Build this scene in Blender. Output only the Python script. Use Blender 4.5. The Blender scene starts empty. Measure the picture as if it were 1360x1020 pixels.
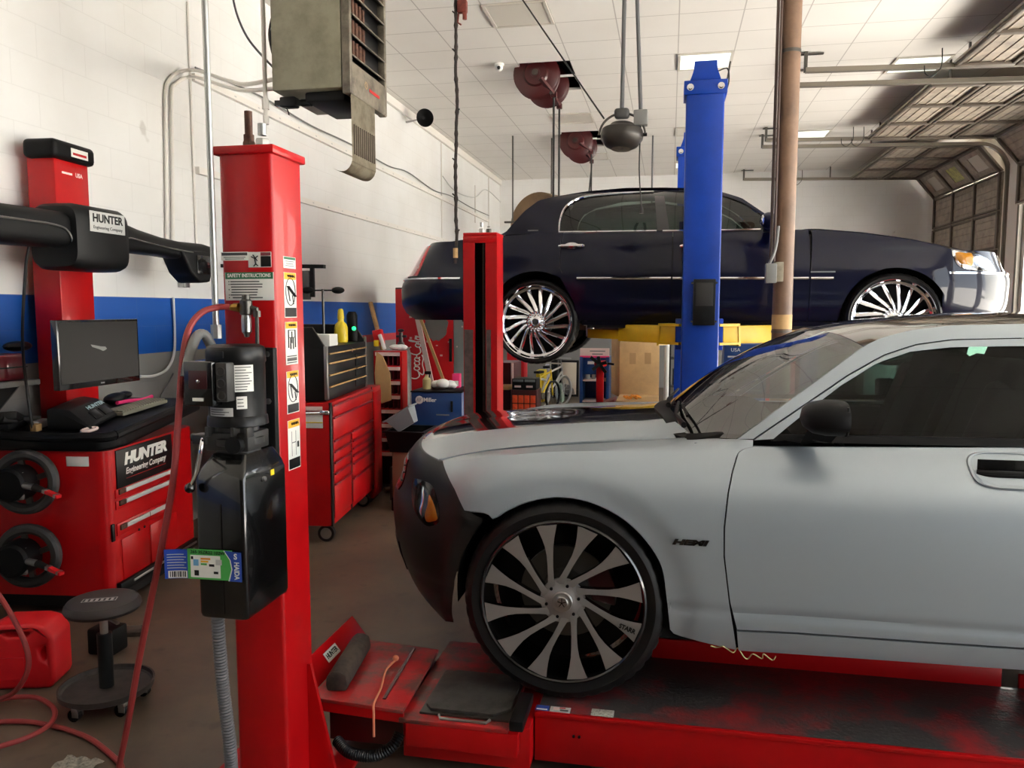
import bpy, bmesh, math, random
from mathutils import Vector as V, Matrix
random.seed(7)
PI = math.pi
sc = bpy.context.scene
COL = sc.collection
# ---------------------------------------------------------------- camera
FPX, CXP, CYP, CAMH = 1050.0, 680.0, 510.0, 1.70
YAW, PIT = math.radians(11.26), math.radians(5.39)
CF = V((-math.sin(YAW)*math.cos(PIT), math.cos(YAW)*math.cos(PIT), -math.sin(PIT)))
CR = V((math.cos(YAW), math.sin(YAW), 0))
CU = CR.cross(CF)
CAM = V((0, 0, CAMH))
def at(px, py, X=None, Y=None, Z=None):
    """world point on a known plane that the photo shows at pixel (px, py)"""
    r = CF + CR*((px-CXP)/FPX) - CU*((py-CYP)/FPX)
    if X is not None: t = X/r.x
    elif Y is not None: t = Y/r.y
    else: t = (Z-CAMH)/r.z
    return CAM + r*t
def on(px, py, S):
    """point of the side surface y = S(x, z) seen at a pixel"""
    y = S(0, 1)
    for _ in range(12):
        p = at(px, py, Y=y); y = S(p.x, p.z)
    return at(px, py, Y=y)
def proj(p):
    v = V(p)-CAM; d = v.dot(CF)
    return CXP+FPX*v.dot(CR)/d, CYP-FPX*v.dot(CU)/d
cd = bpy.data.cameras.new('camera'); co = bpy.data.objects.new('camera', cd); COL.objects.link(co)
m3 = Matrix((CR, CU, -CF)).transposed()
co.matrix_world = Matrix.Translation(CAM) @ m3.to_4x4()
cd.sensor_width = 36; cd.lens = 36*FPX/1360; cd.clip_start = .02; cd.clip_end = 200
sc.camera = co
# ---------------------------------------------------------------- materials
def lin(c):
    c = c/255
    return c/12.92 if c <= .04045 else ((c+.055)/1.055)**2.4
def rgb(c): return (lin(c[0]), lin(c[1]), lin(c[2]), 1)
MAT = {}
def mat(name, c, rough=.5, metal=0, coat=0, spec=.5, em=0, vary=0, vscale=8, bump=0, bscale=60, alpha=1, trans=0, vcol=None, coat_rough=.03, vpos=(.42, .72)):
    m = bpy.data.materials.new(name); m.use_nodes = True; MAT[name] = m
    nt = m.node_tree; b = nt.nodes['Principled BSDF']
    b.inputs['Base Color'].default_value = rgb(c)
    b.inputs['Roughness'].default_value = rough; b.inputs['Metallic'].default_value = metal
    b.inputs['Coat Weight'].default_value = coat; b.inputs['Coat Roughness'].default_value = coat_rough
    b.inputs['Specular IOR Level'].default_value = spec
    if em:
        b.inputs['Emission Color'].default_value = rgb(c); b.inputs['Emission Strength'].default_value = em
    if vary or bump:
        tc = nt.nodes.new('ShaderNodeTexCoord')
    if vary:
        n = nt.nodes.new('ShaderNodeTexNoise'); n.inputs['Scale'].default_value = vscale; n.inputs['Detail'].default_value = 6; n.inputs['Roughness'].default_value = .65
        nt.links.new(tc.outputs['Object'], n.inputs['Vector'])
        r = nt.nodes.new('ShaderNodeValToRGB'); r.color_ramp.elements[0].position = vpos[0]; r.color_ramp.elements[1].position = vpos[1]
        r.color_ramp.elements[0].color = rgb(c)
        d = vcol if vcol else tuple(k*(1-vary) for k in c)
        r.color_ramp.elements[1].color = rgb(d)
        nt.links.new(n.outputs['Fac'], r.inputs['Fac']); nt.links.new(r.outputs['Color'], b.inputs['Base Color'])
    if bump:
        n2 = nt.nodes.new('ShaderNodeTexNoise'); n2.inputs['Scale'].default_value = bscale; n2.inputs['Detail'].default_value = 4
        nt.links.new(tc.outputs['Object'], n2.inputs['Vector'])
        bp = nt.nodes.new('ShaderNodeBump'); bp.inputs['Strength'].default_value = bump; bp.inputs['Distance'].default_value = .01
        nt.links.new(n2.outputs['Fac'], bp.inputs['Height']); nt.links.new(bp.outputs['Normal'], b.inputs['Normal'])
    return m
def glass(name, tint=(200, 215, 208), refl=1.0, rough=0.0, ior=1.5):
    m = bpy.data.materials.new(name); m.use_nodes = True; MAT[name] = m
    nt = m.node_tree; nt.nodes.clear()
    o = nt.nodes.new('ShaderNodeOutputMaterial'); mx = nt.nodes.new('ShaderNodeMixShader')
    t = nt.nodes.new('ShaderNodeBsdfTransparent'); t.inputs['Color'].default_value = rgb(tint)
    g = nt.nodes.new('ShaderNodeBsdfGlossy'); g.inputs['Roughness'].default_value = rough
    f = nt.nodes.new('ShaderNodeFresnel'); f.inputs['IOR'].default_value = ior
    mu = nt.nodes.new('ShaderNodeMath'); mu.operation = 'MULTIPLY'; mu.inputs[1].default_value = refl; mu.use_clamp = True
    nt.links.new(f.outputs[0], mu.inputs[0]); nt.links.new(mu.outputs[0], mx.inputs[0])
    nt.links.new(t.outputs[0], mx.inputs[1]); nt.links.new(g.outputs[0], mx.inputs[2]); nt.links.new(mx.outputs[0], o.inputs[0])
    return m
mat('red_paint', (182, 11, 17), .34, coat=.12, spec=.3, vary=.10, vscale=3)
mat('red_worn', (176, 24, 28), .5, coat=.1, vary=.55, vscale=7, vpos=(.44, .62), vcol=(92, 58, 52), bump=.15, bscale=40)
mat('red_deck', (132, 24, 30), .55, coat=.1, vary=.8, vscale=3.2, vpos=(.34, .50), vcol=(56, 54, 54), bump=.25, bscale=70)
mat('red_plastic', (214, 22, 32), .42)
mat('dark_red', (66, 7, 12), .4, coat=.3)
mat('blue_paint', (6, 62, 168), .4, coat=.15, spec=.35, vary=.12, vscale=4)
mat('blue_cabinet', (22, 62, 118), .4)
mat('yellow_paint', (232, 188, 22), .42, vary=.1, vscale=4)
mat('black_gloss', (9, 9, 10), .2, coat=.6)
mat('black_paint', (14, 14, 15), .38, spec=.3)
mat('black_satin', (17, 17, 18), .5, spec=.25)
mat('black_plastic', (14, 14, 15), .5, spec=.15, bump=.04, bscale=200)
mat('black_rubber', (9, 9, 10), .45, spec=.35)
mat('grey_black', (46, 45, 44), .45)
mat('dark_grey', (70, 70, 70), .5)
mat('mid_grey', (120, 120, 118), .5)
mat('light_grey', (188, 188, 186), .5)
mat('white_plastic', (232, 232, 228), .45)
mat('white_label', (226, 226, 220), .5)
mat('chrome', (225, 226, 230), .06, metal=1)
mat('steel', (170, 170, 168), .3, metal=1)
mat('dark_steel', (92, 90, 86), .42, metal=1)
mat('galvanised', (178, 180, 178), .38, metal=.85)
mat('rust_steel', (92, 60, 46), .6, metal=.4, vary=.4, vscale=60)
mat('brass', (176, 138, 70), .35, metal=1)
mat('machined', (170, 169, 168), .38, metal=.8)
mat('silver_car', (158, 168, 175), .36, metal=.4, coat=.4, coat_rough=.08)
mat('black_wrap', (17, 17, 18), .42, coat=.1, spec=.35)
mat('stripe_black', (24, 23, 23), .12, coat=1)
mat('navy_car', (5, 8, 31), .35, metal=.0, coat=.55, coat_rough=.02, spec=.1)
mat('amber', (255, 164, 30), .35, coat=.2)
mat('tail_red', (190, 20, 34), .18, coat=.8)
mat('tan_card', (206, 166, 112), .7, vary=.12, vscale=3)
mat('wood', (190, 150, 96), .55, vary=.25, vscale=14)
mat('old_wood', (66, 54, 45), .8, vary=.4, vscale=20, bump=.3, bscale=30)
mat('yellow_plastic', (236, 206, 40), .4)
mat('green_print', (72, 172, 78), .5)
mat('blue_print', (30, 66, 160), .5)
mat('orange_print', (226, 140, 40), .5)
mat('hose_red', (150, 52, 52), .5)
mat('cable_black', (22, 21, 20), .5)
mat('wire_white', (214, 214, 210), .5)
mat('heater_beige', (140, 136, 116), .5, metal=.1, vary=.18, vscale=5, vcol=(112, 106, 86))
mat('heater_front', (122, 114, 100), .5, metal=.2, vary=.5, vscale=9, vcol=(66, 58, 50))
mat('chute', (150, 141, 122), .5, vary=.4, vscale=12, vcol=(104, 92, 76))
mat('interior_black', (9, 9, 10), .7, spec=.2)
mat('interior_grey', (13, 14, 15), .7, spec=.25)
mat('teal_screen', (110, 160, 152), .4)
mat('maroon', (118, 18, 34), .3, coat=.5)
mat('door_metal', (172, 160, 144), .55, vary=.28, vscale=6)
mat('door_dark', (96, 86, 76), .55)
mat('track_metal', (124, 117, 106), .45, metal=.6)
mat('pole_brown', (120, 92, 72), .55, vary=.2, vscale=5)
mat('pink', (236, 50, 120), .5)
mat('orange_bin', (250, 92, 48), .5)
mat('grey_bin', (128, 134, 138), .55)
mat('pink_white', (232, 206, 200), .6)
mat('brown_leather', (48, 41, 39), .5)
mat('olive_key', (128, 124, 108), .6)
mat('screen', (30, 28, 27), .35, spec=.15)
mat('light_blue', (186, 214, 220), .5); mat('tray_dark', (58, 52, 48), .6, vary=.4, vscale=16); mat('paper_print', (206, 200, 186), .7, vary=.45, vscale=70); mat('orange_cord', (214, 130, 96), .6); mat('maroon_dark', (52, 16, 18), .35); mat('conduit_grey', (92, 92, 94), .45); mat('speckle', (190, 188, 180), .5, vary=.6, vscale=120); mat('car_blue', (110, 170, 210), .5)
glass('car_glass', (112, 132, 124), .4)
glass('windshield_glass', (196, 214, 204), 1.6, ior=2.1)
glass('lens_clear', (248, 250, 250), .9)
glass('lincoln_glass', (92, 112, 104), 1.5)
# ---------------------------------------------------------------- mesh building
class MB:
    def __init__(s): s.bm = bmesh.new(); s.mi = 0
    def _face(s, vs):
        try: f = s.bm.faces.new(vs)
        except ValueError: return None
        f.material_index = s.mi; f.smooth = True; return f
    def box(s, c, d, bev=0, R=None, seg=2):
        r = bmesh.ops.create_cube(s.bm, size=1); vs = r['verts']
        M = Matrix.Translation(V(c)) @ (R.to_4x4() if R else Matrix()) @ Matrix.Diagonal((d[0], d[1], d[2], 1))
        bmesh.ops.transform(s.bm, matrix=M, verts=vs)
        es = {e for v in vs for e in v.link_edges}; fs = {f for v in vs for f in v.link_faces}
        if bev:
            n0 = set(s.bm.faces)-fs
            bmesh.ops.bevel(s.bm, geom=list(es), offset=min(bev, min(d)*.49), segments=seg, profile=.5, affect='EDGES')
            fs = set(s.bm.faces)-n0
        for f in fs: f.material_index = s.mi; f.smooth = True
        return s
    def span(s, a, b, bev=0):
        a = V(a); b = V(b)
        return s.box((a+b)/2, [abs(b[i]-a[i]) for i in range(3)], bev)
    def bar(s, p0, p1, w, h, up=(0, 0, 1), bev=0):
        p0 = V(p0); p1 = V(p1); x = (p1-p0); L = x.length; x.normalize()
        y = V(up).cross(x)
        if y.length < 1e-4: y = V((0, 1, 0)).cross(x)
        y.normalize(); z = x.cross(y)
        return s.box((p0+p1)/2, (L, w, h), bev, Matrix((x, y, z)).transposed())
    def tube(s, pts, r, n=8, caps=True, closed=False):
        pts = [V(p) for p in pts]; m = len(pts)
        if m < 2: return s
        rr = r if isinstance(r, (list, tuple)) else [r]*m
        rings = []; prev = None
        for i, p in enumerate(pts):
            if closed: t = pts[(i+1) % m]-pts[i-1]
            else: t = pts[min(i+1, m-1)]-pts[max(i-1, 0)]
            t.normalize()
            if prev is None:
                a = t.cross(V((0, 0, 1)))
                if a.length < 1e-3: a = t.cross(V((1, 0, 0)))
            else:
                a = prev - t*prev.dot(t)
                if a.length < 1e-5: a = t.cross(V((0.3, .5, 1)))
            a.normalize(); prev = a; b = t.cross(a)
            rings.append([s.bm.verts.new(p+(a*math.cos(k*2*PI/n)+b*math.sin(k*2*PI/n))*rr[i]) for k in range(n)])
        for i in range(m if closed else m-1):
            A = rings[i]; B = rings[(i+1) % m]
            for k in range(n): s._face((A[k], A[(k+1) % n], B[(k+1) % n], B[k]))
        if caps and not closed: s._face(rings[0][::-1]); s._face(rings[-1])
        return s
    def cyl(s, p0, p1, r0, r1=None, n=24, caps=True):
        return s.tube([p0, p1], [r0, r0 if r1 is None else r1], n, caps)
    def lathe(s, prof, o, ax, n=32, caps=False, arc=2*PI):
        o = V(o); ax = V(ax).normalized()
        a = ax.cross(V((0, 0, 1)))
        if a.length < 1e-3: a = V((1, 0, 0))
        a.normalize(); b = ax.cross(a); full = abs(arc-2*PI) < 1e-6
        rings = []
        for r, h in prof:
            rings.append([s.bm.verts.new(o+ax*h+(a*math.cos(k*arc/n)+b*math.sin(k*arc/n))*max(r, 1e-5)) for k in range(n if full else n+1)])
        for A, B in zip(rings, rings[1:]):
            for k in range(n): s._face((A[k], A[(k+1) % len(A)], B[(k+1) % len(B)], B[k]))
        if caps: s._face(rings[0][::-1]); s._face(rings[-1])
        return s
    def prism(s, poly, o, u, v, depth, bev=0):
        """2-D polygon in plane (u, v) at o, extruded by depth along u x v"""
        o = V(o); u = V(u).normalized(); v = V(v).normalized(); w = u.cross(v)*depth
        A = [s.bm.verts.new(o+u*x+v*y) for x, y in poly]; B = [s.bm.verts.new(o+u*x+v*y+w) for x, y in poly]
        n0 = set(s.bm.faces) if bev else None
        n = len(A); fs = [s._face(A[::-1]), s._face(B)]
        for i in range(n): fs.append(s._face((A[i], A[(i+1) % n], B[(i+1) % n], B[i])))
        if bev:
            es = {e for x in A+B for e in x.link_edges}
            bmesh.ops.bevel(s.bm, geom=list(es), offset=bev, segments=2, profile=.5, affect='EDGES')
            for f in set(s.bm.faces)-n0: f.material_index = s.mi; f.smooth = True
        return s
    def grid(s, rows, flip=False, cu=False, cv=False):
        vv = [[s.bm.verts.new(p) for p in r] for r in rows]
        R = len(vv); Cn = len(vv[0])
        for i in range(R if cu else R-1):
            for j in range(Cn if cv else Cn-1):
                a, b, c, d = vv[i][j], vv[i][(j+1) % Cn], vv[(i+1) % R][(j+1) % Cn], vv[(i+1) % R][j]
                s._face((d, c, b, a) if flip else (a, b, c, d))
        return vv
    def ball(s, c, r, sc3=(1, 1, 1), n=16, R=None):
        rr = bmesh.ops.create_uvsphere(s.bm, u_segments=n, v_segments=max(6, n//2+2), radius=r); vs = rr['verts']
        M = Matrix.Translation(V(c)) @ (R.to_4x4() if R else Matrix()) @ Matrix.Diagonal((*sc3, 1))
        bmesh.ops.transform(s.bm, matrix=M, verts=vs)
        for f in {f for v in vs for f in v.link_faces}: f.material_index = s.mi; f.smooth = True
        return s
    def plate(s, o, x, y, w, h, t=.0015, inset=0):
        """thin sheet: centre o, in-plane axes x and y, front facing x cross y"""
        x = V(x).normalized(); y = V(y).normalized(); z = x.cross(y)
        return s.box(V(o)+z*t/2, (w, h, t), inset, Matrix((x, y, z)).transposed())
    def weld(s, d=1e-4): bmesh.ops.remove_doubles(s.bm, verts=s.bm.verts[:], dist=d); return s
    def solid(s, t):
        """give the sheet thickness t against its normals"""
        g = s.bm.faces[:]
        r = bmesh.ops.solidify(s.bm, geom=g, thickness=t); 
        for f in s.bm.faces: f.smooth = True
        return s
WM = {}
def part(mb, name, m, root=None, label=None, ang=35, norm=True):
    if norm: bmesh.ops.recalc_face_normals(mb.bm, faces=mb.bm.faces[:])
    me = bpy.data.meshes.new(name); mb.bm.to_mesh(me); mb.bm.free()
    for k in (m if isinstance(m, (list, tuple)) else [m]): me.materials.append(MAT[k] if isinstance(k, str) else k)
    o = bpy.data.objects.new(name, me); COL.objects.link(o)
    if root is not None:
        o.parent = root; WM[o.name] = WM[root.name]
        me.transform(WM[root.name].inverted())
    else: WM[o.name] = Matrix()
    try: me.set_sharp_from_angle(angle=math.radians(ang))
    except Exception: pass
    if label: o['label'] = label
    return o
def thing(name, label, cat, loc, group=None, rz=0, R=None):
    o = bpy.data.objects.new(name, None); COL.objects.link(o); o.empty_display_size = .1
    M = Matrix.Translation(V(loc)) @ (R.to_4x4() if R else Matrix.Rotation(rz, 4, 'Z'))
    o.matrix_world = M; WM[o.name] = M
    o['label'] = label; o['category'] = cat
    if group: o['group'] = group
    return o
def single(mb, name, m, label, cat, group=None, kind=None, **k):
    """a thing that is one mesh, its origin at the middle of its base"""
    o = part(mb, name, m, None, **k)
    xs = [v.co for v in o.data.vertices]
    c = V(((min(p.x for p in xs)+max(p.x for p in xs))/2, (min(p.y for p in xs)+max(p.y for p in xs))/2, min(p.z for p in xs)))
    o.data.transform(Matrix.Translation(-c)); o.location = c; WM[o.name] = Matrix.Translation(c)
    o['label'] = label; o['category'] = cat
    if group: o['group'] = group
    if kind: o['kind'] = kind
    return o
def struct(mb, name, m, root=None, label=None, **k):
    o = part(mb, name, m, root, **k)
    if root is None: o['kind'] = 'structure'
    if label: o['label'] = label
    return o
def dup(root, M, label=None, group=None, name=None):
    def cp(o, par):
        c = o.copy(); COL.objects.link(c)
        if par is not None: c.parent = par
        for ch in o.children: cp(ch, c)
        return c
    r = cp(root, None); r.matrix_world = M; WM[r.name] = M
    if label: r['label'] = label
    if group: r['group'] = group
    return r
def text(body, o, x, y, size, m, root, name='lettering', shear=0, bold=0, align='CENTER', width=None, t=.001, label=None, font_y=None):
    c = bpy.data.curves.new('t', 'FONT'); c.body = body; c.size = size; c.shear = shear; c.offset = bold
    c.align_x = align; c.align_y = 'CENTER'; c.extrude = t/2; c.resolution_u = 3
    ob = bpy.data.objects.new('t', c); COL.objects.link(ob)
    dg = bpy.context.evaluated_depsgraph_get(); dg.update()
    me = bpy.data.meshes.new_from_object(ob.evaluated_get(dg))
    bpy.data.objects.remove(ob); bpy.data.curves.remove(c)
    xs = [v.co.x for v in me.vertices]
    sx = 1
    if width and xs: sx = width/(max(xs)-min(xs))
    x = V(x).normalized(); y = V(y).normalized(); z = x.cross(y)
    M = Matrix.Translation(V(o)+z*t/2) @ Matrix((x, y, z)).transposed().to_4x4() @ Matrix.Diagonal((sx, 1, 1, 1))
    me.transform(M); me.materials.clear(); me.materials.append(MAT[m])
    for p in me.polygons: p.material_index = 0
    ob = bpy.data.objects.new(name, me); COL.objects.link(ob)
    ob.parent = root; WM[ob.name] = WM[root.name]; me.transform(WM[root.name].inverted())
    if label: ob['label'] = label
    return ob
def cr(pts, n=8, closed=False):
    """Catmull-Rom through points"""
    P = [V(p) for p in pts]; m = len(P); out = []
    for i in range(m if closed else m-1):
        if closed: a, b, c, d = P[i-1], P[i], P[(i+1) % m], P[(i+2) % m]
        else: a, b, c, d = P[max(i-1, 0)], P[i], P[i+1], P[min(i+2, m-1)]
        for k in range(n):
            t = k/n
            out.append(.5*((2*b)+(c-a)*t+(2*a-5*b+4*c-d)*t*t+(3*b-a-3*c+d)*t**3))
    if not closed: out.append(P[-1].copy())
    return out
def resample(pts, n):
    P = [V(p) for p in pts]; L = [0]
    for a, b in zip(P, P[1:]): L.append(L[-1]+(b-a).length)
    out = []; j = 0
    for k in range(n):
        t = L[-1]*k/(n-1)
        while j < len(P)-2 and L[j+1] < t: j += 1
        d = L[j+1]-L[j]
        out.append(P[j].lerp(P[j+1], 0 if d == 0 else min(1, max(0, (t-L[j])/d))))
    return out
def coons(bot, top, left, right, nu, nv):
    """left/right run bottom to top; returns rows from bottom to top"""
    b = resample(bot, nu); t = resample(top, nu); l = resample(left, nv); r = resample(right, nv); rows = []
    for j in range(nv):
        v = j/(nv-1); row = []
        for i in range(nu):
            u = i/(nu-1)
            p = b[i]*(1-v)+t[i]*v+l[j]*(1-u)+r[j]*u-(b[0]*(1-u)*(1-v)+b[-1]*u*(1-v)+t[0]*(1-u)*v+t[-1]*u*v)
            row.append(p)
        rows.append(row)
    return rows
def lerp(a, b, t): return a+(b-a)*t
def interp(x, tab):
    if x <= tab[0][0]: return tab[0][1]
    for (a, b), (c, d) in zip(tab, tab[1:]):
        if x <= c:
            t = (x-a)/(c-a); return b+(d-b)*t
    return tab[-1][1]
def sinterp(x, tab):
    """smooth version (cosine-free cubic through table points)"""
    n = len(tab)
    if x <= tab[0][0]: return tab[0][1]
    if x >= tab[-1][0]: return tab[-1][1]
    for i in range(n-1):
        x0, y0 = tab[i]; x1, y1 = tab[i+1]
        if x <= x1:
            h = x1-x0; t = (x-x0)/h
            m0 = (y1-tab[i-1][1])/(x1-tab[i-1][0]) if i > 0 else (y1-y0)/h
            m1 = (tab[i+2][1]-y0)/(tab[i+2][0]-x0) if i < n-2 else (y1-y0)/h
            return (2*t**3-3*t*t+1)*y0+(t**3-2*t*t+t)*h*m0+(-2*t**3+3*t*t)*y1+(t**3-t*t)*h*m1
NX, NY, NZ = V((1, 0, 0)), V((0, 1, 0)), V((0, 0, 1))
mat('cyl_steel', (108, 100, 98), .5, metal=.3, vary=.3, vscale=8); mat('vend_glass', (150, 158, 154), .25); mat('cloudy', (196, 184, 130), .4); mat('brown_card', (128, 96, 76), .8); mat('navy_dark', (9, 11, 22), .25, coat=1)
mat('lamp_dark', (58, 54, 50), .4, metal=.4); mat('cable_old', (52, 42, 38), .8, vary=.5, vscale=40); mat('rust_red', (120, 50, 38), .6, vary=.3, vscale=20); mat('drum_brown', (124, 98, 70), .55, vary=.25, vscale=3); mat('pole_dark', (78, 58, 50), .5)
mat('card_mark', (176, 138, 92), .75); mat('board_white', (218, 208, 192), .5); mat('boxes_blue', (214, 214, 226), .5, vary=.5, vscale=5, vcol=(110, 120, 180)); mat('green_box', (200, 214, 204), .5, vary=.6, vscale=7, vcol=(70, 140, 96))
# ================================================================ THE ROOM
XL, XR, YF, YB, ZC = -3.76, 5.15, 17.5, -6.0, 4.55
def nodes(m): return m.node_tree, m.node_tree.nodes['Principled BSDF']
def mth(nt, op, a, b=None):
    n = nt.nodes.new('ShaderNodeMath'); n.operation = op
    for i, k in enumerate((a, b)):
        if k is None: continue
        if isinstance(k, (int, float)): n.inputs[i].default_value = k
        else: nt.links.new(k, n.inputs[i])
    return n.outputs[0]
def mixc(nt, f, a, b, mode='MIX'):
    n = nt.nodes.new('ShaderNodeMix'); n.data_type = 'RGBA'; n.blend_type = mode
    for i, k in ((0, f), (6, a), (7, b)):
        if isinstance(k, (int, float)): n.inputs[i].default_value = k
        elif isinstance(k, tuple): n.inputs[i].default_value = k
        else: nt.links.new(k, n.inputs[i])
    return n.outputs[2]
def wall_material(name, axis):
    m = mat(name, (226, 222, 216), .55); nt, b = nodes(m)
    tc = nt.nodes.new('ShaderNodeTexCoord'); sp = nt.nodes.new('ShaderNodeSeparateXYZ'); nt.links.new(tc.outputs['Object'], sp.inputs[0])
    z = sp.outputs['Z']; h = sp.outputs[axis]
    n = nt.nodes.new('ShaderNodeTexNoise'); n.inputs['Scale'].default_value = 1.3; n.inputs['Detail'].default_value = 8; nt.links.new(tc.outputs['Object'], n.inputs['Vector'])
    far = mth(nt, 'GREATER_THAN', sp.outputs['Y'], 7.2)
    low = mixc(nt, mth(nt, 'MULTIPLY', far, mth(nt, 'GREATER_THAN', z, 1.285)), rgb((138, 137, 134)), rgb((196, 40, 50)))
    blue = mixc(nt, mth(nt, 'GREATER_THAN', z, 1.378), low, rgb((0, 82, 172)))
    white = mixc(nt, mth(nt, 'GREATER_THAN', z, 1.787), blue, rgb((226, 226, 225)))
    dirt = nt.nodes.new('ShaderNodeValToRGB'); dirt.color_ramp.elements[0].position = .35; dirt.color_ramp.elements[1].position = .62
    dirt.color_ramp.elements[0].color = (.93, .92, .905, 1); dirt.color_ramp.elements[1].color = (1, 1, 1, 1)
    nt.links.new(n.outputs['Fac'], dirt.inputs[0])
    c = mixc(nt, 1.0, white, dirt.outputs[0], 'MULTIPLY')
    # scuffs
    n3 = nt.nodes.new('ShaderNodeTexNoise'); n3.inputs['Scale'].default_value = 3.1; n3.inputs['Detail'].default_value = 3; nt.links.new(tc.outputs['Object'], n3.inputs['Vector'])
    sc_ = nt.nodes.new('ShaderNodeValToRGB'); sc_.color_ramp.elements[0].position = .735; sc_.color_ramp.elements[1].position = .775
    sc_.color_ramp.elements[0].color = (0, 0, 0, 1); sc_.color_ramp.elements[1].color = (1, 1, 1, 1); nt.links.new(n3.outputs['Fac'], sc_.inputs[0])
    c = mixc(nt, mth(nt, 'MULTIPLY', sc_.outputs[0], .35), c, rgb((140, 130, 120)))
    cb = nt.nodes.new('ShaderNodeCombineXYZ'); nt.links.new(h, cb.inputs[0]); nt.links.new(mth(nt, 'ADD', z, .046), cb.inputs[1])
    br = nt.nodes.new('ShaderNodeTexBrick'); br.inputs['Scale'].default_value = 1; br.inputs['Brick Width'].default_value = .406; br.inputs['Row Height'].default_value = .203
    br.inputs['Mortar Size'].default_value = .004; br.inputs['Mortar Smooth'].default_value = .4; nt.links.new(cb.outputs[0], br.inputs['Vector'])
    c = mixc(nt, mth(nt, 'MULTIPLY', br.outputs['Fac'], .09), c, rgb((120, 116, 110)))
    nt.links.new(c, b.inputs['Base Color'])
    bp = nt.nodes.new('ShaderNodeBump'); bp.inputs['Strength'].default_value = .2; bp.inputs['Distance'].default_value = .006; bp.invert = True
    nt.links.new(br.outputs['Fac'], bp.inputs['Height']); nt.links.new(bp.outputs[0], b.inputs['Normal'])
    return m
wall_material('block_wall_side', 'Y'); wall_material('block_wall_far', 'X')
mat('wall_dark', (70, 68, 66), .7); m = mat('wall_white', (224, 220, 214), .6)
# ceiling: lay-in tiles of 0.61 m with a slim metal grid
m = mat('ceiling_tile', (226, 220, 211), .85); nt, b = nodes(m)
tc = nt.nodes.new('ShaderNodeTexCoord'); sp = nt.nodes.new('ShaderNodeSeparateXYZ'); nt.links.new(tc.outputs['Object'], sp.inputs[0])
TX, TY, TS = .035, 9.35, .61
lines = None
for o_, k in (('X', TX), ('Y', TY)):
    f = mth(nt, 'PINGPONG', mth(nt, 'SUBTRACT', sp.outputs[o_], k-61*TS), TS/2)
    l_ = mth(nt, 'LESS_THAN', f, .006)
    lines = l_ if lines is None else mth(nt, 'MAXIMUM', lines, l_)
n = nt.nodes.new('ShaderNodeTexNoise'); n.inputs['Scale'].default_value = .9; n.inputs['Detail'].default_value = 5; nt.links.new(tc.outputs['Object'], n.inputs['Vector'])
base = mixc(nt, n.outputs['Fac'], rgb((212, 208, 202)), rgb((230, 227, 222)))
nt.links.new(mixc(nt, mth(nt, 'MULTIPLY', lines, .5), base, rgb((120, 112, 104))), b.inputs['Base Color'])
# floor: stained brown concrete
m = mat('shop_floor', (96, 82, 68), .42); nt, b = nodes(m)
tc = nt.nodes.new('ShaderNodeTexCoord')
n = nt.nodes.new('ShaderNodeTexNoise'); n.inputs['Scale'].default_value = 1.1; n.inputs['Detail'].default_value = 9; n.inputs['Roughness'].default_value = .62; nt.links.new(tc.outputs['Object'], n.inputs['Vector'])
r = nt.nodes.new('ShaderNodeValToRGB'); e = r.color_ramp.elements; e[0].position = .3; e[0].color = rgb((66, 56, 48)); e[1].position = .7; e[1].color = rgb((122, 104, 84))
k = e.new(.5); k.color = rgb((98, 84, 70)); nt.links.new(n.outputs['Fac'], r.inputs[0])
n2 = nt.nodes.new('ShaderNodeTexNoise'); n2.inputs['Scale'].default_value = 7; n2.inputs['Detail'].default_value = 8; nt.links.new(tc.outputs['Object'], n2.inputs['Vector'])
r2 = nt.nodes.new('ShaderNodeValToRGB'); r2.color_ramp.elements[0].position = .6; r2.color_ramp.elements[1].position = .72; r2.color_ramp.elements[0].color = (0, 0, 0, 1)
nt.links.new(n2.outputs['Fac'], r2.inputs[0])
nt.links.new(mixc(nt, mth(nt, 'MULTIPLY', r2.outputs[0], .5), r.outputs[0], rgb((52, 46, 42))), b.inputs['Base Color'])
rr = nt.nodes.new('ShaderNodeMapRange'); rr.inputs['To Min'].default_value = .3; rr.inputs['To Max'].default_value = .62; nt.links.new(n.outputs['Fac'], rr.inputs[0]); nt.links.new(rr.outputs[0], b.inputs['Roughness'])
mat('pavement', (206, 200, 190), .9, vary=.1, vscale=1); mat('outer_wall', (222, 222, 216), .8); mat('plenum_black', (10, 9, 9), .9)
mat('tan_panel', (196, 178, 142), .7); mat('red_trim', (176, 58, 50), .6)

struct(MB().span((XL-.2, YB-.2, -.15), (XR+.2, YF+.2, 0)), 'floor', 'shop_floor')
struct(MB().span((XL-.2, YB-.2, 0), (XL, YF+.2, ZC+.8)), 'wall_left', 'block_wall_side')
struct(MB().span((XL, YF, 0), (XR+.2, YF+.2, ZC+.8)), 'wall_far', 'block_wall_far')
# wall behind the photographer
w = MB(); w.span((XL, YB-.2, 0), (XR+.2, YB, ZC+.8))
struct(w, 'wall_near', 'wall_dark')
# right wall pierced by the overhead doors; two nearest openings unseen, added for daylight
BAYS = [(-1.6, 2.4), (3.2, 6.0), (6.45, 9.42), (10.3, 13.15), (14.2, 16.85)]
HD = 3.95
w = MB(); y0 = YB
for a, c in BAYS:
    w.span((XR, y0, 0), (XR+.2, a, ZC+.8)); w.span((XR, a, HD), (XR+.2, c, ZC+.8)); y0 = c
w.span((XR, y0, 0), (XR+.2, YF, ZC+.8))
struct(w, 'wall_right', 'wall_white')
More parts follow.
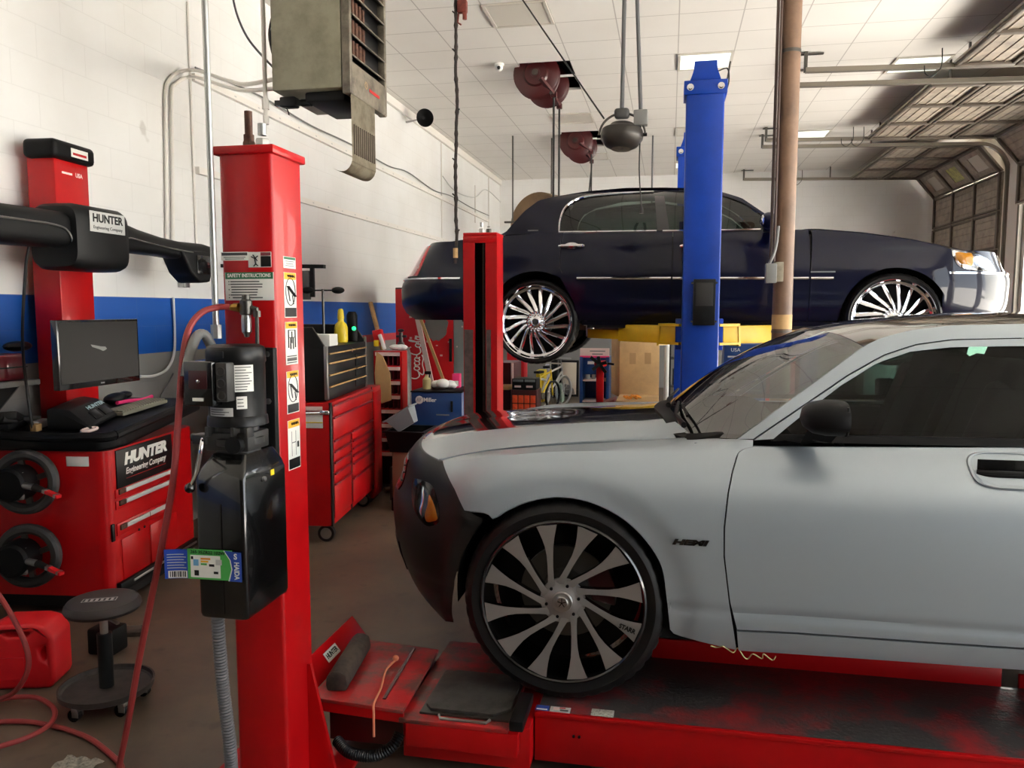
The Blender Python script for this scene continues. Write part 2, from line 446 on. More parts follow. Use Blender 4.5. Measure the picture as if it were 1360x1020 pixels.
# ceiling with two cut-outs for the hose reels
HX = (TX-3*TS, TX-2*TS); HYS = [(TY, TY+2*TS), (TY+6*TS, TY+8*TS)]
w = MB()
w.span((XL, YB, ZC), (HX[0], YF, ZC+.03)); w.span((HX[1], YB, ZC), (XR, YF, ZC+.03))
y0 = YB
for a, c in HYS: w.span((HX[0], y0, ZC), (HX[1], a, ZC+.03)); y0 = c
w.span((HX[0], y0, ZC), (HX[1], YF, ZC+.03))
struct(w, 'ceiling', 'ceiling_tile')
w = MB()
for a, c in HYS: w.span((HX[0], (a+c)/2-.012, ZC-.004), (HX[1], (a+c)/2+.012, ZC+.02))
struct(w, 'trim_ceiling_grid', 'white_plastic')
struct(MB().span((XL-.2, YB-.2, ZC+.8), (XR+.2, YF+.2, ZC+.9)), 'roof', 'plenum_black')
# wall trims
struct(MB().span((XL, 9.0, ZC-.11), (XL+.05, YF, ZC-.001), .006), 'trim_1', 'wall_white')
w = MB(); w.span((XR-.03, 13.40, 0), (XR+.001, 13.82, HD)); struct(w, 'trim_2', 'wall_white')
# ---- outside: pavement and the pale building across the yard
struct(MB().span((XR+.2, -40, -.2), (45, 60, -.02)), 'outside_pavement', 'pavement')
struct(MB().span((-40, -45, -.2), (XR+.2, YB-.2, -.02)), 'outside_yard', 'pavement')
b_ = MB(); b_.span((19, 4, -.02), (24, 60, 6)); 
struct(b_, 'outside_building', 'outer_wall')
b_ = MB()
for y in (20, 26, 32, 40): b_.span((18.9, y, 0), (19, y+.5, 4.2))
struct(b_, 'outside_pillars', 'red_trim')
b_ = MB()
for y in (20.6, 32.7): b_.span((18.93, y, .9), (18.99, y+4.4, 3.4))
struct(b_, 'outside_panels', 'tan_panel')
# ---------------------------------------------------------------- overhead doors
def door_path(x0, zend):
    """joints of one curtain, from its inner (top) edge down to its bottom edge, in (x, z)"""
    zt = lambda x: lerp(4.35, 4.27, (x-1.43)/3.27)
    n = round((4.70-x0)/.6); out = [(x0+(4.70-x0)*k/n, zt(x0+(4.70-x0)*k/n)) for k in range(n+1)]
    out.append((5.05, 3.85)); z = 3.85
    while z-.6 > zend-.3: z -= .6; out.append((5.05, z))
    return out
def overhead_door(n, y0, y1, x0, zend, windows, loops):
    root = bpy.data.objects.new('door_%d' % n, None); COL.objects.link(root); root['kind'] = 'structure'
    root.location = (5.05, (y0+y1)/2, 0); WM[root.name] = Matrix.Translation(root.location)
    J = door_path(x0, zend)
    for i, ((xa, za), (xb, zb)) in enumerate(zip(J, J[1:])):
        d = V((xb-xa, 0, zb-za)); L = d.length; d.normalize(); nrm = V((d.z, 0, -d.x))    # faces the room
        if nrm.x > .01 or nrm.z > .5: nrm = -nrm
        a = V((xa, 0, za)); win = windows and abs(d.x) > .3 and abs(d.z) > .3
        s = MB(); t = .03
        R = Matrix((d, NY, d.cross(NY))).transposed()
        W3 = (y1-y0)/3
        if not win:
            s.box(a+d*L/2+NY*(y0+y1)/2-nrm*t/2, (L, y1-y0, t), .004, R)
            for k in range(1, 5): s.box(a+d*(L*k/5)+NY*(y0+y1)/2+nrm*.002, (.018, y1-y0, .014), .004, R)
        else:
            for u, h in ((.12, .24), (.88, .24)): s.box(a+d*(L*u)+NY*(y0+y1)/2-nrm*t/2, (L*h, y1-y0, t), .004, R)
            for q in range(4):
                ya = y0+W3*q-.28*W3 if q else y0; yb = y0+W3*q+.28*W3 if q < 3 else y1
                s.box(a+d*L/2+NY*(ya+yb)/2-nrm*t/2, (L*.54, yb-ya, t), .004, R)
        so = part(s, 'section', 'door_metal', root)
        f = MB()
        for e_ in (.03, L-.03): f.box(a+d*e_+NY*(y0+y1)/2+nrm*.016, (.035, y1-y0, .03), .004, R)
        part(f, 'stiffener', 'door_dark', so)
        f = MB()
        for q in range(4): f.box(a+d*L/2+NY*min(max(y0+W3*q, y0+.035), y1-.035)+nrm*.02, (L-.02, .07, .035), .006, R)
        part(f, 'stile', 'door_dark', so)
        if win:
            for q in range(3):
                g = MB().box(a+d*L/2+NY*(y0+W3*(q+.5))-nrm*.012, (L*.54, W3*.45, .006), 0, R)
                part(g, 'pane', ['pane_yellow', 'pane_yellow', 'pane_pale'][q] if q else 'pane_pale', so)
    for y in (y0-.06, y1+.06):
        p = [(1.43, y, 4.35), (3.0, y, 4.312), (4.66, y, 4.271)]+[(4.66+.45*math.sin(k*PI/16), y, 4.271-.45+.45*math.cos(k*PI/16)) for k in range(1, 8)]+[(5.11, y, 3.7), (5.11, y, .02)]
        tr = MB()
        for (pa, pb) in zip(p, p[1:]): tr.bar(pa, pb, .05, .07, up=NY)
        tk = part(tr, 'track', 'track_metal', root)
        h = MB(); h.bar((1.43, y, 4.33), (1.43, y, ZC-.002), .035, .05); h.bar((1.38, y+.03, ZC-.02), (1.62, y+.03, ZC-.02), .05, .012); h.bar((3.1, y, 4.31), (3.1, y, ZC-.002), .02, .03)
        part(h, 'hanger', 'dark_steel', tk)
    for lx in loops:
        y = y1-.03
        z = lerp(4.35, 4.27, (lx-1.43)/3.27)
        part(MB().tube(cr([(lx+.1, y, z+.16), (lx+.1, y, z-.02), (lx+.05, y, z-.1), (lx, y, z-.13), (lx-.06, y, z-.09), (lx-.07, y, z-.01)], 5), .006, 6), 'cable_loop', 'cable_black', root)
    return root
mat('pane_yellow', (206, 208, 110), .3, vary=.5, vscale=14, vcol=(120, 116, 78)); mat('pane_pale', (206, 202, 190), .3)
overhead_door(1, 6.35, 9.5, 2.93, 3.25, False, [2.7])
overhead_door(2, 10.22, 13.22, 2.92, 3.25, False, [2.6, 2.75])
overhead_door(3, 13.86, 17.06, 3.48, 1.6, True, [2.45])
# ---------------------------------------------------------------- ceiling light panels
mat('lamp_lit', (240, 248, 240), .5, em=.85); mat('lamp_off', (205, 200, 190), .4); mat('lamp_frame', (196, 190, 180), .5)
def troffer(ix, iy, lit, label, ny=1):
    xa = TX+ix*TS; ya = TY+iy*TS; yb = ya+ny*TS
    t = thing('ceiling_light', label, 'ceiling light', ((xa+xa+TS)/2, (ya+yb)/2, ZC), 'square light panels in the ceiling')
    f = MB(); e = .03; z0, z1 = ZC-.016, ZC-.001
    f.span((xa, ya, z0), (xa+TS, ya+e, z1)); f.span((xa, yb-e, z0), (xa+TS, yb, z1)); f.span((xa, ya+e, z0), (xa+e, yb-e, z1)); f.span((xa+TS-e, ya+e, z0), (xa+TS, yb-e, z1))
    part(f, 'frame', 'lamp_frame', t)
    part(MB().span((xa+e, ya+e, ZC-.009), (xa+TS-e, yb-e, ZC-.003)), 'diffuser', 'lamp_lit' if lit else 'lamp_off', t)
troffer(0, 0, True, 'lit ceiling panel right above the top of the near blue lift column')
troffer(4, 1, True, 'lit ceiling panel above the middle overhead door track, partly behind it')
troffer(3, 7, True, 'lit ceiling panel just right of the brown pole, behind the farther track')
troffer(0, 11, True, 'small far lit panel left of the blue column, just above the navy roof')
troffer(0, 6, False, 'unlit ceiling panel left of the blue column, right of the black pendant')
troffer(-3, -3, False, 'large unlit ceiling panel nearest the camera, right of the hanging rope')
troffer(-3, 4, False, 'unlit ceiling panel between the two pairs of red hose reels')
troffer(-3, 9, False, 'smallest unlit ceiling panel, just beyond the farther red hose reels')
for ix, iy in ((4, -8),):  # extra panel out of view, added to light the foreground
    troffer(ix, iy, True, 'lit ceiling panel over the near bay behind the photographer')
# ---------------------------------------------------------------- daylight
wd = bpy.data.worlds.new('world'); sc.world = wd; wd.use_nodes = True
bg = wd.node_tree.nodes['Background']; bg.inputs['Color'].default_value = (.86, .93, 1, 1); bg.inputs['Strength'].default_value = 4.5
sl = bpy.data.lights.new('sun', 'SUN'); sl.energy = 80; sl.angle = .01; sl.color = (1, .985, .965)
so = bpy.data.objects.new('sun', sl); COL.objects.link(so)
so.rotation_euler = V((.25, -.55, -1)).to_track_quat('-Z', 'Y').to_euler()
sc.view_settings.view_transform = 'Standard'; sc.view_settings.look = 'None'; sc.view_settings.gamma = 1; sc.view_settings.use_curve_mapping = False
sc.view_settings.exposure = 0.27
sc.cycles.max_bounces = 10; sc.cycles.diffuse_bounces = 5; sc.cycles.glossy_bounces = 5; sc.cycles.transparent_max_bounces = 16
sc.cycles.use_denoising = True; sc.cycles.sample_clamp_indirect = 20; sc.cycles.caustics_reflective = False; sc.cycles.caustics_refractive = False
# ================================================================ CARS: shared helpers
def fold(mb, vv, dvec, d=.018):
    """turn the rim of a panel inward so that it has thickness"""
    R = len(vv); C = len(vv[0])
    loop = [vv[0][j] for j in range(C)]+[vv[i][-1] for i in range(1, R)]+[vv[-1][j] for j in range(C-2, -1, -1)]+[vv[i][0] for i in range(R-2, 0, -1)]
    nw = [mb.bm.verts.new(v.co+V(dvec)*d) for v in loop]; n = len(loop)
    for i in range(n): mb._face((loop[i], loop[(i+1) % n], nw[(i+1) % n], nw[i]))
def skin(root, name, m, rows, S, yc, both=True, dvec=(0, 1, 0), d=.018, off=0, label=None):
    """car panel: rows of (x, -, z) laid on the side surface S; mirrored about yc for the far side"""
    outs = []
    for side in ((0, 1) if both else (0,)):
        mb = MB(); rr = []
        for r in rows:
            q = []
            for p in r:
                y = S(p.x, p.z)+off
                q.append(V((p.x, y if not side else 2*yc-y, p.z)))
            rr.append(q)
        vv = mb.grid(rr, flip=bool(side))
        fold(mb, vv, V(dvec) if not side else V((dvec[0], -dvec[1], dvec[2])), d)
        outs.append(part(mb, name, m, root, label=label, ang=30, norm=False))
    return outs
def line2(pts): return [V((p[0], 0, p[-1])) for p in pts]
def wheel_set(name, tyre, subs, root, mats):
    """one wheel object per matrix, sharing mesh data; sub-parts under it"""
    first = None
    for i, M in enumerate(mats):
        w = bpy.data.objects.new('wheel', tyre[0]); COL.objects.link(w); w.parent = root
        L = WM[root.name].inverted() @ M; w.matrix_local = L; WM[w.name] = M
        for nm, me, _ in subs:
            o = bpy.data.objects.new(nm, me); COL.objects.link(o); o.parent = w; WM[o.name] = M
def mesh_of(mb, m, ang=35):
    o = part(mb, 'tmp', m, None, ang=ang); me = o.data; bpy.data.objects.remove(o); return me
def spoke_mesh(path, wid, depth, thick, m, tilt=0):
    """path: list of (r, angle deg clockwise from up), wid: width at each, depth: y of the face at each; outer face towards -y"""
    mb = MB(); L = []; Rr = []; Lb = []; Rb = []
    c = [V((r*math.sin(math.radians(a)), 0, r*math.cos(math.radians(a)))) for r, a in path]
    for i, p in enumerate(c):
        t = (c[min(i+1, len(c)-1)]-c[max(i-1, 0)]).normalized(); n = V((t.z, 0, -t.x))
        w = wid[i]/2; y = depth[i]
        L.append(p-n*w+V((0, y, 0))); Rr.append(p+n*w+V((0, y+tilt*wid[i], 0)))
        Lb.append(p-n*w*.8+V((0, y+thick, 0))); Rb.append(p+n*w*.8+V((0, y+thick, 0)))
    mid = [(a+b)/2+V((0, -.0015-abs(tilt)*.01, 0)) for a, b in zip(L, Rr)]
    mb.mi = 0; mb.grid([L, mid, Rr])
    mb.mi = 1; mb.grid([L, Lb]); mb.grid([Rr, Rb]); mb.grid([Lb, Rb])
    mb._face([mb.bm.verts.new(x) for x in (L[-1], Rr[-1], Rb[-1], Lb[-1])])
    mb.weld(1e-5)
    return mesh_of(mb, m, 40)
def tyre_mesh(R, Ri, w, grooves=44):
    """low-profile tyre, outer sidewall at y = 0, inner at y = w; tread blocks cut as shallow grooves"""
    prof = [(Ri, .012), (Ri+.006, .002), ((R+Ri)/2, -.006), (R-.022, .000), (R-.010, .008), (R-.003, .02), (R, .035)]
    k = [(R, w-.035), (R-.003, w-.02), (R-.012, w-.006), ((R+Ri)/2, w+.006), (Ri, w-.012), (Ri-.01, w*.5)]
    mid = []
    for q in range(1, 5):
        y = .035+(w-.07)*q/5
        mid += [(R, y-.006), (R-.007, y-.004), (R-.007, y+.004), (R, y+.006)]
    n = grooves*4; mb = MB(); rings = []
    full = prof+mid+k
    for r, y in full:
        ring = []
        for i in range(n):
            a = i*2*PI/n; rr = r
            if r > R-.011 and r >= R-.0105 and (i % 4 == 0) : rr = r-.005
            ring.append(mb.bm.verts.new((rr*math.sin(a+y*1.2), y, rr*math.cos(a+y*1.2))))
        rings.append(ring)
    for A, B in zip(rings, rings[1:]+rings[:1]):
        for i in range(n): mb._face((A[i], A[(i+1) % n], B[(i+1) % n], B[i]))
    return mesh_of(mb, 'black_rubber', 28)
def lathe_mesh(prof, m, n=64, ang=35):
    mb = MB().lathe(prof, (0, 0, 0), (0, 1, 0), n); return mesh_of(mb, m, ang)
# ================================================================ SILVER SALOON on the rack
YC = 3.745; DECK = .232
AX, AZ, WR = -.375, DECK+.381, .381                       # front axle
RX = AX+3.05
S0T = [(.46, 2.858), (.50, 2.838), (.545, 2.823), (.575, 2.816), (.610, 2.812), (.632, 2.8175), (.652, 2.808), (.665, 2.806), (.72, 2.803), (.85, 2.799), (.95, 2.805), (1.0, 2.813), (1.05, 2.829), (1.10, 2.857), (1.14, 2.896), (1.17, 2.94), (1.19, 2.974), (1.205, 2.998), (1.22, 3.012), (1.30, 3.052), (1.56, 3.182), (1.61, 3.218), (1.66, 3.29)]
XNT = [(.44, -1.06), (.52, -1.15), (.60, -1.20), (.68, -1.235), (.78, -1.255), (.86, -1.26), (.91, -1.25), (.95, -1.215), (1.0, -1.195), (1.05, -1.185), (1.10, -1.15), (1.15, -1.08), (1.2, -1.0)]
XS = -.62; NE = 2.15
def half(z): return YC-2.80
def Sc(x, z):
    y = sinterp(z, S0T)
    if x < XS and z < 1.3:
        a = XS-sinterp(z, XNT); q = min(.999, (XS-x)/a)
        y += half(z)*(1-(1-q**NE)**(1/NE))
    # bulge over the wheels
    for wx in (AX, RX):
        r = math.hypot(x-wx, (z-AZ))
        if z > .45 and r < .56: 
            t = max(0, min(1, (.515-r)/.10)); y += .0135*t*t*(3-2*t)
    if x > 3.0:                                              # tail rounding
        q = min(.999, (x-3.0)/.74); y += .945*(1-(1-q**2.6)**(1/2.6))
    return y
def nose_pt(th, z):
    a = XS-sinterp(z, XNT)
    return V((XS-a*max(0, math.cos(th))**(2/NE), YC-half(z)*max(0, math.sin(th))**(2/NE)+(sinterp(z, S0T)-2.80)*math.sin(th)**2, z))
def th_of(x, z):
    a = XS-sinterp(z, XNT); q = max(0, min(1, (XS-x)/a)); return math.acos(q**(NE/2))
P2 = lambda pts: line2([on(x, y, Sc) for x, y in pts])
car = thing('car', 'silver sedan with black nose and large black and silver wheels on the red rack', 'car', (1.2, YC, DECK))
arc = lambda wx, r, a0, a1, n=28: [V((wx+r*math.sin(math.radians(lerp(a0, a1, k/n))), 0, AZ+r*math.cos(math.radians(lerp(a0, a1, k/n))))) for k in range(n+1)]
RA = .402
# fender
HPX = [(588, 612, 2.99), (649, 601, 3.14), (730, 593, 3.22), (811, 588, 3.25), (880, 583, 3.24), (921, 580.5, 3.19), (978, 583, 3.01), (1000, 584.5, 3.005)]
hood_e = [at(x, y, Y=k) for x, y, k in HPX]
hood_l = P2([(588, 613.5), (649, 607), (730, 602), (811, 599.5), (880, 598), (930, 597.5), (978, 596), (1000, 593)])
door_l = P2([(978, 863), (974, 836), (968, 800), (961, 740), (961, 700), (966, 655), (972, 625), (979, 602), (986, 597), (1000, 593)])
fl = P2([(617, 678), (604, 650), (588, 612)])
a0 = math.degrees(math.atan2(fl[0].x-AX, fl[0].z-AZ))
bot = [fl[0]]+[V((-.66, 0, fl[0].z-.003))]+arc(AX, RA, -40, 100)+[V((AX+RA+.006, 0, .535)), V((.035, 0, .522)), V((.10, 0, .512))]+[door_l[0]]
cr_ = coons(bot, hood_l, fl, door_l, 60, 44)
for far in (0, 1):
    rr = [[V((p.x, Sc(p.x, p.z), p.z)) for p in r] for r in cr_]
    he = resample(cr(hood_e, 6), 60); sh_ = rr[-1]
    for q in range(1, 7):
        f = q/6; rr.append([a.lerp(b, f)+V((0, 0, .012*math.sin(PI*f)*min(1, (b-a).length/.15))) for a, b in zip(sh_, he)])
    if far: rr = [[V((p.x, 2*YC-p.y, p.z)) for p in r] for r in rr]
    mb = MB(); vv = mb.grid(rr, flip=bool(far)); fold(mb, vv, (0, .8 if not far else -.8, -.4), .018)
    part(mb, 'front_fender', 'silver_car', car, ang=50, norm=False)
# front door and its sill
dx1 = 1.42; BZ = on(1360, 593, Sc).z
dl = [V((p.x+.005, 0, p.z)) for p in door_l]
belt = P2([(1005, 584.5), (1027, 585.5), (1100, 587.5), (1200, 590), (1360, 593)])+[V((dx1, 0, belt_z)) for belt_z in (BZ,)]
sill = P2([(979, 836), (1060, 840), (1200, 850), (1360, 860.5)])+[V((dx1, 0, .588))]
dlo = [p for p in dl if p.z > sill[0].z-.002]; dlo[0] = sill[0]
skin(car, 'front_door', 'silver_car', coons(sill, belt, dlo, [V((dx1, 0, .588)), V((dx1+.01, 0, .9)), V((dx1, 0, BZ))], 40, 56), Sc, YC)
rtop = [V((p.x, 0, p.z-.008)) for p in sill]+[V((2.22, 0, .582))]
rb = P2([(981, 864), (1117, 873), (1360, 890)])+[V((2.25, 0, .50))]
skin(car, 'rocker_panel', 'silver_car', coons(rb, rtop, [rb[0], rtop[0]], [rb[-1], rtop[-1]], 40, 8), Sc, YC)
# rear door and quarter panel (out of the picture to the right)
rq = [V((2.24, 0, .588)), V((2.28, 0, .80)), V((2.42, 0, 1.0)), V((2.5, 0, 1.10)), V((2.52, 0, BZ+.01))]
skin(car, 'rear_door', 'silver_car', coons([V((dx1+.006, 0, .588)), rq[0]], [V((dx1+.006, 0, BZ)), rq[-1]], [V((dx1+.006, 0, .588)), V((dx1+.016, 0, .9)), V((dx1+.006, 0, BZ))], rq, 20, 14), Sc, YC)
qb = [V((2.246, 0, .50)), V((2.262, 0, .52))]+arc(RX, RA, -100, 100)+[V((3.1, 0, .52)), V((3.45, 0, .56))]
qt = [V((2.526, 0, BZ+.01)), V((2.9, 0, BZ+.012)), V((3.3, 0, BZ+.01)), V((3.62, 0, BZ))]
skin(car, 'quarter_panel', 'silver_car', coons(qb, qt, [qb[0]]+[V((p.x+.006, 0, p.z)) for p in rq], [qb[-1], V((3.6, 0, .9)), qt[-1]], 50, 16), Sc, YC)
# door frame, pillar and roof rail
rail = P2([(980, 583), (1030, 546), (1081, 509), (1120, 480), (1147, 460), (1172, 448), (1209, 438.5), (1264, 432), (1360, 430)])+line2([(1.8, 1.645), (2.3, 1.60), (2.75, 1.49), (3.05, 1.36), (3.2, BZ+.03)])
cut = P2([(1000, 583), (1062, 541), (1125, 498), (1172, 471.5), (1215, 457), (1264, 450.5), (1360, 448.5)])
cut2 = cut+line2([(1.8, 1.598), (2.25, 1.55), (2.62, 1.44), (2.8, 1.36), (2.95, BZ+.024)])
wtop = P2([(1027, 583), (1072, 546), (1117, 512), (1165, 482), (1209, 467), (1264, 461), (1360, 459.5)])
wtop2 = wtop+line2([(1.8, 1.545), (2.15, 1.50), (2.42, 1.40), (2.56, 1.32), (2.62, BZ+.019)])
skin(car, 'pillar_and_rail', 'silver_car', coons(cut2, rail, [cut2[0], rail[0]], [cut2[-1], rail[-1]], 70, 5), Sc, YC)
fr = [V((p.x+.004, 0, p.z-.004)) for p in cut2]
skin(car, 'door_frame', 'silver_car', coons(wtop2, fr, [wtop2[0], fr[0]], [wtop2[-1], fr[-1]], 70, 4), Sc, YC)
# black weather strip, side glass, centre pillar
wl = P2([(1024, 586), (1200, 590.5), (1360, 593.5)])+line2([(dx1, BZ), (2.0, BZ+.006), (2.62, BZ+.01)])
wu = P2([(1034, 577), (1200, 579.5), (1360, 583)])+line2([(dx1, BZ+.018), (2.0, BZ+.026), (2.60, BZ+.03)])
skin(car, 'window_strip', 'black_plastic', coons(wl, wu, [wl[0], wu[0]], [wl[-1], wu[-1]], 40, 3), Sc, YC, off=-.004)
gb = wu
skin(car, 'side_window', 'car_glass', coons(gb, [V((p.x, 0, p.z+.008)) for p in wtop2], [gb[0], wtop2[0]], [gb[-1], wtop2[-1]], 50, 10), Sc, YC, off=.010, d=.003)
skin(car, 'centre_pillar', 'black_gloss', coons(line2([(1.36, 1.235), (1.47, 1.235)]), line2([(1.37, 1.56), (1.46, 1.56)]), line2([(1.36, 1.235), (1.37, 1.56)]), line2([(1.47, 1.235), (1.46, 1.56)]), 4, 8), Sc, YC, off=.006)
# nose
fe = P2([(596, 826), (597, 770), (607, 735), (626, 702), (636, 690), (617, 679.5), (604, 651), (588, 613)])
feR = resample(fe, 40)
def zc(v): return lerp(.50, 1.128, v)
rows = []
for k, e in enumerate(feR):
    v = k/39; row = []; n = 34
    for side in (1, -1):
        seq = []
        for i in range(n+1):
            u = i/n; z = lerp(zc(v), e.z, u**1.6); t = th_of(e.x, e.z) if i == n else None
            th1 = th_of(e.x, z); p = nose_pt(th1*u, z)
            if i == n: p = V((e.x, Sc(e.x, e.z), e.z))
            seq.append(p if side == 1 else V((p.x, 2*YC-p.y, p.z)))
        row = seq[::-1] if side == 1 else row+seq[1:]
    rows.append(row)
mb = MB(); vv = mb.grid(rows); fold(mb, vv, (1, 0, 0), .02)
bump = part(mb, 'front_bumper', 'black_wrap', car, ang=40)
# air intake and grille in the nose
def nose_patch(name, m, u0, u1, z0, z1, off, n=24, k=6, both=False, mats=None):
    mb = MB(); rr = []
    for j in range(k+1):
        z = lerp(z0, z1, j/k); row = []
        for i in range(n+1):
            th = lerp(u0, u1, i/n); s = 1 if th >= 0 else -1
            p = nose_pt(abs(th), z); 
            if s < 0: p = V((p.x, 2*YC-p.y, p.z))
            row.append(p+V((-off, 0, 0)))
        rr.append(row)
    vv = mb.grid(rr); fold(mb, vv, (1, 0, 0), .012)
    return part(mb, name, m, car, norm=True)
nose_patch('grille', 'black_gloss', -.62, .62, .93, 1.06, .006)
nose_patch('air_intake', 'black_satin', -.7, .7, .60, .72, .006)
for z in (.965, 1.0, 1.03): nose_patch('grille_bar', 'dark_grey', -.58, .58, z-.004, z+.004, .012, 20, 1)
# headlight: dark bowl, amber reflector, clear lens
def on_nose(px, py):
    b = (1e9, 0, 0); t0, t1, z0, z1 = .52, 1.45, .6, 1.128
    for it in range(5):
        st = ((t1-t0)/14, (z1-z0)/14)
        for i in range(15):
            for j in range(15):
                t = t0+st[0]*i; z = z0+st[1]*j; q = proj(nose_pt(t, z)); e = (q[0]-px)**2+(q[1]-py)**2
                if e < b[0]: b = (e, t, z)
        t0, t1, z0, z1 = b[1]-st[0], b[1]+st[0], b[2]-st[1], b[2]+st[1]; t0 = max(t0, .5)
    return V((b[1], b[2], 0))
def blob(poly, off, m, name, root_, far=False, k=7):
    c = sum(poly, V())/len(poly); mb = MB(); n = 48; lp = resample(cr(poly, 6, True)+[poly[0]], n+1)[:-1]; rings = []
    def P_(e, o):
        p = nose_pt(e.x, e.y); d = (nose_pt(e.x+.01, e.y)-nose_pt(e.x-.01, e.y)); nn = V((-abs(d.y), -abs(d.x), 0)).normalized()
        p = p+nn*o; return p if not far else V((p.x, 2*YC-p.y, p.z))
    for q in range(1, k+1): rings.append([P_(c+(p-c)*(q/k), off*(1-(q/k)**4)+.0015) for p in lp])
    rings.append([P_(p, -.02) for p in lp])
    vv = mb.grid(rings, cv=True); mb._face(vv[0])
    return part(mb, name, m, root_)
HLP = [on_nose(x, y) for x, y in [(556, 688), (566, 698), (577, 697.5), (584, 690), (583, 670), (577, 650), (571, 642), (559, 637), (549, 637), (547, 655), (549, 674)]]
AMP = [on_nose(x, y) for x, y in [(571, 654), (579, 672), (582, 688), (576, 693), (566, 692), (568, 672)]]
RFP = [on_nose(x, y) for x, y in [(557, 643), (564, 645), (565, 668), (562, 688), (557, 680), (553, 660)]]
for far in (0, 1):
    h = blob(HLP, .004, 'black_gloss', 'headlight', car, far)
    blob(AMP, .010, 'amber', 'indicator', h, far); blob(RFP, .009, 'chrome', 'reflector', h, far)
    blob(HLP, .016, 'lens_clear', 'lens', h, far)
# hood, with the dark stripe down its middle
e_top = feR[-1]; thT = th_of(e_top.x, e_top.z)
def top_pt(u):
    z = lerp(zc(1), e_top.z, u**1.6); return nose_pt(thT*u, z) if u < 1 else V((e_top.x, Sc(e_top.x, e_top.z), e_top.z))
F_ = [top_pt(1-i/20)+V((.010, 0, .004)) for i in range(21)]
F_[0] = hood_e[0]+V((.004, .006, .002))
E_ = [p+V((0, .007, .001)) for p in cr(hood_e[:6], 6)]
C_ = cr([F_[-1], V((-1.06, YC, 1.145)), V((-.85, YC, 1.172)), V((-.5, YC, 1.205)), V((-.05, YC, 1.240))], 8)
R_ = cr([E_[-1], V((.03, 3.35, 1.232)), V((-.03, 3.55, 1.238)), C_[-1]], 8)
HW = 41
hs = coons(F_, R_, E_, C_, HW, 41)
for j, r in enumerate(hs):
    for i, p in enumerate(r):
        w = i/(HW-1); s_ = j/40
        p.z += math.sin(PI*min(1, s_*1.15))**.5*(.014*math.sin(PI*w)*(1-s_*.5)+.005*max(0, min(1, (w-.36)/.08))*(1-w)) if 0 < s_*1.15 < 1 else 0
def hood_part(i0, i1, name, m):
    for far in ((0, 1) if i1 < HW-1 else (0,)):
        rr = []
        for r in hs:
            row = [p.copy() for p in r[i0:i1+1]]
            if i1 == HW-1: row += [V((p.x, 2*YC-p.y, p.z)) for p in row[-2::-1]]
            if far: row = [V((p.x, 2*YC-p.y, p.z)) for p in row]
            rr.append(row)
        mb = MB(); vv = mb.grid(rr); fold(mb, vv, (0, 0, -1), .016)
        part(mb, name, m, car, ang=40)
hood_part(0, 17, 'hood', 'silver_car')
hood_part(17, HW-1, 'hood_stripe', 'stripe_black')
# cowl, windshield, roof, rear glass, trunk
wb = [at(978, 583, Y=3.01), at(950, 581, Y=3.08), at(922, 578, Y=3.17), at(905, 571, Y=3.28), V((.03, 3.42, 1.25)), V((.0, YC, 1.256))]
def mir(l): return l+[V((p.x, 2*YC-p.y, p.z)) for p in l[-2::-1]]
hd = [on(1147, 459, Sc), V((.665, 3.33, 1.598)), V((.62, 3.5, 1.612)), V((.60, YC, 1.618))]
bl = resample(cr(mir(wb), 6), 41); tp = resample(cr(mir(hd), 6), 41)
def surf(rows, name, m, dv=(0, 0, -1), d=.012, ang=40, flip=False):
    mb = MB(); vv = mb.grid(rows, flip); fold(mb, vv, dv, d); return part(mb, name, m, car, ang=ang)
def loft(A, B, n, bow=0, bv=(0, 0, 1)):
    return [[a.lerp(b, j/n)+V(bv)*bow*math.sin(PI*j/n) for a, b in zip(A, B)] for j in range(n+1)]
lp = [on(x, y, Sc) for x, y in [(978, 583), (1030, 546.5), (1081, 509.5), (1120, 480.5), (1147, 460.5)]]
rows = []
for j in range(13):
    row = [a.lerp(b, j/12)+V((-.02, 0, .03))*math.sin(PI*j/12) for a, b in zip(bl, tp)]
    l = resample(lp, 13)[j]; off0 = l-row[0]
    for i, p in enumerate(row):
        t = abs(i-20)/20; o = V((off0.x, off0.y if i < 20 else -off0.y, off0.z)); row[i] = p+o*t**3
    rows.append(row)
surf(rows, 'windshield', 'windshield_glass', (0, 0, -1), .004)
cw = [V((p.x-.010-.055*(1-abs(i-20)/20)**.6, p.y, p.z-.012+.004*(1-abs(i-20)/20))) for i, p in enumerate(bl)]
surf(loft(cw, bl, 4), 'cowl', 'black_plastic')
# header band and black roof
roof_rows = []
railp = [V((p.x, Sc(p.x, p.z), p.z)) for p in rail[4:10]]
rr_ = resample(railp, 25)
for j, e in enumerate(rr_):
    s = j/24; cz = interp(e.x, [(.6, 1.618), (.8, 1.655), (1.05, 1.682), (1.4, 1.694), (1.9, 1.685), (2.3, 1.645)])
    xc = lerp(.60, 2.25, s); cz = interp(xc, [(.6, 1.618), (.8, 1.652), (1.05, 1.678), (1.4, 1.692), (1.9, 1.684), (2.3, 1.645)])
    row = []
    for i in range(41):
        w = 1-abs(i-20)/20; f = 1-(1-w)**2.4
        y = lerp(e.y, YC, w); p = V((lerp(e.x, xc, 1-(1-w)**1.8), y, lerp(e.z, cz, f)))
        row.append(p if i <= 20 else V((p.x, 2*YC-p.y, p.z)))
    if j == 0:
        row = [V((p.x, p.y, p.z)) for p in tp]
    roof_rows.append(row)
surf(roof_rows, 'roof', 'stripe_black', d=.02)
rl = roof_rows[-1]; rbk = [V((3.12+.05*(1-abs(i-20)/20), lerp(3.02, 2*YC-3.02, i/40), 1.275+.02*(1-abs(i-20)/20))) for i in range(41)]
